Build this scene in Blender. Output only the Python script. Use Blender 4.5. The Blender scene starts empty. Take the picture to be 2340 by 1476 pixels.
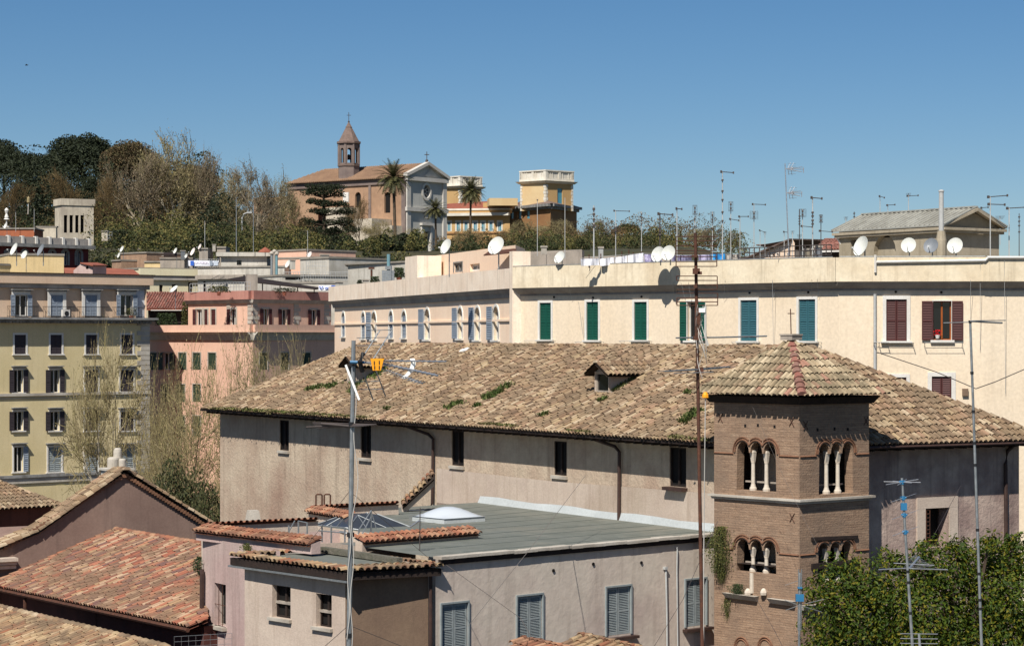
import bpy, bmesh, math, random
from mathutils import Vector, Matrix, geometry
random.seed(7)
SC = bpy.context.scene
COL = SC.collection
F = 5200.0; CX = 1170.0; HY = 768.0; CZ = 25.0
WO = {}                                             # world origin of every object built

def at(x, y, D):
    return Vector(((x-CX)/F*D, D, CZ-(y-HY)/F*D))
def zat(y, D): return CZ-(y-HY)/F*D
def xat(x, D): return (x-CX)/F*D

# ---------------------------------------------------------------- materials
def lin(c):
    return tuple(((v/255)/12.92 if v/255 <= .04045 else ((v/255+.055)/1.055)**2.4) for v in c)+(1,)
MATS = {}
def mat(name, c1, c2=None, c3=None, scale=.6, streak=0, rough=.85, bump=.15, bscale=25, metal=0,
        island=None, brick=None, wave=None, spec=.3, stain=None, coat=0, sss=0):
    """c1/c2 mottled by noise, c3 laid over as vertical streaks, island = ramp picked per mesh island"""
    m = bpy.data.materials.new(name); m.use_nodes = True
    nt = m.node_tree; N = nt.nodes; L = nt.links
    b = N['Principled BSDF']
    b.inputs['Roughness'].default_value = rough; b.inputs['Metallic'].default_value = metal
    b.inputs['Specular IOR Level'].default_value = spec
    if coat: b.inputs['Coat Weight'].default_value = coat
    tc = N.new('ShaderNodeTexCoord')
    def noise(sc, detail=4, vec=None, ro=.6):
        n = N.new('ShaderNodeTexNoise'); n.inputs['Scale'].default_value = sc
        n.inputs['Detail'].default_value = detail; n.inputs['Roughness'].default_value = ro
        L.new(vec if vec else tc.outputs['Object'], n.inputs['Vector']); return n.outputs['Fac']
    def ramp(fac, stops, interp='LINEAR'):
        r = N.new('ShaderNodeValToRGB'); r.color_ramp.interpolation = interp
        e = r.color_ramp.elements
        while len(e) < len(stops): e.new(.5)
        for k, (p, c) in enumerate(stops): e[k].position = p; e[k].color = c
        L.new(fac, r.inputs['Fac']); return r.outputs['Color']
    def mix(fac, a, bb, mode='MIX'):
        x = N.new('ShaderNodeMix'); x.data_type = 'RGBA'; x.blend_type = mode
        for i, v in ((0, fac), (6, a), (7, bb)):
            if isinstance(v, (int, float)): x.inputs[i].default_value = v
            elif isinstance(v, tuple): x.inputs[i].default_value = v
            else: L.new(v, x.inputs[i])
        return x.outputs[2]
    def mp(sx, sy, sz, src='Object'):
        q = N.new('ShaderNodeMapping'); q.inputs['Scale'].default_value = (sx, sy, sz)
        L.new(tc.outputs[src], q.inputs['Vector']); return q.outputs['Vector']
    col = lin(c1)
    if island:
        g = N.new('ShaderNodeNewGeometry')
        n = len(island)
        col = ramp(g.outputs['Random Per Island'], [(k/n, lin(c)) for k, c in enumerate(island)], 'CONSTANT')
        if c2: col = mix(ramp(noise(scale), [(.45, (0,0,0,1)), (.62, (1,1,1,1))]), col, lin(c2))
    elif c2:
        col = mix(ramp(noise(scale), [(.35, (0,0,0,1)), (.65, (1,1,1,1))]), col, lin(c2))
    if brick:
        br = N.new('ShaderNodeTexBrick'); L.new(tc.outputs['UV'], br.inputs['Vector'])
        br.inputs['Scale'].default_value = 1; br.inputs['Brick Width'].default_value = .29
        br.inputs['Row Height'].default_value = .07; br.inputs['Mortar Size'].default_value = .013
        br.inputs['Color1'].default_value = lin(brick[0]); br.inputs['Color2'].default_value = lin(brick[1])
        br.inputs['Mortar'].default_value = lin(brick[2]); br.inputs['Bias'].default_value = 0
        q = N.new('ShaderNodeMapping'); q.inputs['Scale'].default_value = (1.6, 15, 1)
        L.new(tc.outputs['UV'], q.inputs['Vector'])
        rown = noise(1, 3, q.outputs['Vector'], .7)
        col = mix(.5, br.outputs['Color'], ramp(rown, [(.3, lin(brick[3])), (.5, lin(brick[0])), (.7, lin(brick[4]))]))
        col = mix(ramp(noise(1.1), [(.42, (0,0,0,1)), (.7, (.75,.75,.75,1))]), col, lin(brick[5]))
    if stain:                                          # big soft patches and fine grain
        col = mix(ramp(noise(scale*.35, 6), [(.5, (0,0,0,1)), (.72, (.8,.8,.8,1))]), col, lin(stain))
    if c3 and streak:
        f = ramp(noise(1, 4, mp(2.6, 2.6, .16), .7), [(.52, (0,0,0,1)), (.78, (streak,)*3+(1,))])
        col = mix(f, col, lin(c3))
    if not wave == 'none':
        fine = noise(bscale*.5, 3)
        col = mix(.5, col, ramp(fine, [(.25, (.62,.62,.62,1)), (.75, (1.0,1.0,1.0,1))]), 'MULTIPLY') if bump else col
    if isinstance(col, tuple): b.inputs['Base Color'].default_value = col
    else: L.new(col, b.inputs['Base Color'])
    if bump:
        bp = N.new('ShaderNodeBump'); bp.inputs['Strength'].default_value = bump
        bp.inputs['Distance'].default_value = .05
        L.new(noise(bscale, 3), bp.inputs['Height']); L.new(bp.outputs['Normal'], b.inputs['Normal'])
    if sss:
        b.inputs['Subsurface Weight'].default_value = 0
        ti = N.new('ShaderNodeBsdfTranslucent')
        if isinstance(col, tuple): ti.inputs['Color'].default_value = col
        else: L.new(col, ti.inputs['Color'])
        ms = N.new('ShaderNodeMixShader'); ms.inputs[0].default_value = sss
        L.new(b.outputs[0], ms.inputs[1]); L.new(ti.outputs[0], ms.inputs[2])
        L.new(ms.outputs[0], N['Material Output'].inputs['Surface'])
    MATS[name] = m
    return m

# ---------------------------------------------------------------- mesh builder
class MB:
    def __init__(s): s.v = []; s.f = []; s.uv = {}
    def add(s, pts, faces, uvs=None):
        o = len(s.v); s.v += [Vector(p) for p in pts]
        for k, fc in enumerate(faces):
            if uvs: s.uv[len(s.f)] = [uvs[i] for i in fc]
            s.f.append(tuple(i+o for i in fc))
    def quad(s, a, b, c, d, uvs=None): s.add([a, b, c, d], [(0, 1, 2, 3)], uvs)
    def tri(s, a, b, c): s.add([a, b, c], [(0, 1, 2)])
    def hexa(s, p):                                   # 8 points: bottom ring then top ring
        s.add(p, [(3, 2, 1, 0), (4, 5, 6, 7), (0, 1, 5, 4), (1, 2, 6, 5), (2, 3, 7, 6), (3, 0, 4, 7)])
    def box(s, c, dx, dy, dz, rz=0):
        c = Vector(c); R = Matrix.Rotation(rz, 3, 'Z')
        q = [(-1, -1), (1, -1), (1, 1), (-1, 1)]
        s.hexa([c+R@Vector((a*dx/2, b*dy/2, z*dz/2)) for z in (-1, 1) for a, b in q])
    def beam(s, p0, p1, w, h=None):
        p0 = Vector(p0); p1 = Vector(p1); h = h or w
        d = (p1-p0).normalized(); up = Vector((0, 0, 1)) if abs(d.z) < .95 else Vector((0, 1, 0))
        x = d.cross(up).normalized()*w/2; y = x.cross(d).normalized()*h/2
        s.hexa([p+a*x+b*y for p in (p0, p1) for a, b in ((-1, -1), (1, -1), (1, 1), (-1, 1))])
    def tube(s, pts, r, n=6, cap=True):
        pts = [Vector(p) for p in pts]; rr = r if isinstance(r, (list, tuple)) else [r]*len(pts)
        o = len(s.v)
        for i, p in enumerate(pts):
            d = (pts[min(i+1, len(pts)-1)]-pts[max(i-1, 0)])
            if d.length < 1e-9: d = Vector((0, 0, 1))
            d.normalize()
            up = Vector((0, 0, 1)) if abs(d.z) < .9 else Vector((1, 0, 0))
            x = d.cross(up).normalized(); y = d.cross(x)
            for k in range(n):
                a = 2*math.pi*k/n
                s.v.append(p+(x*math.cos(a)+y*math.sin(a))*rr[i])
        for i in range(len(pts)-1):
            for k in range(n):
                a = o+i*n+k; b = o+i*n+(k+1) % n
                s.f.append((a, a+n, b+n, b))
        if cap and n > 2:
            s.f.append(tuple(o+k for k in range(n)))
            s.f.append(tuple(o+(len(pts)-1)*n+k for k in reversed(range(n))))
    def lathe(s, base, prof, n=12):                    # prof [(r, z)]
        base = Vector(base); o = len(s.v)
        for r, z in prof:
            for k in range(n):
                a = 2*math.pi*k/n; s.v.append(base+Vector((r*math.cos(a), r*math.sin(a), z)))
        for i in range(len(prof)-1):
            for k in range(n):
                a = o+i*n+k; b = o+i*n+(k+1) % n; s.f.append((a, b, b+n, a+n))
        s.f.append(tuple(o+k for k in reversed(range(n))))
        s.f.append(tuple(o+(len(prof)-1)*n+k for k in range(n)))
    def build(s, name, m, parent=None, smooth=False):
        if not s.v: return None
        lo = [min(p[i] for p in s.v) for i in range(3)]; hi = [max(p[i] for p in s.v) for i in range(3)]
        org = Vector(((lo[0]+hi[0])/2, (lo[1]+hi[1])/2, lo[2]))
        me = bpy.data.meshes.new(name)
        me.from_pydata([tuple(p-org) for p in s.v], [], s.f)
        if s.uv:
            l = me.uv_layers.new(name='UVMap')
            for pi, uv in s.uv.items():
                for k, li in enumerate(me.polygons[pi].loop_indices): l.data[li].uv = uv[k]
        if smooth:
            for p in me.polygons: p.use_smooth = True
        me.materials.append(MATS[m] if isinstance(m, str) else m)
        me.update()
        o = bpy.data.objects.new(name, me); COL.objects.link(o)
        if parent is not None:
            o.parent = parent; o.location = org-WO[parent.name]
        else: o.location = org
        WO[o.name] = org
        return o

def thing(name, label, cat, loc, group=None):
    o = bpy.data.objects.new(name, None); COL.objects.link(o)
    o.empty_display_size = .5
    o.location = loc; WO[o.name] = Vector(loc)
    return tag(o, label, cat, group)
def tag(o, label, cat, group=None, kind=None):
    o['label'] = label; o['category'] = cat
    if group: o['group'] = group
    if kind: o['kind'] = kind
    return o
def struct(o): o['kind'] = 'structure'; return o
def dup(root, loc, label, scale=None, rz=None, group=None):
    r = root.copy(); COL.objects.link(r); r.location = loc; r['label'] = label
    if group: r['group'] = group
    if scale is not None: r.scale = scale
    if rz is not None: r.rotation_euler = (0, 0, rz)
    for ch in list(root.children):
        c = ch.copy(); COL.objects.link(c); c.parent = r
        for g in list(ch.children):
            d = g.copy(); COL.objects.link(d); d.parent = c
    return r

# ---------------------------------------------------------------- walls
class Wall:
    """vertical plane, A -> B runs left to right seen from outside"""
    def __init__(s, A, B):
        s.A = Vector((A[0], A[1])); s.B = Vector((B[0], B[1])); s.L = (s.B-s.A).length
        s.u = (s.B-s.A)/s.L; s.n = Vector((s.u.y, -s.u.x))
    def pt(s, u, z, off=0):
        p = s.A+s.u*u+s.n*off; return Vector((p.x, p.y, z))
    def px(s, x, y, off=0):
        d = Vector(((x-CX)/F, 1)); A = s.A+s.n*off
        t = A.dot(s.n)/d.dot(s.n)
        p = d*t; return ((p-A).dot(s.u), CZ-(y-HY)/F*t)
    def rect(s, x0, y0, x1, y1):
        u0, za = s.px(x0, y0); u1, zb = s.px(x1, y0); _, zc = s.px(x0, y1); _, zd = s.px(x1, y1)
        return u0, u1, (zc+zd)/2, (za+zb)/2
    def panel(s, mb, outline, holes=(), off=0, reveal=.25):
        loops = [[Vector((u, z, 0)) for u, z in outline]]+[[Vector((u, z, 0)) for u, z in h] for h in holes]
        flat = [p for l in loops for p in l]
        tris = geometry.tessellate_polygon(loops)
        pts = [s.pt(p.x, p.y, off) for p in flat]; uvs = [(p.x, p.y) for p in flat]
        n3 = Vector((s.n.x, s.n.y, 0)); fs = []
        for t in tris:
            a, b, c = (pts[i] for i in t)
            fs.append(t if (b-a).cross(c-a).dot(n3) > 0 else (t[0], t[2], t[1]))
        mb.add(pts, fs, uvs)
        for h in holes:
            k = len(h)
            for i in range(k):
                (ua, za), (ub, zb) = h[i], h[(i+1) % k]
                mb.quad(s.pt(ua, za, off), s.pt(ub, zb, off), s.pt(ub, zb, off-reveal), s.pt(ua, za, off-reveal),
                        [(ua, za), (ub, zb), (ub+.1, zb), (ua+.1, za)])
    def bar(s, mb, u0, u1, z0, z1, o0, o1):
        mb.hexa([s.pt(u, z, o) for z in (z0, z1) for u, o in ((u0, o1), (u1, o1), (u1, o0), (u0, o0))])
def R4(u0, u1, z0, z1): return [(u0, z0), (u1, z0), (u1, z1), (u0, z1)]
def arch(u0, u1, z0, z1, n=8):
    r = (u1-u0)/2; c = (u0+u1)/2
    return [(u0, z0), (u1, z0)]+[(c+r*math.cos(math.pi*k/n), z1-r+r*math.sin(math.pi*k/n)) for k in range(n+1)]

def louvre(w, u0, u1, z0, z1, m, parent, off=.03, name='shutter', mid=True, slats=None, edge=.05):
    mb = MB(); t = .045; H = z1-z0
    for a, b in ((u0, u0+edge), (u1-edge, u1)): w.bar(mb, a, b, z0, z1, off-t/2, off+t/2)
    rails = [(z0, z0+edge*1.4), (z1-edge*1.4, z1)]
    if mid: rails.insert(1, (z0+H*.47, z0+H*.47+edge*1.2))
    for a, b in rails: w.bar(mb, u0+edge, u1-edge, a, b, off-t/2, off+t/2)
    w.bar(mb, u0+edge, u1-edge, z0, z1, off-.022, off-.018)
    n = slats or max(4, min(30, int(H/.075)))
    for k in range(n):
        z = z0+edge*1.4+(H-edge*2.8)*(k+.5)/n; h = (H-edge*2.8)/n*.62
        mb.hexa([w.pt(uu, zz, oo) for zz, oo in ((z-h/2, off+.022), (z+h/2, off-.012)) for uu, oo in
                 ((u0+edge, oo), (u1-edge, oo), (u1-edge, oo-.008), (u0+edge, oo-.008))])
    return mb.build(name, m, parent)

def window(w, par, holes, px, style, frame='white_trim', shut='green_shutter', fw=.16, sill=True, hood=0,
           glass='glass', reveal=.25, slats=None, arched=False, sash='white_trim', rect=None, open_w=None, mull=True):
    """adds the opening to `holes` and hangs a window part with its sub-parts on the building"""
    u0, u1, z0, z1 = rect if rect else w.rect(*px)
    W = u1-u0; H = z1-z0
    holes.append(arch(u0, u1, z0, z1) if arched else R4(u0, u1, z0, z1))
    mb = MB()
    if fw:
        if arched:
            r0 = W/2; c = (u0+u1)/2; zs = z1-r0
            for a, b in ((u0-fw, u0), (u1, u1+fw)): w.bar(mb, a, b, z0, zs, -.02, .06)
            for k in range(8):
                a0 = math.pi*k/8; a1 = math.pi*(k+1)/8
                P = lambda r, a, o: w.pt(c+r*math.cos(a), zs+r*math.sin(a), o)
                mb.hexa([P(r0, a0, -.02), P(r0+fw, a0, -.02), P(r0+fw, a0, .06), P(r0, a0, .06),
                         P(r0, a1, -.02), P(r0+fw, a1, -.02), P(r0+fw, a1, .06), P(r0, a1, .06)])
        else:
            for a, b in ((u0-fw, u0), (u1, u1+fw)): w.bar(mb, a, b, z0, z1, -.02, .05)
            w.bar(mb, u0-fw, u1+fw, z1, z1+fw, -.02, .052)
    else:
        for q in ((u0,u0+.05,z0,z1),(u1-.05,u1,z0,z1),(u0+.05,u1-.05,z0,z0+.05),(u0+.05,u1-.05,z1-.05,z1)): w.bar(mb, *q, -reveal+.001, -reveal+.085)
    win = mb.build('window', frame if fw else sash, par)
    if sill:
        mb = MB(); w.bar(mb, u0-fw-.08, u1+fw+.08, z0-.1, z0, -.05, .16); mb.build('sill', frame if fw else 'stone', win)
    if hood:
        mb = MB(); w.bar(mb, u0-fw-.1, u1+fw+.1, z1+fw+.12, z1+fw+.2, 0, hood); w.bar(mb, u0-fw-.02, u1+fw+.02, z1+fw, z1+fw+.12, 0, hood*.5)
        mb.build('hood', 'grey_stone', win)
    if style == 'closed':
        o = -.04
        c = (u0+u1)/2
        mb = MB(); w.bar(mb, u0, u1, z0, z1-(W/2 if arched else 0), -reveal, -reveal+.03); mb.build('pane', glass, win)
        zt = z1-(W*.25 if arched else 0)
        louvre(w, u0+.01, c-.01, z0+.01, zt-.01, shut, win, o, slats=slats)
        louvre(w, c+.01, u1-.01, z0+.01, zt-.01, shut, win, o, slats=slats)
        return win
    mb = MB()
    w.bar(mb, u0, u1, z0, z1, -reveal, -reveal+.02)
    mb.build('pane', glass, win)
    mb = MB(); o0, o1 = -reveal+.02, -reveal+.08; s = max(.05, W*.06)
    for a, b in ((u0, u0+s), (u1-s, u1), ((u0+u1)/2-s*.8, (u0+u1)/2+s*.8))[:3 if mull else 2]: w.bar(mb, a, b, z0, z1, o0, o1)
    w.bar(mb, u0, u1, z0, z0+s, o0, o1+.002); w.bar(mb, u0, u1, z1-s, z1, o0, o1+.002)
    mb.build('sash', sash, win)
    if style in ('open', 'openL', 'openR'):
        ow = open_w or W/2
        if style != 'openR': louvre(w, u0-ow-.02, u0-.02, z0, z1, shut, win, .1, slats=slats)
        if style != 'openL': louvre(w, u1+.02, u1+ow+.02, z0, z1, shut, win, .1, slats=slats)
    if style == 'ajar':                                # leaves standing out from the wall
        for uu, sgn in ((u0, -1), (u1, 1)):
            q = Wall((w.pt(uu, 0, .05)).xy, (w.pt(uu+sgn*.12, 0, .55)).xy) if sgn < 0 else Wall((w.pt(uu, 0, .05)).xy, (w.pt(uu+.35, 0, .35)).xy)
            louvre(q, 0, q.L, z0, z1, shut, win, 0, slats=slats)
    return win

# ---------------------------------------------------------------- tiled roofs
def tiles(mb, base, poly, eave_u, slope_s, pitch=.22, row=.36, r=.095, lift=.02, jit=.014, seed=1, eaves_out=.07, seg=4, miss=0, phase=0):
    """poly: planar 3D roof outline; eave_u unit level direction, slope_s unit up-slope direction.
    One curved cover tile per cell, each its own mesh island."""
    rnd = random.Random(seed)
    O = Vector(poly[0]); u = Vector(eave_u).normalized(); s = Vector(slope_s).normalized()
    n = u.cross(s); n = n if n.z > 0 else -n
    P = [((Vector(p)-O).dot(u), (Vector(p)-O).dot(s)) for p in poly]
    base.add([Vector(p)+n*.012 for p in poly], [tuple(range(len(poly)))])
    us = [p[0] for p in P]; k0 = int(min(us)/pitch)-1; k1 = int(max(us)/pitch)+1
    for k in range(k0, k1+1):
        uu = (k+.5)*pitch; ys = []
        for i in range(len(P)):
            (a, b), (c, d) = P[i], P[(i+1) % len(P)]
            if (a-uu)*(c-uu) < 0: ys.append(b+(d-b)*(uu-a)/(c-a))
        if len(ys) < 2: continue
        lo, hi = min(ys), max(ys)
        if hi-lo < .12: continue
        wob = rnd.uniform(-1, 1)*jit
        z = lo-eaves_out; ph = rnd.uniform(0, phase)*row; nrow = max(1, int(math.ceil((hi-z+ph)/row)))
        for q in range(nrow):
            a = max(z, z+q*row-ph); b = min(z+q*row-ph+row*1.16, hi)
            if b-a < .06 or rnd.random() < miss: continue
            du0 = wob+rnd.uniform(-1, 1)*jit; du1 = wob+rnd.uniform(-1, 1)*jit
            h0 = lift+rnd.uniform(0, .012); h1 = .002+rnd.uniform(0, .006); r0 = r*rnd.uniform(.96, 1.06); r1 = r*.80
            pts = []
            for (aa, dd, hh, rr) in ((a+rnd.uniform(-.015, .015), du0, h0, r0), (b, du1, h1, r1)):
                for t in range(seg+1):
                    th = math.pi*t/seg
                    pts.append(O+u*(uu+dd+rr*math.cos(th))+s*aa+n*(hh+.014+rr*.95*math.sin(th)))
            m = seg+1; fs = [(t, t+1, m+t+1, m+t) for t in range(seg)]
            # thickness at the lower lip
            for t in range(seg+1):
                th = math.pi*t/seg
                pts.append(O+u*(uu+du0+r0*.78*math.cos(th))+s*(a+.01)+n*(h0+.014+r0*.95*.78*math.sin(th)-.004))
            fs += [(t+1, t, 2*m+t, 2*m+t+1) for t in range(seg)]
            mb.add(pts, fs)

def ridge(mb, p0, p1, r=.13, step=.38, seed=3, up=0.0):
    rnd = random.Random(seed); p0 = Vector(p0); p1 = Vector(p1); d = p1-p0; L = d.length; d.normalize()
    x = d.cross(Vector((0, 0, 1))).normalized(); y = x.cross(d)
    n = int(L/step)
    for k in range(n):
        a = p0+d*(k*step); b = p0+d*min(L, k*step+step*1.15)
        j = rnd.uniform(-.015, .015); pts = []
        for p, rr, h in ((a, r*1.08, .035+up), (b, r*.85, .01+up)):
            for t in range(6):
                th = math.pi*t/5; pts.append(p+x*(rr*math.cos(th)+j)+y*(h+rr*.8*math.sin(th)-.03))
        mb.add(pts, [(t, t+1, t+7, t+6) for t in range(5)]+[(0, 1, 2, 3, 4, 5)])
# ---------------------------------------------------------------- palette (sRGB of the real surfaces)
mat('white_trim', (226,222,214), (208,202,190), bump=.05)
mat('stone', (196,188,174), (160,150,136), bump=.2)
mat('grey_stone', (150,148,144), (112,110,106), scale=1.5)
mat('green_shutter', (25,87,70), (20,74,62), bump=.03, rough=.5)
mat('blue_green_shutter', (62,106,114), (50,92,101), bump=.03, rough=.5)
mat('brown_shutter', (88,48,44), (72,38,36), bump=.03, rough=.55)
mat('dark_shutter', (68,60,62), (53,47,50), bump=.03, rough=.6)
mat('dark_green_shutter', (58,74,56), (44,58,46), bump=.03, rough=.6)
mat('grey_shutter', (152,158,156), (134,142,142), (112,112,108), streak=.5, bump=.04, rough=.6, scale=2)
mat('blue_grey_shutter', (150,159,168), (131,141,154), bump=.03, rough=.5)
mat('wood_sash', (168,92,40), (130,66,28), bump=.03, rough=.4)
mat('glass', (14,17,20), None, bump=0, rough=.08, spec=.6)
mat('glass_blue', (34,46,66), None, bump=0, rough=.08, spec=.7)
mat('glass_teal', (74,134,150), None, bump=0, rough=.12, spec=.7)
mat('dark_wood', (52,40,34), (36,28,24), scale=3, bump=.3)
mat('void', (20,17,15), None, bump=0)  # near-black colour that stands in for the shade inside openings
# plasters
mat('cream_plaster', (232,214,187), (227,207,178), (206,186,158), scale=.25, streak=.4, bump=.02, bscale=14)
mat('cream_parapet', (235,220,191), (223,206,176), (166,149,123), scale=.9, streak=.8, bump=.12, bscale=10, stain=(204,183,150))
mat('peach_plaster', (253,225,196), (247,215,185), (212,178,146), scale=.3, streak=.3, bump=.05)  # peach, lightened: sun missing on the left wall is put into the colour
mat('pale_parapet', (255,236,213), (243,220,195), (184,165,144), scale=.8, streak=.7, bump=.12)
mat('grey_cornice', (176,168,158), (150,142,134), (110,104,98), streak=.5, bump=.1)
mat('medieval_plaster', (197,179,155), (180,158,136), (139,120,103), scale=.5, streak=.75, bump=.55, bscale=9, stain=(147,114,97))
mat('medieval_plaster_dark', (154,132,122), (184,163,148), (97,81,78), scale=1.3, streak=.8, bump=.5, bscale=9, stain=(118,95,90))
mat('mauve_plaster', (212,199,181), (200,182,167), (147,131,117), scale=.35, streak=.55, bump=.2, bscale=6, stain=(163,138,133))
mat('pink_plaster', (200,176,166), (180,152,144), (137,117,110), scale=.5, streak=.7, bump=.2, stain=(177,162,152))
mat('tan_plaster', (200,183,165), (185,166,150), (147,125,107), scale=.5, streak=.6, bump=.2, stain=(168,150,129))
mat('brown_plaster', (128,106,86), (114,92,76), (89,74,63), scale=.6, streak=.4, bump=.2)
mat('gable_plaster', (142,118,105), (125,101,90), (94,76,69), scale=.4, streak=.55, bump=.15, stain=(148,124,103))
mat('dark_red_plaster', (104,62,52), (84,50,44), (60,40,36), streak=.6, bump=.15)
mat('yellow_plaster', (220,202,158), (211,193,146), (171,152,115), scale=.3, streak=.3, bump=.04)
mat('upper_pink_plaster', (219,191,163), (210,180,151), (178,153,129), scale=.4, streak=.3, bump=.04)
mat('blue_white_plaster', (196,204,212), (184,192,202), scale=.4, bump=.04)
mat('salmon_plaster', (230,188,162), (220,176,152), (185,144,124), scale=.4, streak=.4, bump=.06)
mat('rose_plaster', (191,138,122), (177,123,109), (137,98,88), scale=.6, streak=.6, bump=.06)
mat('pale_yellow_plaster', (224,215,180), (217,203,169), (180,171,142), scale=.3, streak=.4, bump=.04)
mat('old_white_plaster', (200,194,182), (180,173,159), (116,111,101), scale=.8, streak=.7, bump=.1)
mat('old_grey_plaster', (172,160,146), (150,140,128), (104,98,90), scale=.8, streak=.7, bump=.1)
mat('hut_plaster', (172,160,138), (150,138,116), (112,102,86), scale=.7, streak=.6, bump=.15, stain=(186,172,150))
mat('ochre_box', (222,196,146), (210,184,134), (170,150,112), scale=.4, streak=.5, bump=.05)
mat('dark_red_house', (112,52,50), (96,44,44), bump=.05)
mat('church_brick', (174,140,112), (157,125,99), (133,112,91), scale=.12, streak=.3, bump=.1, bscale=2, stain=(182,150,117))
mat('church_stone', (199,196,185), (182,180,172), (150,147,140), scale=.2, streak=.4, bump=.05)
mat('church_trim', (210,205,193), (192,184,173), scale=.4, bump=.05)
mat('belfry_stone', (134,118,109), (116,102,96), scale=.5, bump=.1)
mat('spire_tile', (127,107,97), (108,91,82), scale=1.2, bump=.4, bscale=3)
mat('academy_yellow', (192,158,108), (184,146,96), (149,117,81), scale=.15, streak=.4, bump=.05)
mat('academy_pale', (215,189,144), (204,174,128), scale=.2, bump=.05)
mat('academy_brown', (162,121,80), (140,102,68), scale=.2, bump=.05)
mat('academy_cream', (221,215,201), (204,195,178), scale=.5, bump=.05)
mat('ruin_stone', (206,194,172), (176,164,146), (120,110,98), scale=.5, streak=.7, bump=.2)
mat('orange_plaster', (174,105,71), (159,92,64), (116,78,62), scale=.5, streak=.5, bump=.05)
mat('terracotta', (155,92,71), (137,78,60), (113,76,63), scale=1, streak=.4, bump=.5, bscale=6)
mat('brown_masonry', (168,138,112), (146,118,98), (110,92,78), scale=1.5, streak=.5, bump=.5, bscale=5)
mat('tower_brick', (159,130,106), brick=((161,132,107), (140,112,91), (109,91,76), (108,86,70), (182,156,130), (127,107,90)), bump=.35, bscale=18)
mat('brick_trim', (134,96,72), (112,80,62), scale=4, bump=.2)
mat('marble', (214,202,184), (186,172,154), scale=2, bump=.1)
# roof tiles
TAN = [(165,142,113), (152,127,99), (140,114,87), (176,155,125), (126,101,78), (158,134,105), (116,94,74), (183,163,135), (147,120,94), (134,109,82), (168,145,112), (106,86,68), (155,125,100), (173,148,120)]
mat('old_tile', (190,160,124), (126,106,84), scale=1.1, stain=(118,102,80), rough=.9, bump=.3, bscale=30, island=TAN)
mat('tower_tile', (168,146,117), (123,110,87), scale=1.6, rough=.9, bump=.3, bscale=30,
    island=[(180,162,131),(168,148,118),(154,136,108),(189,171,141),(142,123,98),(173,152,122),(161,143,115),(182,164,134),(159,118,99),(149,128,102)])
mat('red_tile', (154,107,83), (123,97,77), scale=1.0, rough=.9, bump=.3, bscale=30,
    island=[(164,107,83),(151,93,72),(144,107,85),(170,140,113),(157,127,100),(128,83,68),(178,149,121),(147,99,79),(123,95,80),(164,133,100),(116,86,78),(169,118,91)])
mat('mixed_tile', (151,119,93), (118,98,77), scale=1.2, rough=.9, bump=.3, bscale=30,
    island=[(168,141,106),(154,119,90),(173,148,113),(144,95,70),(134,105,82),(181,155,122),(159,127,95)])
mat('rust_tile', (151,99,75), (123,89,70), scale=1.2, rough=.9, bump=.3, bscale=30,
    island=[(164,114,87),(154,101,75),(144,94,72),(173,132,102),(135,88,67),(161,122,95)])
mat('tile_bed', (57,46,36), (45,36,30), scale=4, bump=.4, bscale=20)  # dirty brown, darkened so shade between the cover tiles is in the colour
mat('tile_bed_red', (120,72,54), (98,62,48), scale=4, bump=.4, bscale=20)
mat('red_hip_tile', (150,101,86), (129,87,75), bump=.2, island=[(152,103,88),(142,92,79),(160,113,99),(132,102,89)])
mat('flat_roof', (115,117,109), (103,106,97), (145,142,130), scale=.9, streak=.2, bump=.15, bscale=8, rough=.7, stain=(129,125,112))
mat('roof_seam', (92,98,92), (110,114,106), bump=.1, rough=.6)
mat('membrane', (186,190,188), (172,176,174), bump=.1, rough=.6)
mat('roof_gravel', (150,142,130), (126,120,110), bump=.3)
mat('metal_roof', (185,183,172), (161,158,147), (130,125,117), scale=1, streak=.4, bump=.1, rough=.5, metal=.3)
mat('asphalt', (70,70,70), (58,58,58), bump=.2)
mat('earth', (70,66,46), (56,58,36), scale=.08, bump=.5, bscale=2)
# metals, small things
mat('galv', (165,168,168), (141,145,145), scale=6, bump=.05, rough=.45, metal=.6)
mat('alu', (198,200,202), (178,180,183), scale=6, bump=.02, rough=.35, metal=.7)
mat('rust_metal', (70,48,38), (96,60,44), scale=8, bump=.2, rough=.8)
mat('copper_pipe', (74,54,46), (58,44,40), scale=3, bump=.05, rough=.6)
mat('grey_pipe', (186,186,182), (168,168,164), bump=.03, rough=.6)
mat('dish_white', (207,207,199), (197,197,187), scale=2, bump=0, rough=.45)
mat('dish_grey', (124,128,132), (112,116,120), scale=2, bump=0, rough=.45)
mat('dish_pink', (226,214,206), (210,198,190), scale=2, bump=0, rough=.5)
mat('black_plastic', (34,34,36), None, bump=0, rough=.5)
mat('orange_plastic', (238,160,34), (226,146,28), bump=0, rough=.45)
mat('blue_plastic', (48,112,150), (40,98,136), bump=0, rough=.45)
mat('white_plastic', (232,232,226), None, bump=0, rough=.4)
mat('cable', (187,182,173), None, bump=0, rough=.6)
mat('wire', (120,112,104), None, bump=0, rough=.6)
mat('dark_wire', (74,66,62), None, bump=0, rough=.6)
mat('teal_metal', (110,145,151), (97,130,138), bump=0, rough=.4)
mat('sheet_white', (238,238,240), (224,224,232), scale=3, bump=.05)
mat('sheet_print', (206,200,222), (120,110,150), scale=7, bump=.05)
mat('sheet_dark', (150,144,170), (58,56,92), scale=8, bump=.05)
mat('sheet_blue', (66,156,214), (50,138,200), scale=3, bump=.05)
mat('flower_red', (196,30,34), None, bump=0)
mat('faded_pink', (222,212,224), None, bump=0)
mat('banner_blue', (54,96,182), None, bump=0)
mat('skylight_white', (191,196,199), None, bump=0, rough=.2, spec=.6)
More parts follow.
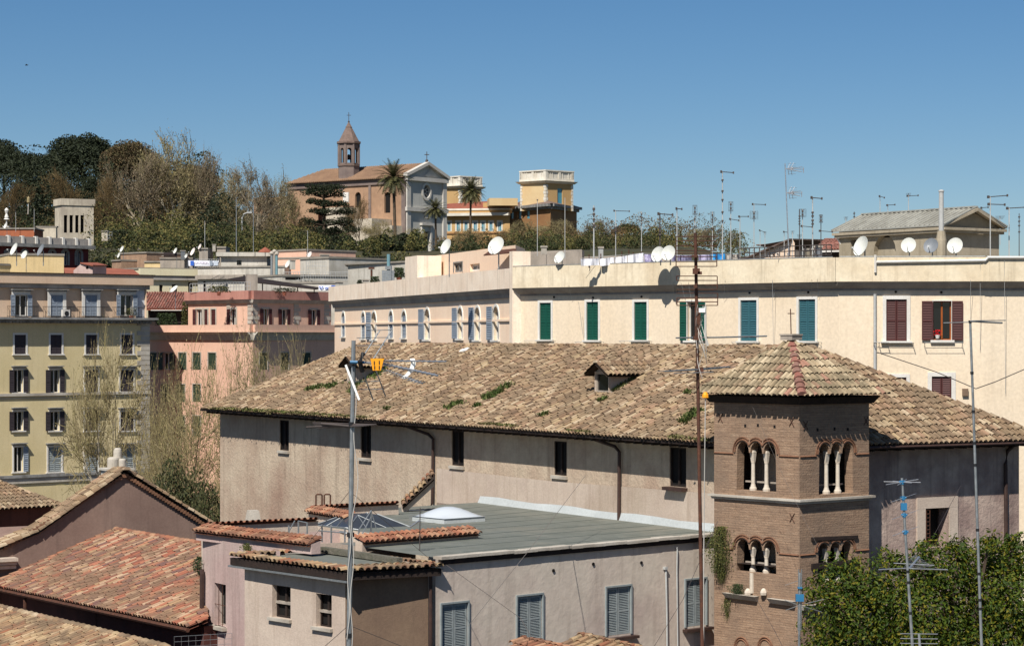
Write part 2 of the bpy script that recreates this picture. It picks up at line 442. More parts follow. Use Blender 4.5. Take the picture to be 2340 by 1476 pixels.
mat('skylight_glass', (62,66,72), (50,54,60), bump=0, rough=.25, spec=.4)
# plants
mat('leaf_dark', (29,36,18), (42,47,24), scale=.5, bump=0, rough=.7, island=[(28,36,18),(35,44,22),(23,31,15),(43,50,26),(32,40,20)])
mat('leaf_slope', (86,84,46), bump=0, rough=.8, island=[(92,90,48),(104,98,52),(72,76,38),(116,104,60),(62,66,34)], sss=.15)
mat('leaf_mid', (60,66,36), bump=0, rough=.8, island=[(62,70,36),(50,58,30),(76,78,44),(44,50,28),(84,76,50)], sss=.1)
mat('leaf_shade', (58,62,34), bump=0, rough=.7, island=[(56,60,34),(70,70,40),(46,50,28),(84,80,48),(62,68,34)])
mat('leaf_olive', (87,85,44), (74,78,38), bump=0, rough=.7, island=[(82,82,42),(97,91,51),(70,75,37),(107,102,56),(62,68,35)], sss=.25)
mat('leaf_bud', (144,132,92), bump=0, rough=.8, island=[(149,136,96),(127,115,84),(162,146,108),(112,101,72),(151,141,96)], sss=.25)
mat('leaf_grey', (120,108,88), bump=0, rough=.8, island=[(124,112,92),(106,94,76),(138,122,100),(112,96,74),(128,118,90)], sss=.2)
mat('twig_pale', (176,164,142), (146,132,110), scale=1.2, bump=0)
mat('leaf_domed', (84,70,46), bump=0, rough=.8, island=[(86,72,48),(72,60,40),(98,82,54),(64,56,36),(78,74,44)])
mat('leaf_brown', (110,88,58), bump=0, rough=.8, island=[(112,90,58),(92,74,50),(128,106,68),(84,72,44)], sss=.2)
mat('leaf_green', (51,65,35), bump=0, rough=.6, island=[(49,62,34),(61,75,43),(40,52,28),(72,85,49),(56,68,39)], sss=.25)
mat('leaf_magnolia', (62,76,15), bump=0, rough=.6, spec=.22, island=[(54,71,15),(69,85,18),(43,58,13),(88,93,21),(62,76,15),(108,100,24),(46,64,15)], sss=.18)
mat('leaf_palm', (82,82,48), bump=0, rough=.6, island=[(84,82,48),(70,70,40),(100,94,58),(60,62,36)])
mat('leaf_ivy', (84,90,40), bump=0, rough=.6, island=[(88,92,42),(70,76,34),(110,106,56),(58,66,28)], sss=.2)
mat('grass_roof', (73,89,39), bump=0, rough=.8, island=[(73,89,39),(89,102,50),(57,76,32),(104,105,62)], sss=.25)
mat('moss_stone', (112,106,95), (89,88,73), (71,68,63), scale=4, streak=.5, bump=.6, bscale=12)
mat('moss', (89,95,44), (110,101,66), bump=.3, island=[(89,95,44),(77,85,37),(110,107,60),(66,76,34)])
mat('bark_pale', (176,166,146), (142,132,114), scale=1.5, bump=.2, bscale=4)
mat('bark_dark', (84,70,56), (66,54,44), scale=1.5, bump=.2, bscale=4)
mat('bark_palm', (96,82,66), (72,60,48), scale=1.5, bump=.3, bscale=4)
# =================================================================== near buildings
A2 = Vector((-.518, .855)); B2 = Vector((.855, .518)); C0 = Vector((7.99, 67.0))
def AB(s, t): return C0+A2*s+B2*t
def AB3(s, t, z): p = AB(s, t); return Vector((p.x, p.y, z))
def V3(p, z): return Vector((p[0], p[1], z))

# ---- the long medieval building with the big tiled hip roof
mainb = thing('medieval_house', 'long medieval building with weathered tan tiled hip roof behind the brick bell tower', 'building', AB3(20, 5, 0))
SL, TL, ez, rz_ = 42.8, 10.8, 21.70, 24.62
RI = TL/2
wA = Wall(AB(42.3, .75), AB(.75, .75)); wB = Wall(AB(.75, .75), AB(.75, 10.1))
mb = MB(); hA = []
for x0, y0, x1, y1 in ((639,960,660,1029),(824,968,848,1046),(1032,984,1060,1064),(1266,1008,1295,1086),(1530,1022,1568,1112)):
    hh = []
    window(wA, mainb, hh, (x0,y0,x1,y1), 'dark', fw=0, sash='dark_wood', glass='void', sill=False, reveal=.12)  # dark pane set shallow: the slit's shade is put into colour and depth
    hA += hh
    u0,u1,z0,z1 = wA.rect(x0,y0,x1,y1)
    m2 = MB(); wA.bar(m2, u0-.08, u1+.08, z0-.12, z0-.01, -.1, .1 if x0 < 1500 else .25)
    m2.build('sill', 'stone' if x0 < 1500 else 'copper_pipe', mainb)
wA.panel(mb, R4(0, wA.L, 4, 21.58), hA, reveal=.12)
mb.build('wall', 'medieval_plaster', mainb)
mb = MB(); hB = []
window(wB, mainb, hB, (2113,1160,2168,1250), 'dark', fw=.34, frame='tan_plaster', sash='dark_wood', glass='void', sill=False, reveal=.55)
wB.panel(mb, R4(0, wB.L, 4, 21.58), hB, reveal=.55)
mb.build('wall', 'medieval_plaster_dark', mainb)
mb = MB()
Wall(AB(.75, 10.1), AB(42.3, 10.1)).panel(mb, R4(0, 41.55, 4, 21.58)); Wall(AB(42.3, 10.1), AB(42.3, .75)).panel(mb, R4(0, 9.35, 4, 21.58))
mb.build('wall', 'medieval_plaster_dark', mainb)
# band of pale render just above the flat roof
mb = MB()
u0 = wA.px(1000, 1100)[0]; u1 = wA.px(1620, 1200)[0]
wA.panel(mb, [(u0, 18.6), (u1+1.5, 18.6), (u1+1.5, 20.1), (u0+8, 19.95), (u0, 20.0)], [], off=.035)
wA.bar(mb, u0, u1+1.5, 18.6, 18.7, 0, .035)
mb.build('render_band', 'tan_plaster', mainb)
e0, e1, e2, e3 = AB3(0,0,ez), AB3(SL,0,ez), AB3(SL,TL,ez), AB3(0,TL,ez)
r0, r1 = AB3(RI, RI, rz_), AB3(SL-RI, RI, rz_)
def updir(e, into, rise, run): return Vector((into.x*run, into.y*run, rise)).normalized()
rise = rz_-ez
mb = MB(); bs = MB()
tiles(mb, bs, [e1, e0, r0, r1], V3(A2, 0), updir(None, B2, rise, RI), seed=1, pitch=.2, row=.345, phase=.75, r=.081, lift=.03)
tiles(mb, bs, [e0, e3, r0], V3(B2, 0), updir(None, A2, rise, RI), seed=2, pitch=.205, row=.36, phase=.4, r=.081, lift=.03)
ro = bs
ro.add([e2, e3, r0, r1], [(0,1,2,3)]); ro.add([e1, e2, r1], [(0,1,2)])
rbase = ro.build('roof', 'tile_bed', mainb)
tl = mb.build('roof_tiles', 'old_tile', rbase)
mb = MB(); ridge(mb, r1, r0, seed=5); ridge(mb, r0, e0, seed=6); ridge(mb, r0, e3, seed=7); ridge(mb, r1, e1, seed=8); mb.build('ridge_tiles', 'old_tile', rbase)
mb = MB(); i = .75                                  # boarded soffit and thin eaves board
mb.add([AB3(.03,.03,ez-.09), AB3(SL-.03,.03,ez-.09), AB3(SL-.03,TL-.03,ez-.09), AB3(.03,TL-.03,ez-.09)], [(0,1,2,3)])
for a, b in (((0,0),(SL,0)),((SL,0),(SL,TL)),((SL,TL),(0,TL)),((0,TL),(0,0))):
    mb.beam(AB3(*a, ez-.05), AB3(*b, ez-.05), .05, .09)
for k in range(84): mb.beam(AB3(.3+k*.505, .05, ez-.14), AB3(.3+k*.505, .75, ez-.14), .09, .1)
for k in range(20): mb.beam(AB3(.05, .3+k*.53, ez-.14), AB3(.75, .3+k*.53, ez-.14), .09, .1)
mb.build('soffit', 'dark_wood', mainb)
def pipe_on(w, pts, r, m, parent, name='downpipe', off=.12):
    mb = MB(); mb.tube([w.pt(*w.px(x, y), off if k or name == 'conduit' or w is not wA else off+.5) for k, (x, y) in enumerate(pts)], r, 7); return mb.build(name, m, parent)
pipe_on(wA, [(958,972),(985,992),(996,1003),(994,1150),(990,1157)], .06, 'copper_pipe', mainb)
pipe_on(wA, [(1386,1000),(1412,1020),(1422,1032),(1421,1196),(1416,1203)], .06, 'copper_pipe', mainb)
pipe_on(wB, [(2318,1010),(2296,1030),(2292,1060),(2294,1300)], .065, 'copper_pipe', mainb)
mb = MB()
for y0_ in (.0,): mb.tube([AB3(-.06, .1, ez-.06), AB3(-.06, TL, ez-.08)], .05, 6)
mb.build('gutter', 'copper_pipe', mainb)
# the building's own plank over the wide window and lattice at its side
mb = MB(); 
for k in range(9):
    y = 1165+k*9; u, z = wB.px(2116, y); u2, _ = wB.px(2124, y); mb.tube([wB.pt(u, z, .02), wB.pt(u2, z, .02)], .012, 4)
for xx in (2116, 2124):
    ua, za = wB.px(xx, 1163); ub, zb = wB.px(xx, 1248); mb.tube([wB.pt(ua, za, .02), wB.pt(ub, zb, .02)], .012, 4)
mb.build('ladder_bars', 'rust_metal', mainb)

# roof-plane helper for things standing on slope A
nA3 = V3(A2, 0).cross(updir(None, B2, rise, RI)); nA3 = nA3 if nA3.z > 0 else -nA3
def onroof(x, y):
    d = Vector(((x-CX)/F, 1, -(y-HY)/F)); o = Vector((0,0,CZ)); t = (e0-o).dot(nA3)/d.dot(nA3); return o+d*t
# dormers: little gabled boxes facing down the slope (towards -B2)
def dormer(x, y, wd, hgt, depth, name_m='tan_plaster'):
    base = onroof(x, y); f = -B2; s_ = -A2         # f = outward front, s_ = right seen from front
    c = Vector((base.x, base.y)); z0 = base.z
    P = lambda a, b, z: Vector((c.x+s_.x*a+f.x*b, c.y+s_.y*a+f.y*b, z))
    w_ = Wall((c-s_*wd/2), (c+s_*wd/2))
    mb = MB(); h = []
    win = window(w_, mainb, h, None, 'dark', fw=.05, frame='tan_plaster', sash='old_grey_plaster', sill=False, reveal=.06,
                 rect=(.1, wd-.1, z0+.1, z0+hgt-.16), mull=False)
    win.name = 'dormer_window'
    w_.panel(mb, [(0, z0-.1), (wd, z0-.1), (wd, z0+hgt-.12), (wd/2, z0+hgt+.13), (0, z0+hgt-.12)], h, reveal=.1)
    mb.quad(P(-wd/2,0,z0-.1), P(-wd/2,0,z0+hgt-.12), P(-wd/2,-depth,z0+hgt-.12), P(-wd/2,-depth,z0-.1))
    mb.quad(P(wd/2,0,z0-.1), P(wd/2,-depth,z0-.1), P(wd/2,-depth,z0+hgt-.12), P(wd/2,0,z0+hgt-.12))
    dw = mb.build('dormer', 'tan_plaster', mainb)
    mt = MB(); mbb = MB(); ov = .24; zt = z0+hgt+.2; ze = z0+hgt-.22
    for sg in (-1, 1):
        a = P(sg*(wd/2+ov), .34, ze); b = P(sg*(wd/2+ov), -depth, ze); cc = P(0, -depth, zt); d = P(0, .34, zt)
        up = (d-a); tiles(mt, mbb, [a, b, cc, d], V3(f, 0), up-V3(f, 0)*up.dot(V3(f, 0)), seed=int(x)+sg, pitch=.19, row=.3, r=.085)
        mt_under = [p-Vector((0,0,.06)) for p in (a, b, cc, d)]; mbb.add(mt_under, [(0,1,2,3)])
    ridge(mt, P(0,.36,zt), P(0,-depth,zt), r=.1)
    mbb.build('dormer_roof', 'tile_bed', dw); mt.build('dormer_tiles', 'old_tile', dw)
dormer(1378, 902, 1.02, .92, 2.3)
dormer(806, 880, .95, 1.0, 2.3)
# flashing strip of white sealant over the flat roof
# ---- grass and moss growing on the big roof
def grass(name, label, spots, n, h, m='grass_roof', seed=1, cat='grass', kind='stuff'):
    rnd = random.Random(seed); mb = MB()
    for (x0, y0, x1, y1, wd) in spots:
        k = int(n*(abs(x1-x0)+abs(y1-y0))/30)+6
        for _ in range(k):
            t = rnd.random(); x = x0+(x1-x0)*t+rnd.gauss(0, wd); y = y0+(y1-y0)*t+rnd.gauss(0, wd*.45)
            p = onroof(x, y)+nA3*.09
            for q in range(5):
                a = rnd.uniform(0, 6.28); L = h*rnd.uniform(.5, 1.3); ww = .02+.02*rnd.random()
                d = Vector((math.cos(a)*.5, math.sin(a)*.5, .75)).normalized()*L; sd = Vector((-math.sin(a), math.cos(a), 0))*ww
                b = p+Vector((rnd.gauss(0,.06), rnd.gauss(0,.06), 0))
                mb.add([b-sd, b+sd, b+d*.6+sd*.8, b+d], [(0,1,2,3)])
    o = mb.build(name, m); tag(o, label, cat, None, kind); return o
grass('roof_grass', 'tufts of green grass growing between the tan tiles of the long roof',
      [(878,850,842,868,6),(830,872,808,890,7),(815,895,806,905,4),(1168,882,1120,915,4),(1140,900,1108,916,4),(1056,922,1024,938,4),(1098,930,1088,934,3),
       (1448,862,1404,896,5),(1600,940,1562,972,6),(1580,900,1570,905,3),(884,938,888,940,2),(1250,950,1240,955,3),(1385,915,1375,922,3),(745,885,700,895,5),(770,880,750,890,5),(1660,900,1655,905,3)], 34, .13, seed=4)
mosses = [(480+k*26, 936+k*26*.0612, 506+k*26, 936+(k+1)*26*.0612, 3) for k in range(14)]
mosses += [(560,940,700,948,4),(1530,1003,1622,1012,4),(1100,972,1180,978,3),(1300,988,1350,992,2)]
grass('moss', 'strip of green moss along the eaves edge of the long tiled roof', mosses, 26, .07, 'moss', seed=9, cat='moss')
grass('roof_weeds', 'dark leafy weeds rooted beside the right dormer', [(1452,858,1436,868,5),(1446,850,1440,860,4)], 90, .17, 'leaf_green', seed=13, cat='weeds')

# ---- brick bell tower
TC = Vector((8.39, 66.4)); TLf = Vector((6.12, 68.9)); TR = Vector((10.70, 68.2)); TB = TLf+TR-TC
tw = thing('bell_tower', 'small square brick bell tower with triple arched openings and pyramid tiled roof', 'bell tower', V3((TC+TB)/2, 0))
wl = Wall(TLf, TC); wr = Wall(TC, TR)
def triple(w, x0, x1, ytop, ybot, yspring, xs):
    u0, _ = w.px(x0, ytop); u1, _ = w.px(x1, ytop)
    xm = (x0+x1)/2; z1 = w.px(xm, ytop)[1]; z0 = w.px(xm, ybot)[1]; zs = w.px(xm, yspring)[1]
    n = 3; W = (u1-u0)/n; out = [(u0, z0), (u1, z0)]
    for k in (2, 1, 0):
        c = u0+W*(k+.5); r = W/2-.025
        for q in range(9):
            a = math.pi*q/8; out.append((c+r*math.cos(a), zs+(z1-zs)*math.sin(a)))
    return out, u0, u1, z0, z1, zs, W
mb = MB(); allh = {0: [], 1: []}
info = []
for wi, w, a in ((0, wl, (1683,1774,1010,1122,1035)), (0, wl, (1683,1774,1234,1308,1256)), (1, wr, (1871,1949,1012,1128,1036)), (1, wr, (1869,1948,1239,1330,1258))):
    o, u0, u1, z0, z1, zs, W = triple(w, a[0], a[1], a[2], a[3], a[4], None)
    allh[wi].append(o); info.append((w, u0, u1, z0, z1, zs, W))
rv = .32
wl.panel(mb, R4(0, wl.L, 12, 23.2), allh[0], reveal=rv); wr.panel(mb, R4(0, wr.L, 12, 23.2), allh[1], reveal=rv)
wbk = Wall(TR, TB); wbl = Wall(TB, TLf)
for w in (wbk, wbl): w.panel(mb, R4(0, w.L, 12, 23.2))
# inner faces of thick walls, coloured dark brown to stand in for belfry shade
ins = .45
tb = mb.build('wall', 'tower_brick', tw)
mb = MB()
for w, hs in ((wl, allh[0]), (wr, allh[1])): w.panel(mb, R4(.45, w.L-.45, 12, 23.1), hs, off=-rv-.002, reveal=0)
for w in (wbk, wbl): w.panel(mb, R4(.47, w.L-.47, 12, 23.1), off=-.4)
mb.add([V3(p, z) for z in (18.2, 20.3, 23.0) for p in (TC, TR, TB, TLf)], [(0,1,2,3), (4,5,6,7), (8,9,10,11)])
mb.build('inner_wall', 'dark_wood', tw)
for w, u0, u1, z0, z1, zs, W in info:
    # brick hood moulding over the three arches and the string line at springing height
    mb = MB()
    for off_r, rad in ((.06, .028), (.13, .02)):
        for k in range(3):
            c = u0+W*(k+.5); r = W/2+off_r; pts = []
            for q in range(11):
                a = math.pi*q/10; uu = c+r*math.cos(a)
                lo = u0+W*k-(.3 if k == 0 else 0); hi = u0+W*(k+1)+(.3 if k == 2 else 0)
                if lo-.001 <= uu <= hi+.001: pts.append(w.pt(uu, zs+(z1-zs+off_r)*math.sin(a), .02))
            mb.tube(pts, rad, 5)
    mb.tube([w.pt(.02, zs-.05, .01), w.pt(u0-.12, zs-.05, .01)], .03, 4); mb.tube([w.pt(u1+.12, zs-.05, .01), w.pt(w.L-.02, zs-.05, .01)], .03, 4)
    mb.build('arch_moulding', 'brick_trim', tw)
    for k in (1, 2):
        uu = u0+W*k; p = w.pt(uu, z0, -rv*.5)
        zc = zs-.28 if z1-z0 > 1.1 else zs-.22
        mb = MB(); mb.lathe(p, [(.11, 0), (.11, .07), (.08, .12), (.062, .2), (.055, zc-z0-.05), (.065, zc-z0)], 10)
        col = mb.build('column', 'marble', tw, smooth=False)
        mb = MB(); ru = w.u; nn = w.n                  # splayed bracket capital that carries the thick wall
        def Q(a, b, z): pp = w.A+w.u*(uu+a)+w.n*(-rv*.5+b*.4); return Vector((pp.x, pp.y, z))
        mb.hexa([Q(-.06,.07,zc), Q(.06,.07,zc), Q(.06,-.07,zc), Q(-.06,-.07,zc), Q(-.075,rv*.5+.03,zs+.0), Q(.075,rv*.5+.03,zs), Q(.075,-rv*.5,zs), Q(-.075,-rv*.5,zs)])
        mb.hexa([Q(-.078,rv*.5+.04,zs+.001), Q(.078,rv*.5+.04,zs+.001), Q(.078,-rv*.5,zs+.001), Q(-.078,-rv*.5,zs+.001), Q(-.07,rv*.5+.01,zs+.07), Q(.07,rv*.5+.01,zs+.07), Q(.07,-rv*.5,zs+.07), Q(-.07,-rv*.5,zs+.07)])
        mb.build('capital', 'marble', col)
    mb = MB(); w.bar(mb, u0, u1, z0+.22, z0+.27, -rv-.12, -rv-.08); mb.build('guard_rail', 'old_grey_plaster', tw)
# string course with moulded cornice
def course(z, o, h, m, name='string_course', part=None):
    mb = MB()
    P1 = TLf; cs = []
    c = [TLf, TC, TR, TB]
    cen = (TC+TB)/2
    def ex(p, d): v = (p-cen); return cen+v*(1+d/v.length*1.25)
    for d0, d1, za, zb in ((o*.35, o*.6, z-h*.9, z-h*.4), (o, o, z-h*.4, z)):
        lo = [V3(ex(p, d0), za) for p in c]; hi = [V3(ex(p, d1), zb) for p in c]
        mb.hexa([lo[0], lo[1], lo[2], lo[3], hi[0], hi[1], hi[2], hi[3]])
    return mb.build(name, m, tw)
zc_ = zat(1142, 66.2)
course(zc_, .16, .16, 'stone')
# broken lower ledges
for w, x0, x1, ya, yb in ((wl,1660,1735,1354,1364),(wl,1762,1822,1366,1378),(wr,1828,1905,1376,1392)):
    ua, z = w.px(x0, ya); ub, _ = w.px(x1, ya); mb = MB(); z2 = w.px((x0+x1)/2, ya+3)[1]
    mb.hexa([w.pt(ua+.05, z2-.14, -.05), w.pt(ub-.05, z2-.16, -.05), w.pt(ub-.05, z2-.16, .1), w.pt(ua+.05, z2-.14, .1), w.pt(ua, z2, -.05), w.pt(ub, z2, -.05), w.pt(ub, z2-.01, .22), w.pt(ua, z2+.01, .22)])
    mb.build('broken_ledge', 'stone', tw)
for x in (1712, 1748):                                # column stumps on the ledge
    u, z = wl.px(x, 1357); mb = MB(); mb.lathe(wl.pt(u, z-.02, .06), [(.1,0),(.11,.08),(.08,.15),(.03,.2)], 7); mb.build('stone_block', 'marble', tw)
u, z = wl.px(1718, 1320); mb = MB(); mb.lathe(wl.pt(u, z-.45, .0), [(.07,0),(.065,.6)], 8); mb.build('column_stub', 'marble', tw)
# blind arches at the bottom
for xc, in ((1695,), (1749,)):
    mb = MB(); u, z = wl.px(xc, 1480)
    for r in (.36, .28):
        mb.tube([wl.pt(u+r*.8*math.cos(a), z+r*math.sin(a)*.9, .01) for a in [math.pi*k/10 for k in range(11)]], .026, 4)
    mb.build('arch_moulding', 'brick_trim', tw)
# boards nailed across the right-hand lower openings
for (x0, ya, x1, yb, th) in ((1853,1294,1960,1283,.17),(1853,1231,1958,1226,.1)):
    ua, za = wr.px(x0, ya); ub, zb = wr.px(x1, yb); mb = MB()
    mb.hexa([wr.pt(ua, za-th/2, 0), wr.pt(ub, zb-th/2, 0), wr.pt(ub, zb-th/2, .06), wr.pt(ua, za-th/2, .06), wr.pt(ua, za+th/2, 0), wr.pt(ub, zb+th/2, 0), wr.pt(ub, zb+th/2, .06), wr.pt(ua, za+th/2, .06)])
    mb.build('plank', 'dark_wood', tw)
# iron tie crosses, putlog holes
for w, x, y in ((wl,1647,954),(wl,1810,963),(wr,1840,972),(wr,1978,962),(wl,1811,1182)):
    u, z = w.px(x, y); mb = MB()
    mb.tube([w.pt(u-.09, z-.13, .02), w.pt(u+.09, z+.13, .02)], .012, 4); mb.tube([w.pt(u+.09, z-.13, .03), w.pt(u-.09, z+.13, .03)], .012, 4)
    mb.build('tie_cross', 'rust_metal', tw)
mb = MB()
for w, x, y in ((wl,1703,973),(wl,1732,972),(wl,1770,975),(wr,1868,982),(wr,1907,980),(wr,1937,981)):
    u, z = w.px(x, y); w.bar(mb, u-.04, u+.04, z-.04, z+.05, -.03, .006)
mb.build('wall_holes', 'void', tw)
# roof
cen = (TC+TB)/2; tez = 23.27; apx = V3(cen, 24.9); ov = .46
def oc(p): v = p-cen; return cen+v*(1+ov*1.42/v.length)
ce = [V3(oc(p), tez) for p in (TLf, TC, TR, TB)]
mb = MB(); bs = MB()
for k in range(4):
    a, b = ce[k], ce[(k+1) % 4]; u = (b-a).normalized(); m_ = (a+b)/2; s = apx-m_; s = (s-u*s.dot(u)).normalized()
    if k < 2: tiles(mb, bs, [a, b, apx], u, s, pitch=.205, row=.34, r=.084, seed=20+k, jit=.009, lift=.034)
    else: bs.add([a, b, apx], [(0,1,2)])
bs.add([p-Vector((0,0,.05)) for p in ce], [(3,2,1,0)])
rb = bs.build('roof', 'tile_bed', tw); mb.build('roof_tiles', 'tower_tile', rb)
mb = MB(); ridge(mb, ce[0], apx, r=.1, seed=31); ridge(mb, ce[2], apx, r=.1, seed=32); ridge(mb, ce[3], apx, r=.1, seed=33); mb.build('hip_tiles', 'tower_tile', rb)
mb = MB(); ridge(mb, ce[1], apx-Vector((0,0,.05)), r=.15, step=.3, seed=30, up=.02); mb.build('hip_tiles', 'red_hip_tile', rb)
mb = MB()
cw = [V3(cen+(p-cen)*1.06, 23.0) for p in (TLf, TC, TR, TB)]; ct = [V3(cen+(p-cen)*1.15, 23.22) for p in (TLf, TC, TR, TB)]
mb.hexa(cw+ct); mb.build('cornice', 'dark_wood', tw)
mb = MB(); mb.box(apx+Vector((0,0,.05)), .46, .46, .14, .75); mb.box(apx+Vector((0,0,.14)), .5, .5, .05, .75); cp = mb.build('cap_stone', 'old_grey_plaster', tw)
mb = MB(); mb.tube([apx+Vector((0,0,.1)), apx+Vector((-.02,0,.92))], .017, 5); mb.tube([apx+Vector((-.11,0,.78)), apx+Vector((.1,0,.78))], .015, 5); mb.build('iron_cross', 'rust_metal', tw)

# =================================================================== annex with the flat grey roof
ZR = 18.9
an = thing('flat_roof_annex', 'mauve rendered house with grey flat roof and louvred grey shutters below the long roof', 'building', AB3(7, -6, 0))
pF = Vector((-1.95, 62.55)); pR = Vector((6.15, 69.95))
wF = Wall(pF, AB(3.6, .7))
mb = MB(); hs = []
for x0, y0, x1, y1, sl in ((1008,1378,1068,1490,0),(1181,1360,1238,1466,0),(1385,1340,1440,1450,1),(1566,1323,1612,1430,1)):
    window(wF, an, hs, (x0,y0,x1,y1), 'closed', frame='grey_shutter', shut='grey_shutter', fw=.05, sill=False, reveal=.2, slats=26)
    if sl:
        u0,u1,z0,z1 = wF.rect(x0,y0,x1,y1); m2 = MB(); wF.bar(m2, u0-.12, u1+.2, z0-.13, z0-.05, -.02, .2); m2.build('sill', 'copper_pipe', an)
wF.panel(mb, R4(-.2, wF.L, 6, ZR-.02), hs, reveal=.2)
Wall(AB(13.4, -12.7), AB(7.3, -12.7)).panel(mb, R4(0, 6.1, 6, ZR-.25))
mb.build('wall', 'mauve_plaster', an)
mb = MB()
roofpts = [pF, AB(3.6, .7), AB(19, .7), AB(18.0, -4.5), AB(13.3, -6.0), AB(12.9, -9.0), AB(7.0, -8.5), AB(6.8, -11.2)]
mb.add([V3(p, ZR) for p in roofpts], [tuple(range(len(roofpts)))]); frf = mb.build('flat_roof', 'flat_roof', an)
mb = MB(); rn_ = random.Random(2)
for k in range(10):
    p, q = AB(4.6+k*1.4+rn_.uniform(-.1,.1), .4), AB(2.6+k*1.4, -9.4 if k < 3 else (-8.3 if k < 7 else -5.5))
    mb.beam(V3(p, ZR+.004), V3(q, ZR+.004), .09, .008)
mb.build('membrane_seams', 'roof_seam', frf)
mb = MB()                                            # pale membrane turned up the wall
s0 = 42.3-18.85; s1 = wA.L-3.0
for k in range(12):
    a = s0+(s1-s0)*k/12; b = s0+(s1-s0)*(k+1)/12
    h0 = .24+.03*math.sin(k*1.7); h1 = .24+.03*math.sin((k+1)*1.7)
    o = .045
    mb.quad(wA.pt(a, ZR-.02, o+.12), wA.pt(b, ZR-.02, o+.12), wA.pt(b, ZR+h1, o), wA.pt(a, ZR+h0, o))
mb.build('wall_flashing', 'membrane', an)
mb = MB()                                            # stone coping and dark drip under it along the front edge
rnd = random.Random(5); n = 26
for k in range(n):
    a = wF.L*k/n-.1; b = wF.L*(k+1)/n-.1; dz = rnd.uniform(-.012, .012)
    wF.bar(mb, a+.004, b-.004, ZR-.03+dz, ZR+.05+dz, -.22, .14)
mb.build('coping', 'stone', an)
mb = MB(); wF.bar(mb, -.1, wF.L, ZR-.17, ZR-.035, -.1, .08); mb.build('drip_board', 'dark_wood', an)
for x, y in ((1264,1303),(1355,1288),(1465,1285)):
    u, z = wF.px(x, y); mb = MB(); mb.tube([wF.pt(u, z, -.05), wF.pt(u, z, .03)], .05, 8); mb.build('vent_hole', 'void', an)
pipe_on(wF, [(1544,1250),(1545,1255),(1544,1300),(1546,1476),(1546,1500)], .022, 'grey_pipe', an, 'conduit', .05)
pipe_on(wF, [(1518,1298),(1519,1305),(1521,1400),(1522,1500)], .03, 'grey_pipe', an, 'conduit', .05)
mb = MB(); u, z = wF.px(1518, 1298); wF.bar(mb, u-.06, u+.05, z-.03, z+.05, 0, .1); mb.build('junction_box', 'grey_pipe', an)
# street wall box roofs poking in at the very bottom edge
# ---- sunken terrace with tile-topped rims (left of the flat roof)
def rim(par, p0, p1, z, seed, wd=.5, m='rust_tile', drop=.28, wallm='tan_plaster', side=1, zs=None):
    """low wall topped with one course of cover tiles laid across it"""
    p0 = Vector(p0); p1 = Vector(p1); d = (p1-p0); L = d.length; d.normalize(); nrm = Vector((d.y, -d.x))*side
    z1 = zs if zs is not None else z
    mb = MB(); bs = MB(); rn = random.Random(seed)
    def P(a, b, dz): q = p0+d*a+nrm*b; return Vector((q.x, q.y, z+(z1-z)*a/L+dz))
    bs.hexa([P(0,wd*.32,-drop), P(L,wd*.32,-drop), P(L,-wd*.32,-drop), P(0,-wd*.32,-drop), P(0,wd*.32,0), P(L,wd*.32,0), P(L,-wd*.32,.08), P(0,-wd*.32,.08)])
    wo = bs.build('parapet', wallm, par)
    a = P(0, wd*.55, -.01); b = P(L, wd*.55, -.01); c = P(L, -wd*.5, .16); e = P(0, -wd*.5, .16)
    b2 = MB(); tiles(mb, b2, [a, b, c, e], Vector((d.x, d.y, (z1-z)/L)), (e-a), pitch=.2, row=wd*.62, r=.085, seed=seed, eaves_out=.05)
    b2.add([q-Vector((0,0,.05)) for q in (a, b, c, e)], [(0,1,2,3)])
    b2.build('tile_bed', 'tile_bed_red' if 'rust' in m else 'tile_bed', wo); mb.build('rim_tiles', m, wo)
def q2(x, y, z): D = (CZ-z)*F/(y-HY); return Vector((xat(x, D), D))
zt = 19.05
L0 = q2(458,1212,zt); L1 = q2(722,1243,zt)
rim(an, L0, L1, zt, 41, .5, wallm='pink_plaster')
rim(an, q2(722,1196,zt), q2(470,1208,zt), zt, 42, .45)
rim(an, q2(1085,1217,zt), q2(820,1238,zt), zt, 43, .5, side=-1)
rim(an, q2(905,1158,zt+.1), q2(712,1168,zt+.1), zt+.1, 44, .5)
rim(an, q2(712,1168,zt+.1), q2(800,1183,zt+.1), zt+.1, 45, .35)
rim(an, q2(918,1158,zt), q2(990,1118,zt+.6), zt, 46, .7, m='mixed_tile', zs=zt+1.0)
mb = MB()                                            # terrace floor and inner walls, below the rim level
tp = [AB(13.0,-12.4), AB(7.1,-12.2), AB(7.0,-8.5), AB(12.9,-9.0), AB(13.3,-6.0), AB(18.0,-4.5), AB(19.0,.7), AB(22,.7), AB(21,-9.5)]
mb.add([V3(p, ZR-.55) for p in tp], [tuple(range(len(tp)))]); mb.build('terrace_floor', 'roof_gravel', an)
mb = MB()
for a, b in ((AB(7.0,-8.5), AB(12.9,-9.0)), (AB(12.9,-9.0), AB(13.3,-6.0)), (AB(13.3,-6.0), AB(18.0,-4.5)), (AB(18.0,-4.5), AB(19.0,.7)), (AB(7.1,-12.2),AB(7,-8.5))):
    mb.quad(V3(a, ZR-.6), V3(b, ZR-.6), V3(b, ZR), V3(a, ZR))
mb.build('inner_wall', 'tan_plaster', an)
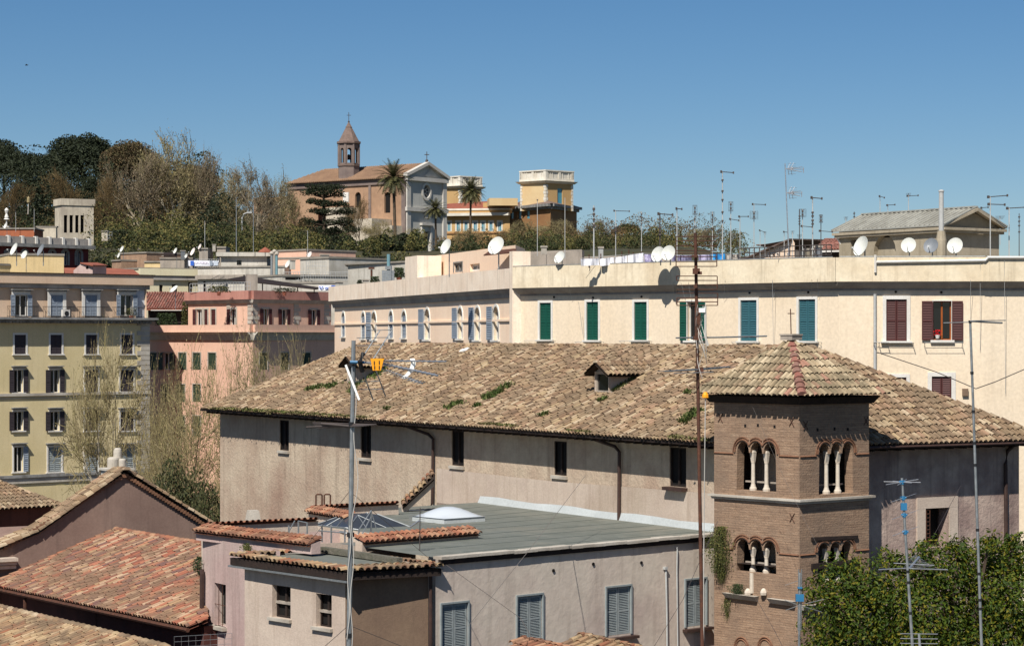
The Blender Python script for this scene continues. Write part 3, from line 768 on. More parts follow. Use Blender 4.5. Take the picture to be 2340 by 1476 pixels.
# small white chimney stub in the light well, pyramid skylight, railings, dome
def frustum(mb, c, r0, r1, z0, z1, rz):
    lo = []; hi = []
    for k in range(4):
        a = rz+math.pi/4+k*math.pi/2
        lo.append(Vector((c.x+r0*math.cos(a), c.y+r0*math.sin(a), z0))); hi.append(Vector((c.x+r1*math.cos(a), c.y+r1*math.sin(a), z1)))
    mb.hexa(lo+hi)
ch = q2(578,1222,ZR-.3); mb = MB(); frustum(mb, ch, .42, .22, ZR-.5, ZR+.5, .4)
mb.build('chimney', 'stone', an)
sk = thing('pyramid_skylight', 'grey glass pyramid skylight beside the tile topped parapets', 'skylight', V3(q2(822,1210,ZR), ZR-.5))
c = q2(828,1214,ZR-.2); rz0 = math.atan2(B2.y, B2.x)
mb = MB(); frustum(mb, c, 1.6, 1.6, ZR-.5, ZR-.1, rz0); mb.build('base', 'old_white_plaster', sk)
mb = MB(); frustum(mb, c, 1.75, .5, ZR-.09, ZR+.36, rz0); g = mb.build('glazing', 'skylight_glass', sk)
mb = MB()
for k in range(4):
    a = rz0+math.pi/4+k*math.pi/2; b = a+math.pi/2
    p = Vector((c.x+1.77*math.cos(a), c.y+1.77*math.sin(a), ZR-.08)); q = Vector((c.x+1.77*math.cos(b), c.y+1.77*math.sin(b), ZR-.08)); t = Vector((c.x+.5*math.cos(a), c.y+.5*math.sin(a), ZR+.37))
    mb.tube([p, t], .025, 4); mb.tube([p, q], .03, 4)
    for j in (.33, .66): mb.tube([p.lerp(q, j), t], .015, 4)
mb.build('glazing_bars', 'galv', sk)
dm = thing('dome_skylight', 'white domed plastic skylight on the flat grey roof', 'skylight', V3(q2(1025,1192,ZR), ZR))
c = q2(1025,1190,ZR); rr = 1.22
mb = MB(); frustum(mb, c, rr, rr*.98, ZR+.001, ZR+.16, rz0+.15); mb.build('curb', 'membrane', dm)
mb = MB(); N = 10; ca, sa = math.cos(rz0+.15), math.sin(rz0+.15); h = rr*.72
vs = []; fs = []
for i in range(N+1):
    for j in range(N+1):
        a = -1+2*i/N; b = -1+2*j/N; z = .32*(1-a*a)*(1-b*b)
        vs.append(Vector((c.x+(a*ca-b*sa)*h, c.y+(a*sa+b*ca)*h, ZR+.165+z)))
for i in range(N):
    for j in range(N):
        o = i*(N+1)+j; fs.append((o, o+N+1, o+N+2, o+1))
mb.add(vs, fs); mb.build('dome', 'skylight_white', dm, smooth=True)
# galvanised railing round the light well
rl = thing('roof_railing', 'galvanised roof railing with braces around the sunken skylight', 'railing', V3(q2(730,1220,ZR), ZR-.5))
def post(mbx, x, y0, y1, D): mbx.tube([at(x, y0, D), at(x, y1, D)], .028, 5)
mb = MB()
for x, y0, y1, D in ((660,1200,1236,71),(682,1190,1237,71),(702,1194,1238,70.5),(736,1198,1238,70),(757,1198,1240,69.5),(788,1204,1242,69),(820,1208,1242,69),(848,1166,1240,69.5)): post(mb, x, y0, y1, D)
mb.tube([at(682,1190,71), at(702,1194,70.5)], .02, 5); mb.tube([at(660,1214,71), at(674,1189,71)], .02, 5)
mb.tube([at(728,1200,70), at(788,1205,69), at(820,1210,69)], .02, 5); mb.tube([at(728,1212,70), at(788,1217,69), at(820,1222,69)], .02, 5)
mb.tube([at(820,1210,69), at(848,1166,69.5), at(860,1208,69.5)], .02, 5); mb.tube([at(825,1225,69), at(848,1180,69.5)], .02, 5)
mb.build('rails', 'galv', rl)
# two bent ladder hoops on the rim
for x in (722, 741):
    mb = MB(); mb.tube([at(x, 1166, 79.5), at(x, 1131, 79.5), at(x+2, 1129, 79.5), at(x+12, 1129, 79.5), at(x+14, 1131, 79.5), at(x+14, 1168, 79.5)], .03, 5)
    o = mb.build('ladder_hoop', 'rust_metal'); tag(o, 'rusty bent pipe hoop on the tile rim, %s of the two' % ('left' if x < 730 else 'right'), 'ladder', 'rusty ladder hoops')
# tiny antenna standing on the pavilion roof
sa_ = thing('roof_aerial', 'short thin aerial with comb reflector in front of the white domed skylight', 'antenna', at(959,1258,64.5))
mb = MB(); mb.tube([at(959,1258,64.5), at(960,1160,64.5)], .015, 5); mb.build('mast', 'dark_wire', sa_)
mb = MB()
for k in range(9): mb.tube([at(934, 1166+k*4.2, 64.5), at(970, 1165+k*4.2, 64.6)], .006, 3)
mb.tube([at(938,1204,64.4), at(958,1190,64.2)], .03, 5)
mb.build('reflector', 'alu', sa_)

# ---- corner pavilion in front
pv = thing('corner_pavilion', 'low corner block with tile edged flat roof and two dark sash windows', 'building', AB3(4, -12.5, 0))
ZP = 18.72
f0 = Vector((-4.38, 61.0)); fl = Vector((-8.15, 65.4)); fr = Vector((-1.85, 62.3)); fb = fl+fr-f0
cenp = (fl+fr)/2
ins_ = lambda p, d: cenp+(p-cenp)*(1-d/(p-cenp).length)
w0, w1, w2, w3 = ins_(f0,.62), ins_(fl,.55), ins_(fr,.5), ins_(fb,.5)
wP = Wall(w1, w0); wQ = Wall(w0, w2)
hs = []
for x0, y0, x1, y1 in ((622,1338,664,1412),(722,1357,758,1433)):
    window(wP, pv, hs, (x0,y0,x1,y1), 'dark', fw=0, sash='dark_wood', glass='void', sill=False, reveal=.24)
    u0,u1,z0,z1 = wP.rect(x0,y0,x1,y1); m2 = MB(); wP.bar(m2, u0-.12, u1+.06, z0-.09, z0-.002, -.3, .1); m2.build('sill', 'stone', pv)
    m2 = MB(); wP.bar(m2, u0, u1, z0+(z1-z0)*.42, z0+(z1-z0)*.5, -.22, -.12); m2.build('meeting_rail', 'old_grey_plaster', pv)
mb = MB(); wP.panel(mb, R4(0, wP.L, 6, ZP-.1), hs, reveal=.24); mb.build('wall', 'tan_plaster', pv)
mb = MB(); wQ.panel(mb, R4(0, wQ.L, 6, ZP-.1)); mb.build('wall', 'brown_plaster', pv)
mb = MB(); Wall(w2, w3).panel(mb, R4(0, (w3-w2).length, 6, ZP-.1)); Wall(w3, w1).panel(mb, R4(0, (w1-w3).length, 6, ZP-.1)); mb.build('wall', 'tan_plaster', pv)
mb = MB(); mb.add([V3(ins_(p, .45), ZP-.02) for p in (f0, fr, fb, fl)], [(0,1,2,3)]); mb.build('flat_roof', 'flat_roof', pv)
mb = MB(); bs = MB()
for k, (a, b) in enumerate(((fl, f0), (f0, fr), (fr, fb), (fb, fl))):
    wd = .5
    ia, ib = ins_(a, wd*1.3), ins_(b, wd*1.3)
    u = V3((b-a).normalized(), 0); p = [V3(a, ZP-.03), V3(b, ZP-.03), V3(ib, ZP+.015), V3(ia, ZP+.015)]
    s = p[3]-p[0]; s = s-u*s.dot(u)
    tiles(mb, bs, p, u, s, pitch=.215, row=.5, r=.098, seed=50+k, eaves_out=.09, jit=.02)
bs.add([V3(p, ZP-.09) for p in (f0, fr, fb, fl)], [(3,2,1,0)])
rb = bs.build('roof_edge', 'tile_bed', pv); mb.build('edge_tiles', 'mixed_tile', rb)
mb = MB()
for a, b in ((fl, f0), (f0, fr)): mb.beam(V3(ins_(a,.12), ZP-.17), V3(ins_(b,.12), ZP-.17), .12, .2)
mb.build('eaves_board', 'dark_wood', pv)
mb = MB()
for a, b in ((fl, f0),): mb.beam(V3(ins_(a,.05), ZP-.31), V3(ins_(b,.05), ZP-.31), .14, .05)
mb.build('gutter', 'galv', pv)
mb = MB(); mb.tube([wQ.pt(wQ.L+.03, ZP-.3, .1), wQ.pt(wQ.L+.03, 6, .1)], .05, 7); mb.build('downpipe', 'copper_pipe', pv)
# raised mossy kerb at the back of the pavilion roof
mb = MB(); mb.beam(V3(ins_(fb,.7), ZP+.1), V3(ins_(fr,1.4), ZP+.08), .2, .16); mb.build('kerb', 'moss_stone', pv)

# ---- pink block with one narrow window and drainpipe (joins the terrace rim)
pk = thing('pink_block', 'narrow pink rendered block with one barred window left of the corner pavilion', 'building', V3(L0, 0))
pl0 = q2(463,1216,19.0); pl1 = q2(640,1246,19.0)
wK = Wall(pl0, pl1); hs = []
u0,u1,z0,z1 = wK.rect(490,1333,516,1430)
window(wK, pk, hs, (490,1333,516,1430), 'dark', fw=0, sash='old_grey_plaster', sill=True, reveal=.3)
mb = MB(); wK.panel(mb, R4(0, wK.L, 6, 18.85), hs, reveal=.3)
Wall(pl0+B2*6, pl0).panel(mb, R4(0, 6, 6, 18.85))
mb.build('wall', 'pink_plaster', pk)
mb = MB()
for k in range(1, 3): mb.tube([wK.pt(u0+(u1-u0)*k/3, z0, -.02), wK.pt(u0+(u1-u0)*k/3, z1, -.02)], .01, 4)
mb.tube([wK.pt(u0, (z0+z1)/2, -.02), wK.pt(u1, (z0+z1)/2, -.02)], .01, 4)
mb.build('window_bars', 'rust_metal', pk)
pipe_on(wK, [(469,1300),(470,1310),(469,1440),(460,1462),(450,1476),(446,1500)], .075, 'copper_pipe', pk)
# wire fence panel, bottom left of it
fe = thing('wire_fence', 'thin wire mesh fence panel at the foot of the pink block', 'fence', at(464,1500,66))
mb = MB()
for k in range(9): mb.tube([at(398+k*16.5, 1450-k*.6+(0 if k > 3 else 4), 66), at(398+k*16.5, 1500, 66)], .006, 3)
for k in range(4): mb.tube([at(398, 1454+k*12, 66), at(530, 1446+k*12, 66)], .006, 3)
mb.build('mesh', 'galv', fe)

# =================================================================== gabled church, lower left
gb = thing('gabled_house', 'brown rendered gabled building with tan tiled verges at lower left', 'building', V3((-14, 83), 0))
GR = Vector((-11.44, 85.0))
def G(u, z, off=0): p = GR-B2*u; n_ = -A2; p = p+n_*off; return Vector((p.x, p.y, z))
wG = Wall(GR-B2*11, GR)                              # seen from front-right; u runs left to right
mb = MB()
U = lambda u: 11-u
zap = 20.12; zr = 18.05
gout = [(U(11), 6), (U(0), 6), (U(-.1), zr-.02), (U(3.22), zap-.12), (U(6.5), 17.98), (U(8.0), 17.45), (U(11), 16.4)]
wG.panel(mb, gout); mb.build('wall', 'gable_plaster', gb)
bk = A2*1.0
mb = MB(); bs = MB()
def slope(pa, pb, zb_, zt_, seed, m=None):           # pa low, pb high (u values); runs back by bk
    a = G(pa, zb_, .12); b = G(pb, zt_, .12); c = b+V3(bk, 0); d = a+V3(bk, 0)
    tiles(mb, bs, [a, d, c, b], V3(A2, 0), b-a, pitch=.22, row=.36, seed=seed)
    bs.add([p-Vector((0,0,.1)) for p in (a, d, c, b)], [(0,1,2,3)])
slope(-.45, 3.22, zr-.2, zap, 61)
slope(6.5, 3.22, 18.05, zap, 62)
slope(9.4, 6.5, 17.0, 18.05, 63)
# verge tiles laid along the gable edge
for a, b, sd in ((G(-.45, zr-.2, .08), G(3.22, zap, .08), 1), (G(6.5, 18.05, .08), G(3.22, zap, .08), 2), (G(9.4, 17.0, .08), G(6.5, 18.05, .08), 3)):
    ridge(mb, a, b, r=.13, step=.3, seed=70+sd); 
ridge(mb, G(3.22, zap, .3), G(3.22, zap, .3)+V3(bk, 0), seed=75)
rb = bs.build('roof', 'tile_bed', gb); mb.build('roof_tiles', 'old_tile', rb)
mb = MB()
for k in range(34):                                  # toothed brick verge under the tiles
    t = (k+.5)/34
    for (ua, za, ub, zb_) in ((-.3, zr-.2, 3.22, zap-.08), (7.8, 17.55, 3.22, zap-.08)):
        p = G(ua+(ub-ua)*t, za+(zb_-za)*t-.11, .05); mb.box(p, .13, .13, .12, math.atan2(B2.y, B2.x))
mb.build('verge_bricks', 'brick_trim', gb)
mb = MB()
for zz, o_ in ((16.95, .3), (17.08, .42), (16.8, .2)):
    mb.beam(G(9.9, zz, o_*.5), G(7.4, zz, o_*.5), o_+.1, .12)
mb.build('cornice', 'tan_plaster', gb)
# chimney pots on the ridge
cpn = V3(GR-B2*3.5+A2*1.2, 0)
cs = thing('chimney_stack', 'stubby white chimney with three round pots behind the gable apex', 'chimney', (cpn.x, cpn.y, 19.7))
c = at(266,1082,84.5); mb = MB(); mb.box(c+Vector((0,0,-.1)), .95, .7, .5, .5); mb.box(c+Vector((0,0,.18)), 1.1, .85, .08, .5); mb.build('stack', 'old_white_plaster', cs)
for dx, dy, h, r in ((-.12,0,.42,.22),(.22,0,.36,.14),(.02,.15,.75,.16)):
    mb = MB(); mb.lathe(c+Vector((dx, dy, .2)), [(r,0),(r,h*.8),(r*.9,h*.92),(r*.6,h)], 16); mb.build('chimney_pot', 'stone', cs, smooth=False)

# ---- red tile roof in front of the gable
rd = thing('red_tile_house', 'low house with patchy red and tan tiled roof under the brown gable', 'building', V3((-12, 76), 0))
ra, rbv, rc, rdv = Vector((-14.6, 83.15, 18.0)), at(458,1243,77.4), at(432,1432,69.0), at(-60,1326,81.9)
# make it planar: ra, rbv on the top edge; low edge at z 16.15
def onplane(x, y, p0, n): d = Vector(((x-CX)/F, 1, -(y-HY)/F)); o = Vector((0,0,CZ)); return o+d*((p0-o).dot(n)/d.dot(n))
ur = (rbv-ra); ur.z = 0; ur.normalize(); vr = Vector((-.86, -.51, 0)); vr = (vr-ur*vr.dot(ur)).normalized(); sd_ = Vector((-vr.x, -vr.y, .375)).normalized()
nr = ur.cross(sd_); nr = nr if nr.z > 0 else -nr
P_ = [onplane(265,1211,ra,nr), onplane(470,1243,ra,nr), onplane(470,1420,ra,nr), onplane(432,1432,ra,nr), onplane(-70,1325,ra,nr)]
P_[4] = onplane(-70, 1322, ra, nr); P_.append(onplane(-70,1352,ra,nr) if False else onplane(-10,1318,ra,nr))
P_ = [onplane(265,1211,ra,nr), onplane(475,1246,ra,nr), onplane(475,1415,ra,nr), onplane(432,1432,ra,nr), onplane(0,1341,ra,nr), onplane(-90,1322,ra,nr), onplane(-60,1345,ra,nr)+Vector((0,0,.0))]
P_ = P_[:6]+[onplane(0,1328,ra,nr)]
mb = MB(); bs = MB(); tiles(mb, bs, P_, ur, sd_, pitch=.2, row=.44, r=.088, seed=81, jit=.016, phase=1)
bs.add([p-Vector((0,0,.08)) for p in P_], [tuple(range(len(P_)))])
rb = bs.build('roof', 'tile_bed_red', rd); mb.build('roof_tiles', 'red_tile', rb)
mb = MB(); ridge(mb, P_[0]+Vector((0,0,.02)), P_[1]+Vector((0,0,.02)), r=.13, seed=82); ridge(mb, P_[6]+Vector((0,0,.04)), P_[0]+Vector((0,0,.04)), r=.11, seed=83); mb.build('ridge_tiles', 'rust_tile', rb)
mb = MB()                                            # pale kerb wall strip above the verge
ex_ = P_[0]-P_[6]; PK0 = P_[6].lerp(P_[0], .9)
mb.hexa([P_[6]+Vector((.1,.2,0)), PK0+Vector((.1,.2,0)), PK0+Vector((.25,.6,0)), P_[6]+Vector((.25,.6,0)), P_[6]+Vector((.1,.2,.16)), PK0+Vector((.1,.2,.16)), PK0+Vector((.25,.6,.16)), P_[6]+Vector((.25,.6,.16))])
mb.build('kerb', 'gable_plaster', rd)
mb = MB(); lo = P_[3]; hi = P_[5]                     # wall below the eaves
d_ = (lo-hi).normalized(); inn = Vector((-vr.x, -vr.y, 0))*.5
a = hi+inn; b = lo+inn
mb.quad(Vector((a.x,a.y,6)), Vector((b.x,b.y,6)), Vector((b.x,b.y,b.z-.02)), Vector((a.x,a.y,a.z-.02)))
c = P_[2]+inn*.2; mb.quad(Vector((b.x,b.y,6)), Vector((c.x+4,c.y+4,6)), Vector((c.x+4,c.y+4,b.z)), Vector((b.x,b.y,b.z-.02)))
mb.build('wall', 'dark_red_plaster', rd)
mb = MB(); mb.tube([hi+Vector((-.03,-.05,-.09)), lo+Vector((-.03,-.05,-.09))], .07, 6); mb.build('gutter', 'rust_metal', rd)
for x, y0_, y1_ in ((57,1362,1400),(222,1398,1440)):
    mb = MB(); mb.tube([at(x,y0_,78 if x<100 else 74.5), at(x,y1_,78 if x<100 else 74.5)], .06, 6); mb.build('downpipe', 'rust_metal', rd)

# ---- lowest roof at the bottom-left corner
lw = thing('lower_tile_house', 'lowest tiled roof in the bottom left corner, tan and orange tiles', 'building', V3((-11, 66), 0))
pa = at(-60,1372,74.5); n0 = nr
Q_ = [onplane(-60,1374,pa,n0), onplane(400,1484,pa,n0), onplane(300,1560,pa,n0), onplane(-160,1440,pa,n0)]
mb = MB(); bs = MB(); tiles(mb, bs, Q_, ur, sd_, pitch=.2, row=.44, r=.088, seed=85, jit=.016, phase=1); bs.add([p-Vector((0,0,.08)) for p in Q_], [(0,1,2,3)])
rb = bs.build('roof', 'tile_bed_red', lw); mb.build('roof_tiles', 'mixed_tile', rb)
mb = MB(); ridge(mb, Q_[0]+Vector((0,0,.02)), Q_[1]+Vector((0,0,.02)), r=.13, seed=86); mb.build('ridge_tiles', 'old_tile', rb)
mb = MB()
cc = sum(Q_, Vector())/4; q_ = [cc+(p-cc)*.92 for p in Q_]
for i in range(4):
    a, b = q_[i], q_[(i+1) % 4]; mb.quad(Vector((a.x,a.y,4)), Vector((b.x,b.y,4)), Vector((b.x,b.y,b.z-.1)), Vector((a.x,a.y,a.z-.1)))
mb.build('wall', 'dark_red_plaster', lw)

# ---- small hipped roof at the left edge
hp = thing('small_hip_house', 'small house with grey tan hipped tile roof at the left edge', 'building', V3(at(20,1200,100).xy, 0))
D = 96; z_e = zat(1166, D); z_a = zat(1092, D+4); ctr = Vector((xat(22, D+4), D+4.5))
fr_ = Vector((xat(132, D+1), D+2.5)); fl_ = Vector((xat(-170, D-1), D-2.2))
ud = (fr_-fl_).normalized(); nd = Vector((-ud.y, ud.x)); dep = 6.5
cs4 = [fl_, fr_, fr_+nd*dep, fl_+nd*dep]; ax = (fl_+fr_)/2+nd*dep/2
mb = MB(); bs = MB(); E = [V3(p, z_e) for p in cs4]; al = V3(ax-ud*.6+ud*1.6, z_a); arr = V3(ax+ud*1.7, z_a); al = V3(ax-ud*1.2, z_a)
for pl, u_, sp in (([E[0], E[1], arr, al], V3(ud, 0), V3(nd, 0)*(dep/2)+Vector((0,0,z_a-z_e))), ([E[1], E[2], arr], V3(nd, 0), V3(-ud, 0)*((E[1]-arr).xy.dot(ud))+Vector((0,0,z_a-z_e)))):
    tiles(mb, bs, pl, u_, sp, pitch=.22, row=.36, seed=88)
bs.add([E[2], E[3], al, arr], [(0,1,2,3)]); bs.add([E[3], E[0], al], [(0,1,2)])
ridge(mb, al, arr, seed=3); ridge(mb, arr, E[1], seed=4); ridge(mb, al, E[0], seed=5)
rb = bs.build('roof', 'tile_bed', hp); mb.build('roof_tiles', 'old_tile', rb)
mb = MB(); cc = sum((Vector(p) for p in cs4), Vector((0,0)))/4
wc = [cc+(p-cc)*.9 for p in cs4]
for i in range(4): w = Wall(wc[i], wc[(i+1) % 4]); w.panel(mb, R4(0, w.L, 4, z_e-.03))
mb.build('wall', 'dark_red_plaster', hp)
mb = MB(); mb.quad(at(-20,1205,90), at(88,1200,91), at(70,1240,89), at(-20,1262,88)); 
mb.add([at(-20,1205,90)-Vector((0,0,.6)), at(88,1200,91)-Vector((0,0,.6)), at(70,1240,89)-Vector((0,0,.6)), at(-20,1262,88)-Vector((0,0,.6))], [(0,1,2,3)])
mb.build('porch_roof', 'gable_plaster', hp)

# ---- roof fragments along the bottom edge, in front of the mauve wall
for nm, lab, x0, y0, x1, y1, D, mt_, sd in (
    ('tiled_canopy', 'small canopy with orange cover tiles at the bottom edge, left one', 1196,1457,1330,1486,58,'rust_tile',91),
    ('tiled_canopy', 'dark edged tiled canopy at the bottom edge, right of the orange one', 1322,1447,1520,1492,58,'mixed_tile',92)):
    t_ = thing(nm, lab, 'canopy', at((x0+x1)/2, y1, D), 'tiled canopies on the bottom edge')
    a = at(x0, y0, D+.8); b = at(x1, y1, D-.8); dz = Vector((-.5,-.75,-.22)); u = (b-a).normalized()
    poly = [a+dz*1.0, b+dz*1.0, b, a]; s = -dz-u*(-dz).dot(u)
    mb = MB(); bs = MB(); tiles(mb, bs, poly, u, s, pitch=.22, row=.4, seed=sd); bs.add([p-Vector((0,0,.1)) for p in poly], [(0,1,2,3)])
    ridge(mb, b, a, r=.1, seed=sd)
    r_ = bs.build('roof', 'dark_wood', t_); mb.build('roof_tiles', mt_, r_)
    mb = MB(); mb.hexa([p+Vector((.1,.15,-4)) for p in poly]+[p+Vector((.1,.15,-.12)) for p in poly]); mb.build('wall', 'tan_plaster' if sd == 92 else 'old_white_plaster', t_)
# =================================================================== cream apartment block
def pD(x, D): return Vector((xat(x, D), D))
K = [pD(765,172), pD(1187,125), pD(1917,110), pD(2248,109.5), pD(2600,110)]
cb = thing('cream_apartment_block', 'long cream apartment building with white framed green shuttered windows', 'building', V3((K[0]+K[3])/2+Vector((0,12)), 0))
cw1, cw2, cw3, cw4 = (Wall(K[i], K[i+1]) for i in range(4))
LIP = 27.62; TOP = 28.78
h1, h2, h3, h4 = [], [], [], []
for x0, x1, ya, yb, st in ((782,789,714,769,'closed'),(827,835,714,774,'closed'),(850,861,713,776,'openL'),(890,899,711,772,'closed'),(919,929,711,772,'closed'),
                       (971,983,706,776,'openL'),(1047,1058,703,774,'openL'),(1086,1098,702,777,'openL'),(1128,1141,700,777,'openL')):
    u0,u1,z0,z1 = cw1.rect(x0,ya,x1,yb)
    window(cw1, cb, h1, None, st, frame='white_trim', shut='blue_grey_shutter', fw=.14, rect=(u0,u1,z0,z1), reveal=.25, arched=True, slats=14, sill=True, open_w=(u1-u0)*.95)
for x0, x1, ya, yb, st, sh in ((1234,1260,692,776,'closed','green_shutter'),(1341,1368,690,777,'closed','green_shutter'),(1450,1479,690,777,'closed','green_shutter'),
                       (1571,1599,690,778,'open','green_shutter'),(1693,1730,686,779,'closed','blue_green_shutter'),(1826,1864,684,779,'closed','blue_green_shutter')):
    window(cw2, cb, h2, (x0,ya,x1,yb), st, frame='white_trim', shut=sh, fw=.13 if st == 'closed' else .1, slats=22, sill=True)
for k, (x0, x1) in enumerate(((1234,1260),(1341,1368),(1450,1479),(1571,1599),(1693,1730),(1826,1864))):    # storey below, behind the tiled roof
    window(cw2, cb, h2, (x0,860,x1,950), 'closed', frame='white_trim', shut='green_shutter', fw=.13, slats=10)
window(cw3, cb, h3, (2025,684,2072,779), 'closed', frame='white_trim', shut='brown_shutter', fw=.17, slats=22)
window(cw3, cb, h3, (2132,688,2174,777), 'open', frame='white_trim', shut='brown_shutter', fw=.05, slats=22, sash='wood_sash', open_w=.52)
window(cw3, cb, h3, (2022,862,2071,950), 'closed', frame='white_trim', shut='brown_shutter', fw=.17, slats=16)
window(cw3, cb, h3, (2129,860,2174,945), 'closed', frame='white_trim', shut='brown_shutter', fw=.2, slats=16)
mb = MB()
cw1.panel(mb, R4(0, cw1.L, 0, LIP), h1)
cw2.panel(mb, R4(0, cw2.L, 0, LIP), h2, reveal=.2); cw3.panel(mb, R4(0, cw3.L, 0, LIP), h3, reveal=.2); cw4.panel(mb, R4(0, cw4.L, 0, LIP), h4)
back = [K[4]+Vector((6,22)), K[0]+Vector((14,12))]
w = Wall(K[4], back[0]); w.panel(mb, R4(0, w.L, 0, LIP)); w = Wall(back[0], back[1]); w.panel(mb, R4(0, w.L, 0, LIP)); w = Wall(back[1], K[0]); w.panel(mb, R4(0, w.L, 0, LIP))
mb.build('wall', 'cream_plaster', cb)
ob_l = MB(); cw1.panel(ob_l, R4(0.02, cw1.L-.5, 0, LIP-.3), h1, off=.015, reveal=0); ob_l.build('wall', 'peach_plaster', cb)
mb = MB(); mb.add([V3(p, 27.75) for p in K+back], [tuple(range(7))]); mb.build('flat_roof', 'roof_gravel', cb)
# parapet: a course standing proud of the wall, and the moulded cornice under it
def eaves(walls, o, zlo, zhi, m, name, par, th=.35, lift=None):
    mb = MB()
    for i, w in enumerate(walls):
        mb.hexa([w.pt(-o*.35 if i else 0, zlo, o), w.pt(w.L+o*.35, zlo, o), w.pt(w.L, zlo, o-th), w.pt(0, zlo, o-th),
                 w.pt(-o*.35 if i else 0, zhi, o), w.pt(w.L+o*.35, zhi, o), w.pt(w.L, zhi, o-th), w.pt(0, zhi, o-th)])
    return mb.build(name, m, par)
def step_mould(walls, steps, m, par, name='cornice'):
    mb = MB()
    for i, w in enumerate(walls):
        for (o0, z0, o1, z1) in steps:
            mb.hexa([w.pt(-.1, z0, o0), w.pt(w.L+.1, z0, o0), w.pt(w.L, z0, -.05), w.pt(0, z0, -.05), w.pt(-.1, z1, o1), w.pt(w.L+.1, z1, o1), w.pt(w.L, z1, -.05), w.pt(0, z1, -.05)])
    return mb.build(name, m, par)
eaves([cw2, cw3, cw4], .55, LIP, TOP, 'cream_parapet', 'parapet', cb)
step_mould([cw2, cw3, cw4], [(.3,LIP-.2,.5,LIP-.001),(.12,LIP-.32,.28,LIP-.201),(.06,LIP-.42,.06,LIP-.321)], 'grey_cornice', cb)
mb = MB()                                            # left part: parapet in two heights with a taller pier
uA = cw1.px(940, 640)[0]; uB = cw1.px(968, 640)[0]; o = .42
cw1.bar(mb, -.3, uA, LIP, 28.72, o-.35, o); cw1.bar(mb, uA+.001, uB, LIP, 30.15, o-1.6, o+.001); cw1.bar(mb, uB+.001, cw1.L-.451, LIP, 28.73, o-.35, o)
cw1.bar(mb, cw1.L-.45, cw1.L+.12, 0, 29.65, -.6, o+.02)
mb.build('parapet', 'pale_parapet', cb)
step_mould([cw1], [(.25,LIP-.22,.4,LIP-.001),(.12,LIP-.5,.2,LIP-.221)], 'grey_cornice', cb)
mb = MB()
u0, z = cw1.px(770, 741); u1, z1 = cw1.px(1176, 731); cw1.bar(mb, 0, cw1.L-.6, z-.06, z+.06, .01, .1); mb.build('string_course', 'peach_plaster', cb)
mb = MB(); 
for w in (cw2, cw3, cw4): mb.tube([w.pt(0, TOP+.03, .5), w.pt(w.L, TOP+.03, .5)], .03, 5)
mb.build('parapet_rail', 'galv', cb)
mb = MB(); ua = cw3.px(2000,596)[0]; ub = cw3.px(2248,596)[0]; mb.tube([cw3.pt(ua, 28.55, .62), cw3.pt(ub, 28.62, .62), cw3.pt(ub+.1, 28.74, .62)], .07, 7); mb.tube([cw4.pt(0, 28.76, .62), cw4.pt(cw4.L, 28.76, .62)], .07, 7)
mb.tube([cw3.pt(ua-.05, 28.9, .62), cw3.pt(ua-.05, 28.05, .62)], .06, 6)
mb.build('roof_pipe', 'white_trim', cb)
mb = MB(); mb.tube([cw3.pt(*cw3.px(1999,672), .1), cw3.pt(*cw3.px(1999,860), .1)], .075, 7); mb.build('downpipe', 'grey_pipe', cb)
# clothes-line brackets at the window sills
def bracket(w, x0, x1, y, par):
    mb = MB(); u0, z = w.px(x0, y); u1, _ = w.px(x1, y)
    for o in (.2, .42): mb.tube([w.pt(u0, z, o), w.pt(u1, z, o)], .012, 4)
    for u in (u0, u1): mb.tube([w.pt(u, z, 0), w.pt(u, z, .46), w.pt(u, z-.2, 0)], .014, 4)
    mb.build('clothes_rack', 'grey_pipe', par)
for x0, x1, y in ((1210,1269,778),(1326,1380,781),(1427,1490,779),(1684,1735,782),(1826,1878,782)): bracket(cw2, x0, x1, y, cb)
for x0, x1, y in ((1996,2028,782),(2008,2086,783),(2112,2198,783)): bracket(cw3, x0, x1, y, cb)
# cables hanging down the front
mb = MB()
for w, x0, y0, x1, y1 in ((cw2,1300,652,1305,686),(cw2,1538,645,1538,684),(cw2,1556,645,1566,684),(cw2,1657,640,1654,685),(cw2,1573,645,1580,690),(cw2,1780,588,1768,680),(cw2,1765,640,1768,820),(cw2,1855,638,1855,676),(cw2,1868,638,1870,680),(cw3,2218,640,2218,730),(cw3,2240,590,2240,800),(cw4,2295,590,2298,900),(cw2,1322,690,1336,790)):
    o = .62
    mb.tube([w.pt(*w.px(x0, y0, o), o), w.pt(*w.px(x1, y1, .1), .1 if y1 > 670 else o)], .011, 3)
mb.build('cables', 'grey_pipe', cb)
mb = MB()
for w, x, y in ((cw2,1266,679),(cw2,1355,680),(cw2,1466,678),(cw2,1713,669),(cw2,1847,668),(cw3,2047,667),(cw3,2151,668)):
    u, z = w.px(x, y, .02); mb.tube([w.pt(u, z, -.02), w.pt(u, z, .05)], .06, 8)
mb.build('vent_holes', 'dark_wood', cb)
mb = MB(); u, z = cw3.px(2206, 895, .1); cw3.bar(mb, u-.14, u+.14, z-.2, z+.15, 0, .14); mb.build('meter_box', 'brown_plaster', cb)

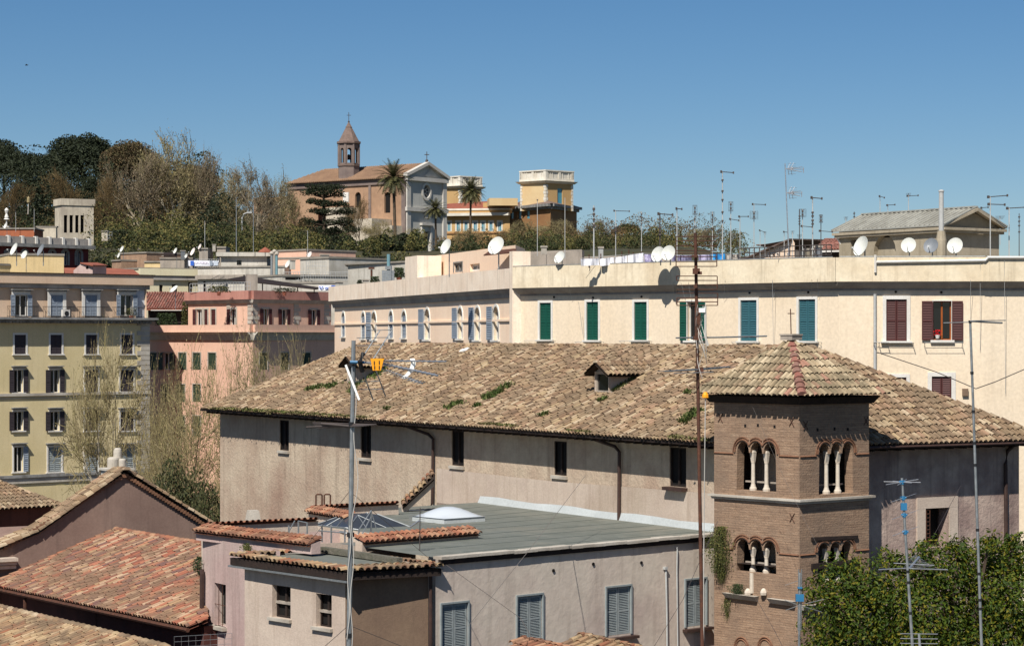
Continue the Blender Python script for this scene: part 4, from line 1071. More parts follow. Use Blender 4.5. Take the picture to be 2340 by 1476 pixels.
# ---- rooftop hut with ribbed metal gable roof (right)
ht = thing('rooftop_hut', 'grey rendered rooftop hut with pale ribbed metal gable roof', 'building', V3(pD(2140,121), 27.8))
hc, hl, hr = Vector((22.4,118)), Vector((17.6,125.4)), Vector((26.3,120.8)); hbk = hl+hr-hc
zE, zT = 30.79, 31.75
cenh = (hl+hr)/2; iw = lambda p, d=.45: cenh+(p-cenh)*(1-d/(p-cenh).length)
w1 = Wall(iw(hl), iw(hc)); w2 = Wall(iw(hc), iw(hr)); hs = []
u0, _ = w1.px(1997,560); u1, _ = w1.px(2047,560); hs.append(arch(u0, u1, 27.9, w1.px(2020,537)[1]))
u0b, _ = w1.px(1944,560); u1b, _ = w1.px(1966,560); hs.append(R4(u0b, u1b, 27.9, w1.px(1955,548)[1]))
mb = MB(); w1.panel(mb, R4(0, w1.L, 27.75, zE-.02), hs, reveal=.3); w1.panel(mb, R4(u0-.1, u1+.1, 27.8, 30.3), [], off=-.3)
w2.panel(mb, [(0, 27.75), (w2.L, 27.75), (w2.L, zE), (w2.L/2, zT-.15), (0, zE)])
w3 = Wall(iw(hr), iw(hbk)); w3.panel(mb, R4(0, w3.L, 27.75, zE)); w4 = Wall(iw(hbk), iw(hl)); w4.panel(mb, [(0, 27.75), (w4.L, 27.75), (w4.L, zE), (w4.L/2, zT-.15), (0, zE)])
mb.build('wall', 'hut_plaster', ht)
mb = MB(); w1.bar(mb, u0b, u1b, 27.9, 29.3, -.28, -.22); mb.build('door', 'old_white_plaster', ht)
mb = MB(); ra_ = (hc+hr)/2; rb_ = (hl+hbk)/2
for a, b in ((hl, hc), (hr, hbk)):
    A_, B_ = V3(a, zE), V3(b, zE); T0, T1 = (V3(rb_, zT), V3(ra_, zT)) if a is hl else (V3(ra_, zT), V3(rb_, zT))
    mb.hexa([A_-Vector((0,0,.08)), B_-Vector((0,0,.08)), T1-Vector((0,0,.08)), T0-Vector((0,0,.08)), A_, B_, T1, T0])
    n = 24
    for k in range(n+1):
        t = k/n; mb.beam(A_.lerp(B_, t)+Vector((0,0,.03)), T0.lerp(T1, t)+Vector((0,0,.03)), .07, .06)
mb.beam(V3(ra_, zT+.04), V3(rb_, zT+.04), .3, .07); mb.build('roof', 'metal_roof', ht)
mb = MB()
for d, z in ((.1, zE-.2), (.25, zE-.33)): mb.beam(V3(iw(hl, d), z), V3(iw(hc, d), z), .2, .14); mb.beam(V3(iw(hc, d), z), V3(iw(hr, d), z), .2, .14)
mb.beam(V3(iw(hc,.2), zE-.05), V3(ra_, zT-.12), .25, .14); mb.beam(V3(iw(hr,.2), zE-.05), V3(ra_, zT-.12), .25, .14)
mb.build('cornice', 'hut_plaster', ht)
mb = MB(); mb.tube([V3(iw(hl,.2), zE-.2), V3(iw(hl,.6), zE-.8), V3(iw(hl,.6), 27.8)], .06, 6); mb.build('downpipe', 'white_trim', ht)
ck = thing('flue_chimney', 'tall grey metal flue on a concrete base in front of the rooftop hut', 'chimney', at(2151,600,116))
mb = MB(); p = at(2151, 585, 116); z1 = zat(528,116); mb.lathe((p.x,p.y,27.8), [(.28,0),(.27,z1-28.3),(.2,z1-27.8)], 12); mb.build('base', 'hut_plaster', ck)
mb = MB(); z2 = zat(440,116); mb.lathe((p.x,p.y,z1), [(.13,0),(.12,z2-z1)], 12); mb.lathe((p.x,p.y,z2), [(.09,0),(.15,.03),(.15,.09),(.05,.14)], 10); mb.build('flue', 'grey_pipe', ck)

# ---- pinkish rooftop box behind the left parapet, low walls, grey wall
def boxhouse(name, label, corners, z0, z1, m, roof=None, over=.0, top=None, cat='building', wins=(), lip=.12):
    """corners: plan points, front-left, front-right, back-right, back-left"""
    cen_ = sum((Vector(c) for c in corners), Vector((0,0)))/len(corners)
    t = thing(name, label, cat, V3(cen_, z0)); mb = MB(); n = len(corners)
    ws = [Wall(corners[i], corners[(i+1) % n]) for i in range(n)]
    hs = [[] for _ in range(n)]
    for (i, px, style, kw) in wins: window(ws[i], t, hs[i], px, style, **kw)
    for i, w in enumerate(ws): w.panel(mb, R4(0, w.L, z0, z1), hs[i], reveal=.2)
    wl_ = mb.build('wall', m, t)
    mb = MB()
    e = [cen_+(Vector(c)-cen_)*(1+over/max(.1, (Vector(c)-cen_).length)) for c in corners]
    mb.hexa([V3(p, z1) for p in e]+[V3(p, z1+lip) for p in e]) if n == 4 else mb.add([V3(p, z1) for p in e], [tuple(range(n))])
    mb.build('roof', roof or m, t)
    return t, ws
kw0 = dict(fw=0, sash='dark_wood', sill=False, reveal=.2)
boxhouse('rooftop_storey', 'peach rooftop storey with small dark window behind the left parapet', [pD(960,152), pD(1178,131), pD(1200,137), pD(1000,160)], 27.75, zat(578,140), 'peach_plaster',
         wins=[(0,(1038,601,1057,622),'dark',dict(fw=.08, frame='grey_stone', sash='grey_stone', sill=False, reveal=.15)),(0,(1074,603,1096,620),'dark',dict(fw=0, sash='white_trim', glass='grey_shutter', sill=False))])
mb = MB()
o, _ = boxhouse('concrete_wall', 'weathered grey concrete wall behind the dish at the parapet corner', [pD(1196,131), pD(1330,127), pD(1335,130), pD(1200,134)], 27.75, zat(578,129), 'old_grey_plaster', cat='wall')
o, _ = boxhouse('low_roof_wall', 'long low dark wall behind the washing line', [pD(1330,131), pD(1560,128), pD(1562,129.5), pD(1332,133)], 27.75, zat(590,130), 'old_grey_plaster', cat='wall')
o, _ = boxhouse('white_roof_shed', 'white weathered flat topped rooftop shed behind the parapet step', [pD(795,185), pD(940,178), pD(945,186), pD(800,193)], 26, zat(603,182), 'old_white_plaster', roof='roof_gravel', over=.3)
# corrugated lean-to roof by the big dish
mb = MB(); a, b, c, d = at(1118,576,134), at(1180,570,131), at(1180,578,130), at(1105,585,133)
mb.hexa([a, b, c, d, a+Vector((0,0,.06)), b+Vector((0,0,.06)), c+Vector((0,0,.06)), d+Vector((0,0,.06))])
o = mb.build('corrugated_canopy', 'rust_metal'); tag(o, 'rusty corrugated canopy beside the large dish', 'canopy')

# =================================================================== yellow apartment building
YA, YB = pD(-140, 194), pD(341, 207.5)
yb = thing('yellow_apartment_building', 'tall yellow apartment building with pale pink top floor and balconies on the left', 'building', V3((YA+YB)/2+Vector((-6,8)), 0))
wY = Wall(YA, YB); hs = []
hu = []
sh = dict(shut='dark_shutter', frame='white_trim', fw=.16, slats=12)
for k, xc in enumerate((48, 130, 208, 289)):
    window(wY, yb, hu, (xc-14, 674, xc+14, 722), 'closed' if k in (1, 2) else 'open', frame='white_trim', shut='blue_grey_shutter', fw=.3, sill=False, hood=.4, slats=14, open_w=.42)
for k, xc in enumerate((46, 128, 209, 290)):
    window(wY, yb, hs, (xc-13, 765, xc+13, 809), 'closed', sill=True, **sh)
for yy0, yy1, row in ((845, 897, 0), (940, 984, 1), (1021, 1078, 2)):
    for k, xc in enumerate((42, 125, 209, 290)):
        hw = 10.5; s = dict(sh); s['shut'] = 'dark_shutter' if not (row == 2 and k == 0) else 'blue_grey_shutter'
        st = ('open' if k < 2 else 'openL') if row < 2 else ('openR' if k == 0 else 'closed')
        if row == 2 and k > 0: s['shut'] = 'grey_shutter'; hw = 15
        if k >= 2 and row < 2: st = 'closed'; hw = 15
        window(wY, yb, hs, (xc-hw, yy0, xc+hw, yy1), st, sill=True, hood=.45, **s)
zc1 = wY.px(170, 727)[1]; ztop = wY.px(170, 627)[1]; zlip = wY.px(170, 648)[1]
mb = MB(); wY.panel(mb, R4(0, wY.L, 0, zc1), hs, reveal=.2)
wS = Wall(YB, YB+Vector((-13, 14))); wS.panel(mb, R4(0, wS.L, 0, zc1)); mb.build('wall', 'yellow_plaster', yb)
mb = MB(); wY.panel(mb, R4(0, wY.L-1.2, zc1+.001, zlip), hu, off=-.35, reveal=.2); mb.build('upper_wall', 'upper_pink_plaster', yb)
mb = MB(); wY.bar(mb, wY.L-1.2, wY.L-.1, zc1, zlip, -1.5, -.3); mb.build('pier', 'blue_white_plaster', yb)
mb = MB(); wY.bar(mb, 0, wY.L+.4, zc1-.14, zc1+.05, -.3, .95); wY.bar(mb, 0, wY.L+.2, zc1-.3, zc1-.141, -.3, .6)
n = 62
for k in range(n):
    u = wY.L*(k+.5)/n; wY.bar(mb, u-.12, u+.12, zc1-.45, zc1-.301, 0, .5)
mb.build('balcony_cornice', 'grey_stone', yb)
mb = MB(); wY.bar(mb, 0, wY.L+.3, zlip-.05, ztop, -.9, .25); mb.build('parapet', 'upper_pink_plaster', yb)
mb = MB(); wY.bar(mb, 0, wY.L+.45, ztop, ztop+.08, -1, .35); mb.build('coping', 'dark_wood', yb)
mb = MB(); wY.bar(mb, 0, wY.L+.1, zlip-.45, zlip-.051, -.4, -.05); mb.build('cornice', 'grey_cornice', yb)
z9 = wY.px(170, 899.5)[1]; mb = MB(); wY.bar(mb, 0, wY.L+.1, z9-.12, z9+.12, 0, .18); wY.bar(mb, 0, wY.L+.1, z9-.35, z9-.28, 0, .08)
z10 = wY.px(170, 1086)[1]; wY.bar(mb, 0, wY.L+.2, z10-.5, z10-.002, -.1, .12); mb.build('string_course', 'stone', yb)
mb = MB(); wY.bar(mb, 0, wY.L+.2, z10, z10+.25, 0, .25); mb.build('string_course', 'grey_stone', yb)
mb = MB()
for k in range(34):
    z = z10+.3+k*.45
    if z > zc1-.5: break
    wY.bar(mb, wY.L-(1.3 if k % 2 else .9), wY.L+.03, z, z+.4, 0, .07)
mb.build('quoins', 'stone', yb)
for k, xc in enumerate((48, 130, 208, 289)):         # iron balconies
    u0, z = wY.px(xc-28, 727); u1, _ = wY.px(xc+30, 727); mb = MB(); z0 = zc1+.05; z1 = z0+.95; o = .85
    for zz in (z0+.08, z1): mb.tube([wY.pt(u0, zz, -.3), wY.pt(u0, zz, o), wY.pt(u1, zz, o), wY.pt(u1, zz, -.3)], .022, 4)
    n = 16
    for q in range(n+1): u = u0+(u1-u0)*q/n; mb.tube([wY.pt(u, z0, o), wY.pt(u, z1, o)], .012, 3)
    for q in range(4): mb.tube([wY.pt(u0, z0, -.2+q*.3), wY.pt(u0, z1, -.2+q*.3)], .012, 3); mb.tube([wY.pt(u1, z0, -.2+q*.3), wY.pt(u1, z1, -.2+q*.3)], .012, 3)
    mb.build('balcony_railing', 'black_plastic', yb)
    mb = MB(); mb.hexa([wY.pt(*p) for p in ((u0+.35, zlip-.75, -.35), (u1-.35, zlip-.75, -.35), (u1-.35, zlip-.8, .15), (u0+.35, zlip-.8, .15), (u0+.35, zlip-.7, -.35), (u1-.35, zlip-.7, -.35), (u1-.35, zlip-.74, .16), (u0+.35, zlip-.74, .16))]); mb.build('awning', 'white_trim', yb)
mb = MB(); P = [YA, YB, YB+Vector((-13, 14)), YA+Vector((-13, 14))]; mb.add([V3(p, ztop-.4) for p in P], [(0,1,2,3)]); mb.build('flat_roof', 'roof_gravel', yb)
mb = MB(); w = Wall(YB+Vector((-13,14)), YA+Vector((-13,14))); w.panel(mb, R4(0, w.L, 0, ztop-.4)); w = Wall(YA+Vector((-13,14)), YA); w.panel(mb, R4(0, w.L, 0, ztop-.4)); wS.panel(mb, R4(0, wS.L, zc1, ztop-.4), off=-.3); mb.build('rear_wall', 'upper_pink_plaster', yb)

# =================================================================== pink corner building
pc = pD(575, 235); pl = pD(430, 244.5); pr = pD(757, 244)
lc = pD(578, 232); ll = pD(318, 249.5); lr = pD(790, 243.5)
pb = thing('pink_corner_building', 'pink corner building with set back top floor and dark shuttered windows', 'building', V3(pc+Vector((0,10)), 0))
zt_, zl_, zb_ = zat(664,235), zat(684,235), zat(753,232)
wa, wb = Wall(pl, pc), Wall(pc, pr); ha, hb = [], []
dk = dict(shut='brown_shutter', frame='stone', fw=.18, slats=10, sill=False)
for px, st in (((449,707,462,748),'openL'),((467,707,475,748),'closed'),((483,707,493,748),'closed'),((527,706,540,748),'openL')): window(wa, pb, ha, px, st, **dk)
for px, st in (((600,706,613,749),'open'),((642,707,655,749),'open'),((710,708,723,749),'open')): window(wb, pb, hb, px, st, **dk)
mb = MB(); wa.panel(mb, R4(0, wa.L, zb_-1, zl_), ha); wb.panel(mb, R4(0, wb.L, zb_-1, zl_), hb)
w = Wall(pl+Vector((4,12)), pl); w.panel(mb, R4(0, w.L, zb_-1, zl_)); w = Wall(pr, pr+Vector((-4,12))); w.panel(mb, R4(0, w.L, zb_-1, zl_)); w = Wall(pr+Vector((-4,12)), pl+Vector((4,12))); w.panel(mb, R4(0, w.L, 0, zl_))
mb.build('wall', 'salmon_plaster', pb)
eaves([wa, wb], .5, zl_, zt_, 'rose_plaster', 'parapet', pb, th=.7)
step_mould([wa, wb], [(.2,zl_-.4,.45,zl_-.001)], 'grey_cornice', pb)
mb = MB(); mb.add([V3(p, zt_-.3) for p in (pl, pc, pr, pr+Vector((-4,12)), pl+Vector((4,12)))], [(0,1,2,3,4)]); mb.build('flat_roof', 'roof_gravel', pb)
wc_, wd_ = Wall(ll, lc), Wall(lc, lr); hc_, hd_ = [], []
gk = dict(shut='dark_green_shutter', frame='stone', fw=.1, slats=8, sill=False)
for x in (350, 382, 417, 450, 485): window(wc_, pb, hc_, (x-9,806,x+9,845), 'closed' if x not in (382,) else 'open', **gk)
for x in (378, 414, 450, 520): window(wc_, pb, hc_, (x-9,950,x+9,998), 'closed', **gk)
for x in (378, 414, 450): window(wc_, pb, hc_, (x-9,878,x+9,918), 'closed', **gk)
for x in (602, 650, 700): window(wd_, pb, hd_, (x-9,806,x+9,845), 'closed', **gk)
mb = MB(); wc_.panel(mb, R4(0, wc_.L, 0, zb_), hc_); wd_.panel(mb, R4(0, wd_.L, 0, zb_), hd_)
w = Wall(ll+Vector((6,14)), ll); w.panel(mb, R4(0, w.L, 0, zb_)); w = Wall(lr, lr+Vector((-6,12))); w.panel(mb, R4(0, w.L, 0, zb_)); mb.build('wall', 'salmon_plaster', pb)
eaves([wc_, wd_], .5, zb_-.25, zb_+.5, 'salmon_plaster', 'parapet', pb, th=.6)
step_mould([wc_, wd_], [(.5,zb_-.5,.8,zb_-.251),(.15,zb_-1.1,.45,zb_-.501)], 'old_white_plaster', pb)
mb = MB(); mb.add([V3(p, zb_+.001) for p in (ll, lc, lr, lr+Vector((-6,12)), ll+Vector((6,14)))], [(0,1,2,3,4)]); mb.build('terrace_floor', 'roof_gravel', pb)
for w, us in ((wa, (wa.L-.7, wa.L*.62)), (wb, (.1, wb.L*.52, wb.L-1.1))):
    for u in us:
        mb = MB()
        for k in range(7): w.bar(mb, u, u+(.95 if k % 2 else .7), zb_+.6+k*.44, zb_+.98+k*.44, 0, .06)
        mb.build('quoins', 'stone', pb)
mb = MB()                                            # terrace pergola on the top, its posts
a, b, c, d = at(520,640,240), at(720,662,240), at(735,660,246), at(560,633,247)
mb.hexa([p for p in (a,b,c,d)]+[p+Vector((0,0,.12)) for p in (a,b,c,d)]); 
for x, y in ((560,664),(600,664),(640,664),(680,664),(718,664)): mb.tube([at(x, 640+(x-520)*.1, 241), at(x, y+6, 241)], .06, 5)
mb.build('pergola', 'dark_wood', pb)
mb = MB(); mb.box(at(575,652,238.5), 1.1, .9, 2.3, .3); mb.build('chimney', 'old_grey_plaster', pb)
# red roof with green planted terrace between yellow and pink
rr_ = thing('red_roof_terrace_house', 'house with plain red tiled roof between the yellow and pink buildings', 'building', V3(pD(385,262), 0))
a, b, c, d = at(335,706,256), at(440,706,256), at(428,668,263), at(335,668,263)
mb = MB(); mb.hexa([p-Vector((0,0,.15)) for p in (a,b,c,d)]+[a,b,c,d]); rq_ = mb.build('roof', 'terracotta', rr_); mb = MB(); u_ = (b-a).normalized(); s_ = (d-a); s_ = s_-u_*s_.dot(u_); tiles(mb, MB(), [a,b,c,d], u_, s_, pitch=.3, row=.7, r=.13, seed=5, phase=.5); mb.build('roof_tiles', 'red_hip_tile', rq_)
mb = MB(); w = Wall(a.xy+Vector((0,1)), b.xy+Vector((0,1))); w.panel(mb, R4(0, w.L, 0, a.z-.1)); mb.build('wall', 'dark_wood', rr_)
mb = MB(); mb.box(at(386,709,255.6), 4, .5, .08); mb.build('awning', 'white_trim', rr_)

# =================================================================== rooftops in the middle distance
def blk(name, label, x0, x1, yt, D, m, depth=8, z0=0, roof='roof_gravel', sk=0, over=.15, wins=(), cat='building', lip=.2, tilt=0):
    a = pD(x0, D+sk); b = pD(x1, D-sk); n = Vector((-(b-a).y, (b-a).x)).normalized()
    return boxhouse(name, label, [a, b, b+n*depth, a+n*depth], z0, zat(yt, D), m, roof=roof, over=over, wins=wins, cat=cat, lip=lip)
dkw = dict(fw=0, sash='dark_wood', sill=False, glass='glass')
t, ws_ = blk('cream_house', 'pale cream house with broad flat cornice and three small windows', 322, 452, 616, 275, 'pale_yellow_plaster', sk=-2, depth=10,
    wins=[(0,(364,651,372,668),'dark',dkw),(0,(393,650,406,668),'dark',dkw),(0,(430,645,440,668),'dark',dkw)])
mb = MB(); z = zat(630,275); w = ws_[0]; w.bar(mb, -.2, w.L+.2, z-.55, z-.001, 0, .35); mb.build('cornice', 'grey_cornice', t)
mb = MB(); w.bar(mb, -.3, w.L+.3, z, zat(615,275)+.0, .0, .5); mb.build('parapet', 'pale_yellow_plaster', t)
t, ws_ = blk('white_terrace_house', 'white weathered flat roofed house beside the pale cream one', 452, 650, 612, 272, 'old_white_plaster', sk=2, depth=12,
    wins=[(0,(464,643,470,668),'dark',dkw)])
mb = MB(); z = zat(628,272); ws_[0].bar(mb, -.1, ws_[0].L*.55, z-.5, z, 0, .5); mb.build('cornice', 'old_grey_plaster', t)
blk('rooftop_room', 'flat topped rooftop room with deep overhanging slab', 505, 610, 586, 285, 'old_white_plaster', z0=28, depth=6, over=.8, roof='old_white_plaster', lip=.5,
    wins=[(0,(541,595,552,606),'dark',dkw)])
blk('masonry_house', 'bare brown masonry house with stepped top among the far roofs', 275, 335, 580, 300, 'brown_masonry', sk=2, depth=7)
blk('masonry_lean_to', 'lower bare masonry block stepped against the brown masonry house', 256, 277, 597, 299, 'brown_masonry', sk=1, depth=7)
blk('ochre_low_house', 'small ochre house beside the brown masonry house', 330, 368, 600, 298, 'ochre_box', depth=6)
blk('grey_low_house', 'low grey weathered house with roof clutter behind the banner', 366, 440, 592, 296, 'old_grey_plaster', depth=7)
blk('grey_lump_house', 'rough grey rooftop block with slanting sides beside two dishes', 455, 475, 570, 290, 'old_grey_plaster', depth=5, z0=26)
blk('grey_tank_block', 'small square grey block on the rooftops behind the banner', 496, 516, 567, 292, 'old_grey_plaster', depth=4, z0=26)
blk('pink_rooftop_house', 'pink rooftop house behind the three flue pipes', 634, 700, 574, 282, 'salmon_plaster', depth=8, sk=2)
blk('stained_house', 'large grey stained house with streaked blank wall', 686, 752, 592, 268, 'old_white_plaster', depth=9, sk=2)
blk('salmon_small_house', 'small salmon and white house right of the stained wall', 752, 812, 591, 270, 'salmon_plaster', depth=9, sk=-2)
blk('white_corner_wall', 'narrow white wall between stained wall and salmon house', 752, 767, 590, 268.5, 'old_white_plaster', depth=1.2, sk=0)
blk('long_terrace_wall', 'long weathered terrace wall in front of the stained house', 645, 795, 632, 258, 'old_white_plaster', depth=10, sk=-2,
    wins=[(0,(652,634,690,640),'dark',dkw)])
blk('lower_terrace_block', 'low pale terrace block left of the cream parapet', 640, 770, 648, 252, 'old_white_plaster', depth=4)
blk('ochre_rooftop_box', 'ochre rooftop box carrying two big dishes at far left', 20, 146, 584, 215, 'ochre_box', depth=8, sk=-1, over=.1, z0=25)
blk('ochre_side_box', 'lower ochre side wall left of the dish box', -30, 22, 607, 213, 'ochre_box', depth=5, sk=-1, over=.1, z0=25)
# small gabled hut and red roofs behind the yellow building parapet
t = thing('gabled_hut', 'tiny pink gabled hut with one black window hole', 'building', V3(pD(205,232), 28))
a, b = pD(168,230), pD(212,229); w = Wall(a, b); hs = []
window(w, t, hs, (196,608,202,615), 'dark', fw=0, sash='void', glass='void', sill=False, reveal=.2)
zz = zat(625,230); zt1 = zat(602,230); mb = MB(); w.panel(mb, [(0, 27), (w.L, 27), (w.L, zat(606,230)), (w.L*.42, zt1), (0, zat(618,230))], hs)
w2_ = Wall(b, pD(243,233)); w2_.panel(mb, R4(0, w2_.L, 27, zat(606,231))); mb.build('wall', 'pink_plaster', t)
mb = MB(); p = [at(183,600,229.5), at(212,606,228.5), at(246,606,233), at(222,600,235)]
mb.hexa([q-Vector((0,0,.1)) for q in p]+p); p = [at(150,618,229.3), at(166,628,228.6), at(190,601,231), at(183,600,229.3)]; mb.build('roof', 'terracotta', t)
def slab(name, label, pts, m, wallm=None, cat='roof'):
    t = thing(name, label, 'building', (sum(p.x for p in pts)/len(pts), sum(p.y for p in pts)/len(pts), 0))
    mb = MB(); n = len(pts); mb.add(pts, [tuple(range(n))]); mb.add([p-Vector((0,0,.2)) for p in pts], [tuple(reversed(range(n)))])
    o = len(pts)
    for i in range(n): a, b = pts[i], pts[(i+1) % n]; mb.quad(a, b, b-Vector((0,0,.2)), a-Vector((0,0,.2)))
    mb.build('roof', m, t); mb = MB(); cx = sum(pts, Vector())/n
    q = [cx+(p-cx)*.93 for p in pts]
    for i in range(n): a, b = q[i], q[(i+1) % n]; mb.quad(Vector((a.x,a.y,0)), Vector((b.x,b.y,0)), b-Vector((0,0,.25)), a-Vector((0,0,.25)))
    mb.build('wall', wallm or 'pink_plaster', t); return t
slab('terracotta_lean_to', 'low terracotta roof left of the tiny gabled hut', [at(146,612,236), at(150,632,230), at(205,640,229), at(182,612,236)], 'terracotta')
slab('terracotta_roof_house', 'terracotta roofed house right of the tiny gabled hut', [at(238,612,244), at(245,638,235), at(335,640,235), at(305,616,244)], 'terracotta')
# far roofs on the right skyline
t = thing('pink_gable_house', 'distant pale pink house with low tiled gable on the right skyline', 'building', V3(pD(1790,205), 0))
zr0 = zat(551,205); w = Wall(pD(1690,210), pD(1816,202)); hs = []
for x in (1760, 1767.5, 1778, 1802): window(w, t, hs, (x-2.2,579,x+2.2,592), 'dark', fw=.05, frame='white_trim', sash='grey_stone', sill=False)
mb = MB(); ug = w.px(1812,552)[0]; w.panel(mb, [(0, 0), (w.L, 0), (w.L, zat(556,202)), (ug, zr0), (0, zat(598,208))], hs)
w_ = Wall(w.B, pD(1870,208)); w_.panel(mb, R4(0, w_.L, 0, zat(575,206))); mb.build('wall', 'peach_plaster', t)
mb = MB(); P1 = [w.pt(-.3, zat(597,208), .4), w.pt(ug, zr0+.1, .4), w.pt(ug, zr0+.1, -7), w.pt(-.3, zat(597,208), -7)]
mb.hexa([p-Vector((0,0,.12)) for p in P1]+P1); P2 = [w.pt(ug, zr0+.1, .4), w_.pt(w_.L, zat(578,207), .2), w_.pt(w_.L, zat(560,212), -6), w.pt(ug, zr0+.1, -7)]
mb.hexa([p-Vector((0,0,.12)) for p in P2]+P2); mb.build('roof', 'spire_tile', t)
t = thing('red_roof_loft', 'bright red tiled roof with white fascia left of the rooftop hut', 'building', V3(pD(1892,150), 0))
mb = MB(); p = [at(1862,573,150), at(1928,571,148), at(1928,546,153), at(1888,547,155)]; mb.hexa([q-Vector((0,0,.1)) for q in p]+p); rq_ = mb.build('roof', 'terracotta', t); mb = MB(); u_ = (p[1]-p[0]).normalized(); s_ = (p[3]-p[0]); s_ = s_-u_*s_.dot(u_); tiles(mb, MB(), p, u_, s_, pitch=.22, row=.5, r=.1, seed=5, phase=.5); mb.build('roof_tiles', 'red_hip_tile', rq_)
mb = MB(); mb.beam(at(1862,575.5,149.9), at(1928,573.5,147.9), .1, .12); mb.build('fascia', 'white_trim', t)
mb = MB(); w = Wall(pD(1864,151), pD(1926,149)); w.panel(mb, R4(0, w.L, 24, zat(576,150))); mb.build('wall', 'dark_wood', t)

# ---- dark red palazzo with grey balustrade, far left
t = thing('dark_red_palazzo', 'dark red palazzo with pale balustrade panels at the far left', 'building', V3(pD(100,300), 0))
w = Wall(pD(-60,290), pD(202,304)); hs = []
for x in (18, 56, 119, 149, 180): window(w, t, hs, (x-5,574,x+5,606), 'dark', fw=.35, frame='grey_stone', sash='white_trim', glass='glass_blue', arched=True, sill=False)
z1 = w.px(100,561)[1]; z2 = w.px(100,543)[1]
mb = MB(); w.panel(mb, R4(0, w.L, 0, z1), hs); w_ = Wall(w.B, w.B+Vector((-3,10))); w_.panel(mb, R4(0, w_.L, 0, z1)); mb.build('wall', 'dark_red_house', t)
mb = MB(); w.bar(mb, -.3, w.L+.5, z1-.3, z1+.15, -.3, .9); mb.build('cornice', 'grey_stone', t)
mb = MB(); w.bar(mb, 0, w.L, z1+.15, z2, -.1, .3); mb.build('balustrade', 'grey_cornice', t)
for k in range(9): mb = MB(); u = w.L*(k+.3)/8.4; w.bar(mb, u, u+.35, z1+.15, z2+.1, -.15, .45); mb.build('balustrade_pier', 'white_trim', t)
mb = MB(); mb.add([V3(p, z1+.1) for p in (w.A, w.B, w.B+Vector((-3,10)), w.A+Vector((-3,10)))], [(0,1,2,3)]); mb.build('flat_roof', 'roof_gravel', t)
t, ws_ = blk('orange_rooftop', 'orange rooftop storey above the dark red palazzo', -30, 78, 524, 312, 'orange_plaster', depth=6, sk=0, z0=20, over=.2)
# ---- pale ruined-looking loggia among the trees
t, ws_ = blk('white_loggia', 'pale stone loggia with tall narrow openings standing among the trees', 141, 214, 470, 345, 'ruin_stone', depth=3.4, sk=-1.2, z0=25, over=.25, lip=1.0, roof='ruin_stone',
    wins=[(0,(x-4,492,x+4,532),'dark',dict(fw=.0, sash='void', glass='void', sill=False, reveal=.5)) for x in (150,163,176,188)])
blk('stone_garden_wall', 'pale rough garden wall at the foot of the stone loggia', 84, 128, 520, 330, 'ruin_stone', depth=1, z0=25, cat='wall')
blk('garden_shrine', 'small pale stone ornament half hidden in the trees', 232, 246, 530, 330, 'ruin_stone', depth=1, z0=38.8, cat='ornament')
# tiny bright figure-like ornaments at far left: roof lantern on orange storey
t = thing('roof_lantern', 'little white openwork lantern on the orange rooftop', 'lantern', at(15,525,308))
mb = MB(); mb.lathe(at(15,520,308), [(.5,0),(.5,.15),(.1,.2),(.1,1.0),(.4,1.1),(.1,1.4)], 8); mb.lathe(at(15,497,308), [(.3,0),(.12,.5),(.3,1.0),(.05,1.3)], 8); mb.build('body', 'white_trim', t)
t = thing('yellow_parasol', 'small closed yellow parasol glimpsed between dark trees', 'parasol', at(63,482,330))
mb = MB(); mb.lathe(at(65,466,330), [(.08,0),(.25,.2),(.22,.8),(.04,1.1)], 8); mb.build('canopy', 'leaf_bud', t)
mb = MB(); mb.tube([at(64,490,330), at(65,464,330)], .08, 5); mb.build('pole', 'stone', t)

# =================================================================== hilltop church
D0 = 520.0; ca_, sa2 = math.cos(math.radians(38)), math.sin(math.radians(38))
FA = pD(928, D0); su = Vector((-ca_, sa2)); fu = Vector((sa2, ca_))
FW = 14.2; SLn = 37
chh = thing('hilltop_church', 'brick church with grey stone gabled facade and octagonal belfry on the hill', 'church', V3(FA+su*16+fu*7, 40))
FB = FA+fu*FW
wf = Wall(FA, FB); wsd = Wall(FA+su*SLn, FA)
zg = 43; ze_ = zat(403, D0); za_ = zat(374, D0+6)
hs = []
u, z = wf.px(974, 438); c = [(u+1.25*math.cos(a), z+1.5*math.sin(a)) for a in [2*math.pi*k/16 for k in range(16)]]
hs.append(c); ud0, zd0 = wf.px(965, 575); ud1, zd1 = wf.px(981, 530); hs.append(R4(ud0, ud1, zg, zd1))
mb = MB(); wf.panel(mb, [(0, zg-1), (FW, zg-1), (FW, ze_), (FW/2, za_), (0, ze_)][0:5] if False else [(0, zg-1.0), (FW, zg-1.0), (FW, ze_), (FW/2, za_), (0, ze_)], [hs[0], R4(ud0, ud1, zg+.001, zd1)], reveal=.6)
mb.build('facade', 'church_stone', chh)
mb = MB(); N_ = 24
for r0_, r1_, o0, o1 in ((1.25, 1.75, 0, .25), (.35, .5, -.5, -.3)):
    for k in range(N_):
        a0, a1 = 2*math.pi*k/N_, 2*math.pi*(k+1)/N_; Q = lambda r, a, o: wf.pt(u+r*math.cos(a), z+r*1.2*math.sin(a), o)
        mb.hexa([Q(r0_,a0,o0), Q(r1_,a0,o0), Q(r1_,a0,o1), Q(r0_,a0,o1), Q(r0_,a1,o0), Q(r1_,a1,o0), Q(r1_,a1,o1), Q(r0_,a1,o1)])
for k in range(8): a = math.pi*k/4; mb.beam(wf.pt(u+.4*math.cos(a), z+.5*math.sin(a), -.4), wf.pt(u+1.25*math.cos(a), z+1.5*math.sin(a), -.4), .14)
mb.build('rose_window', 'church_trim', chh)
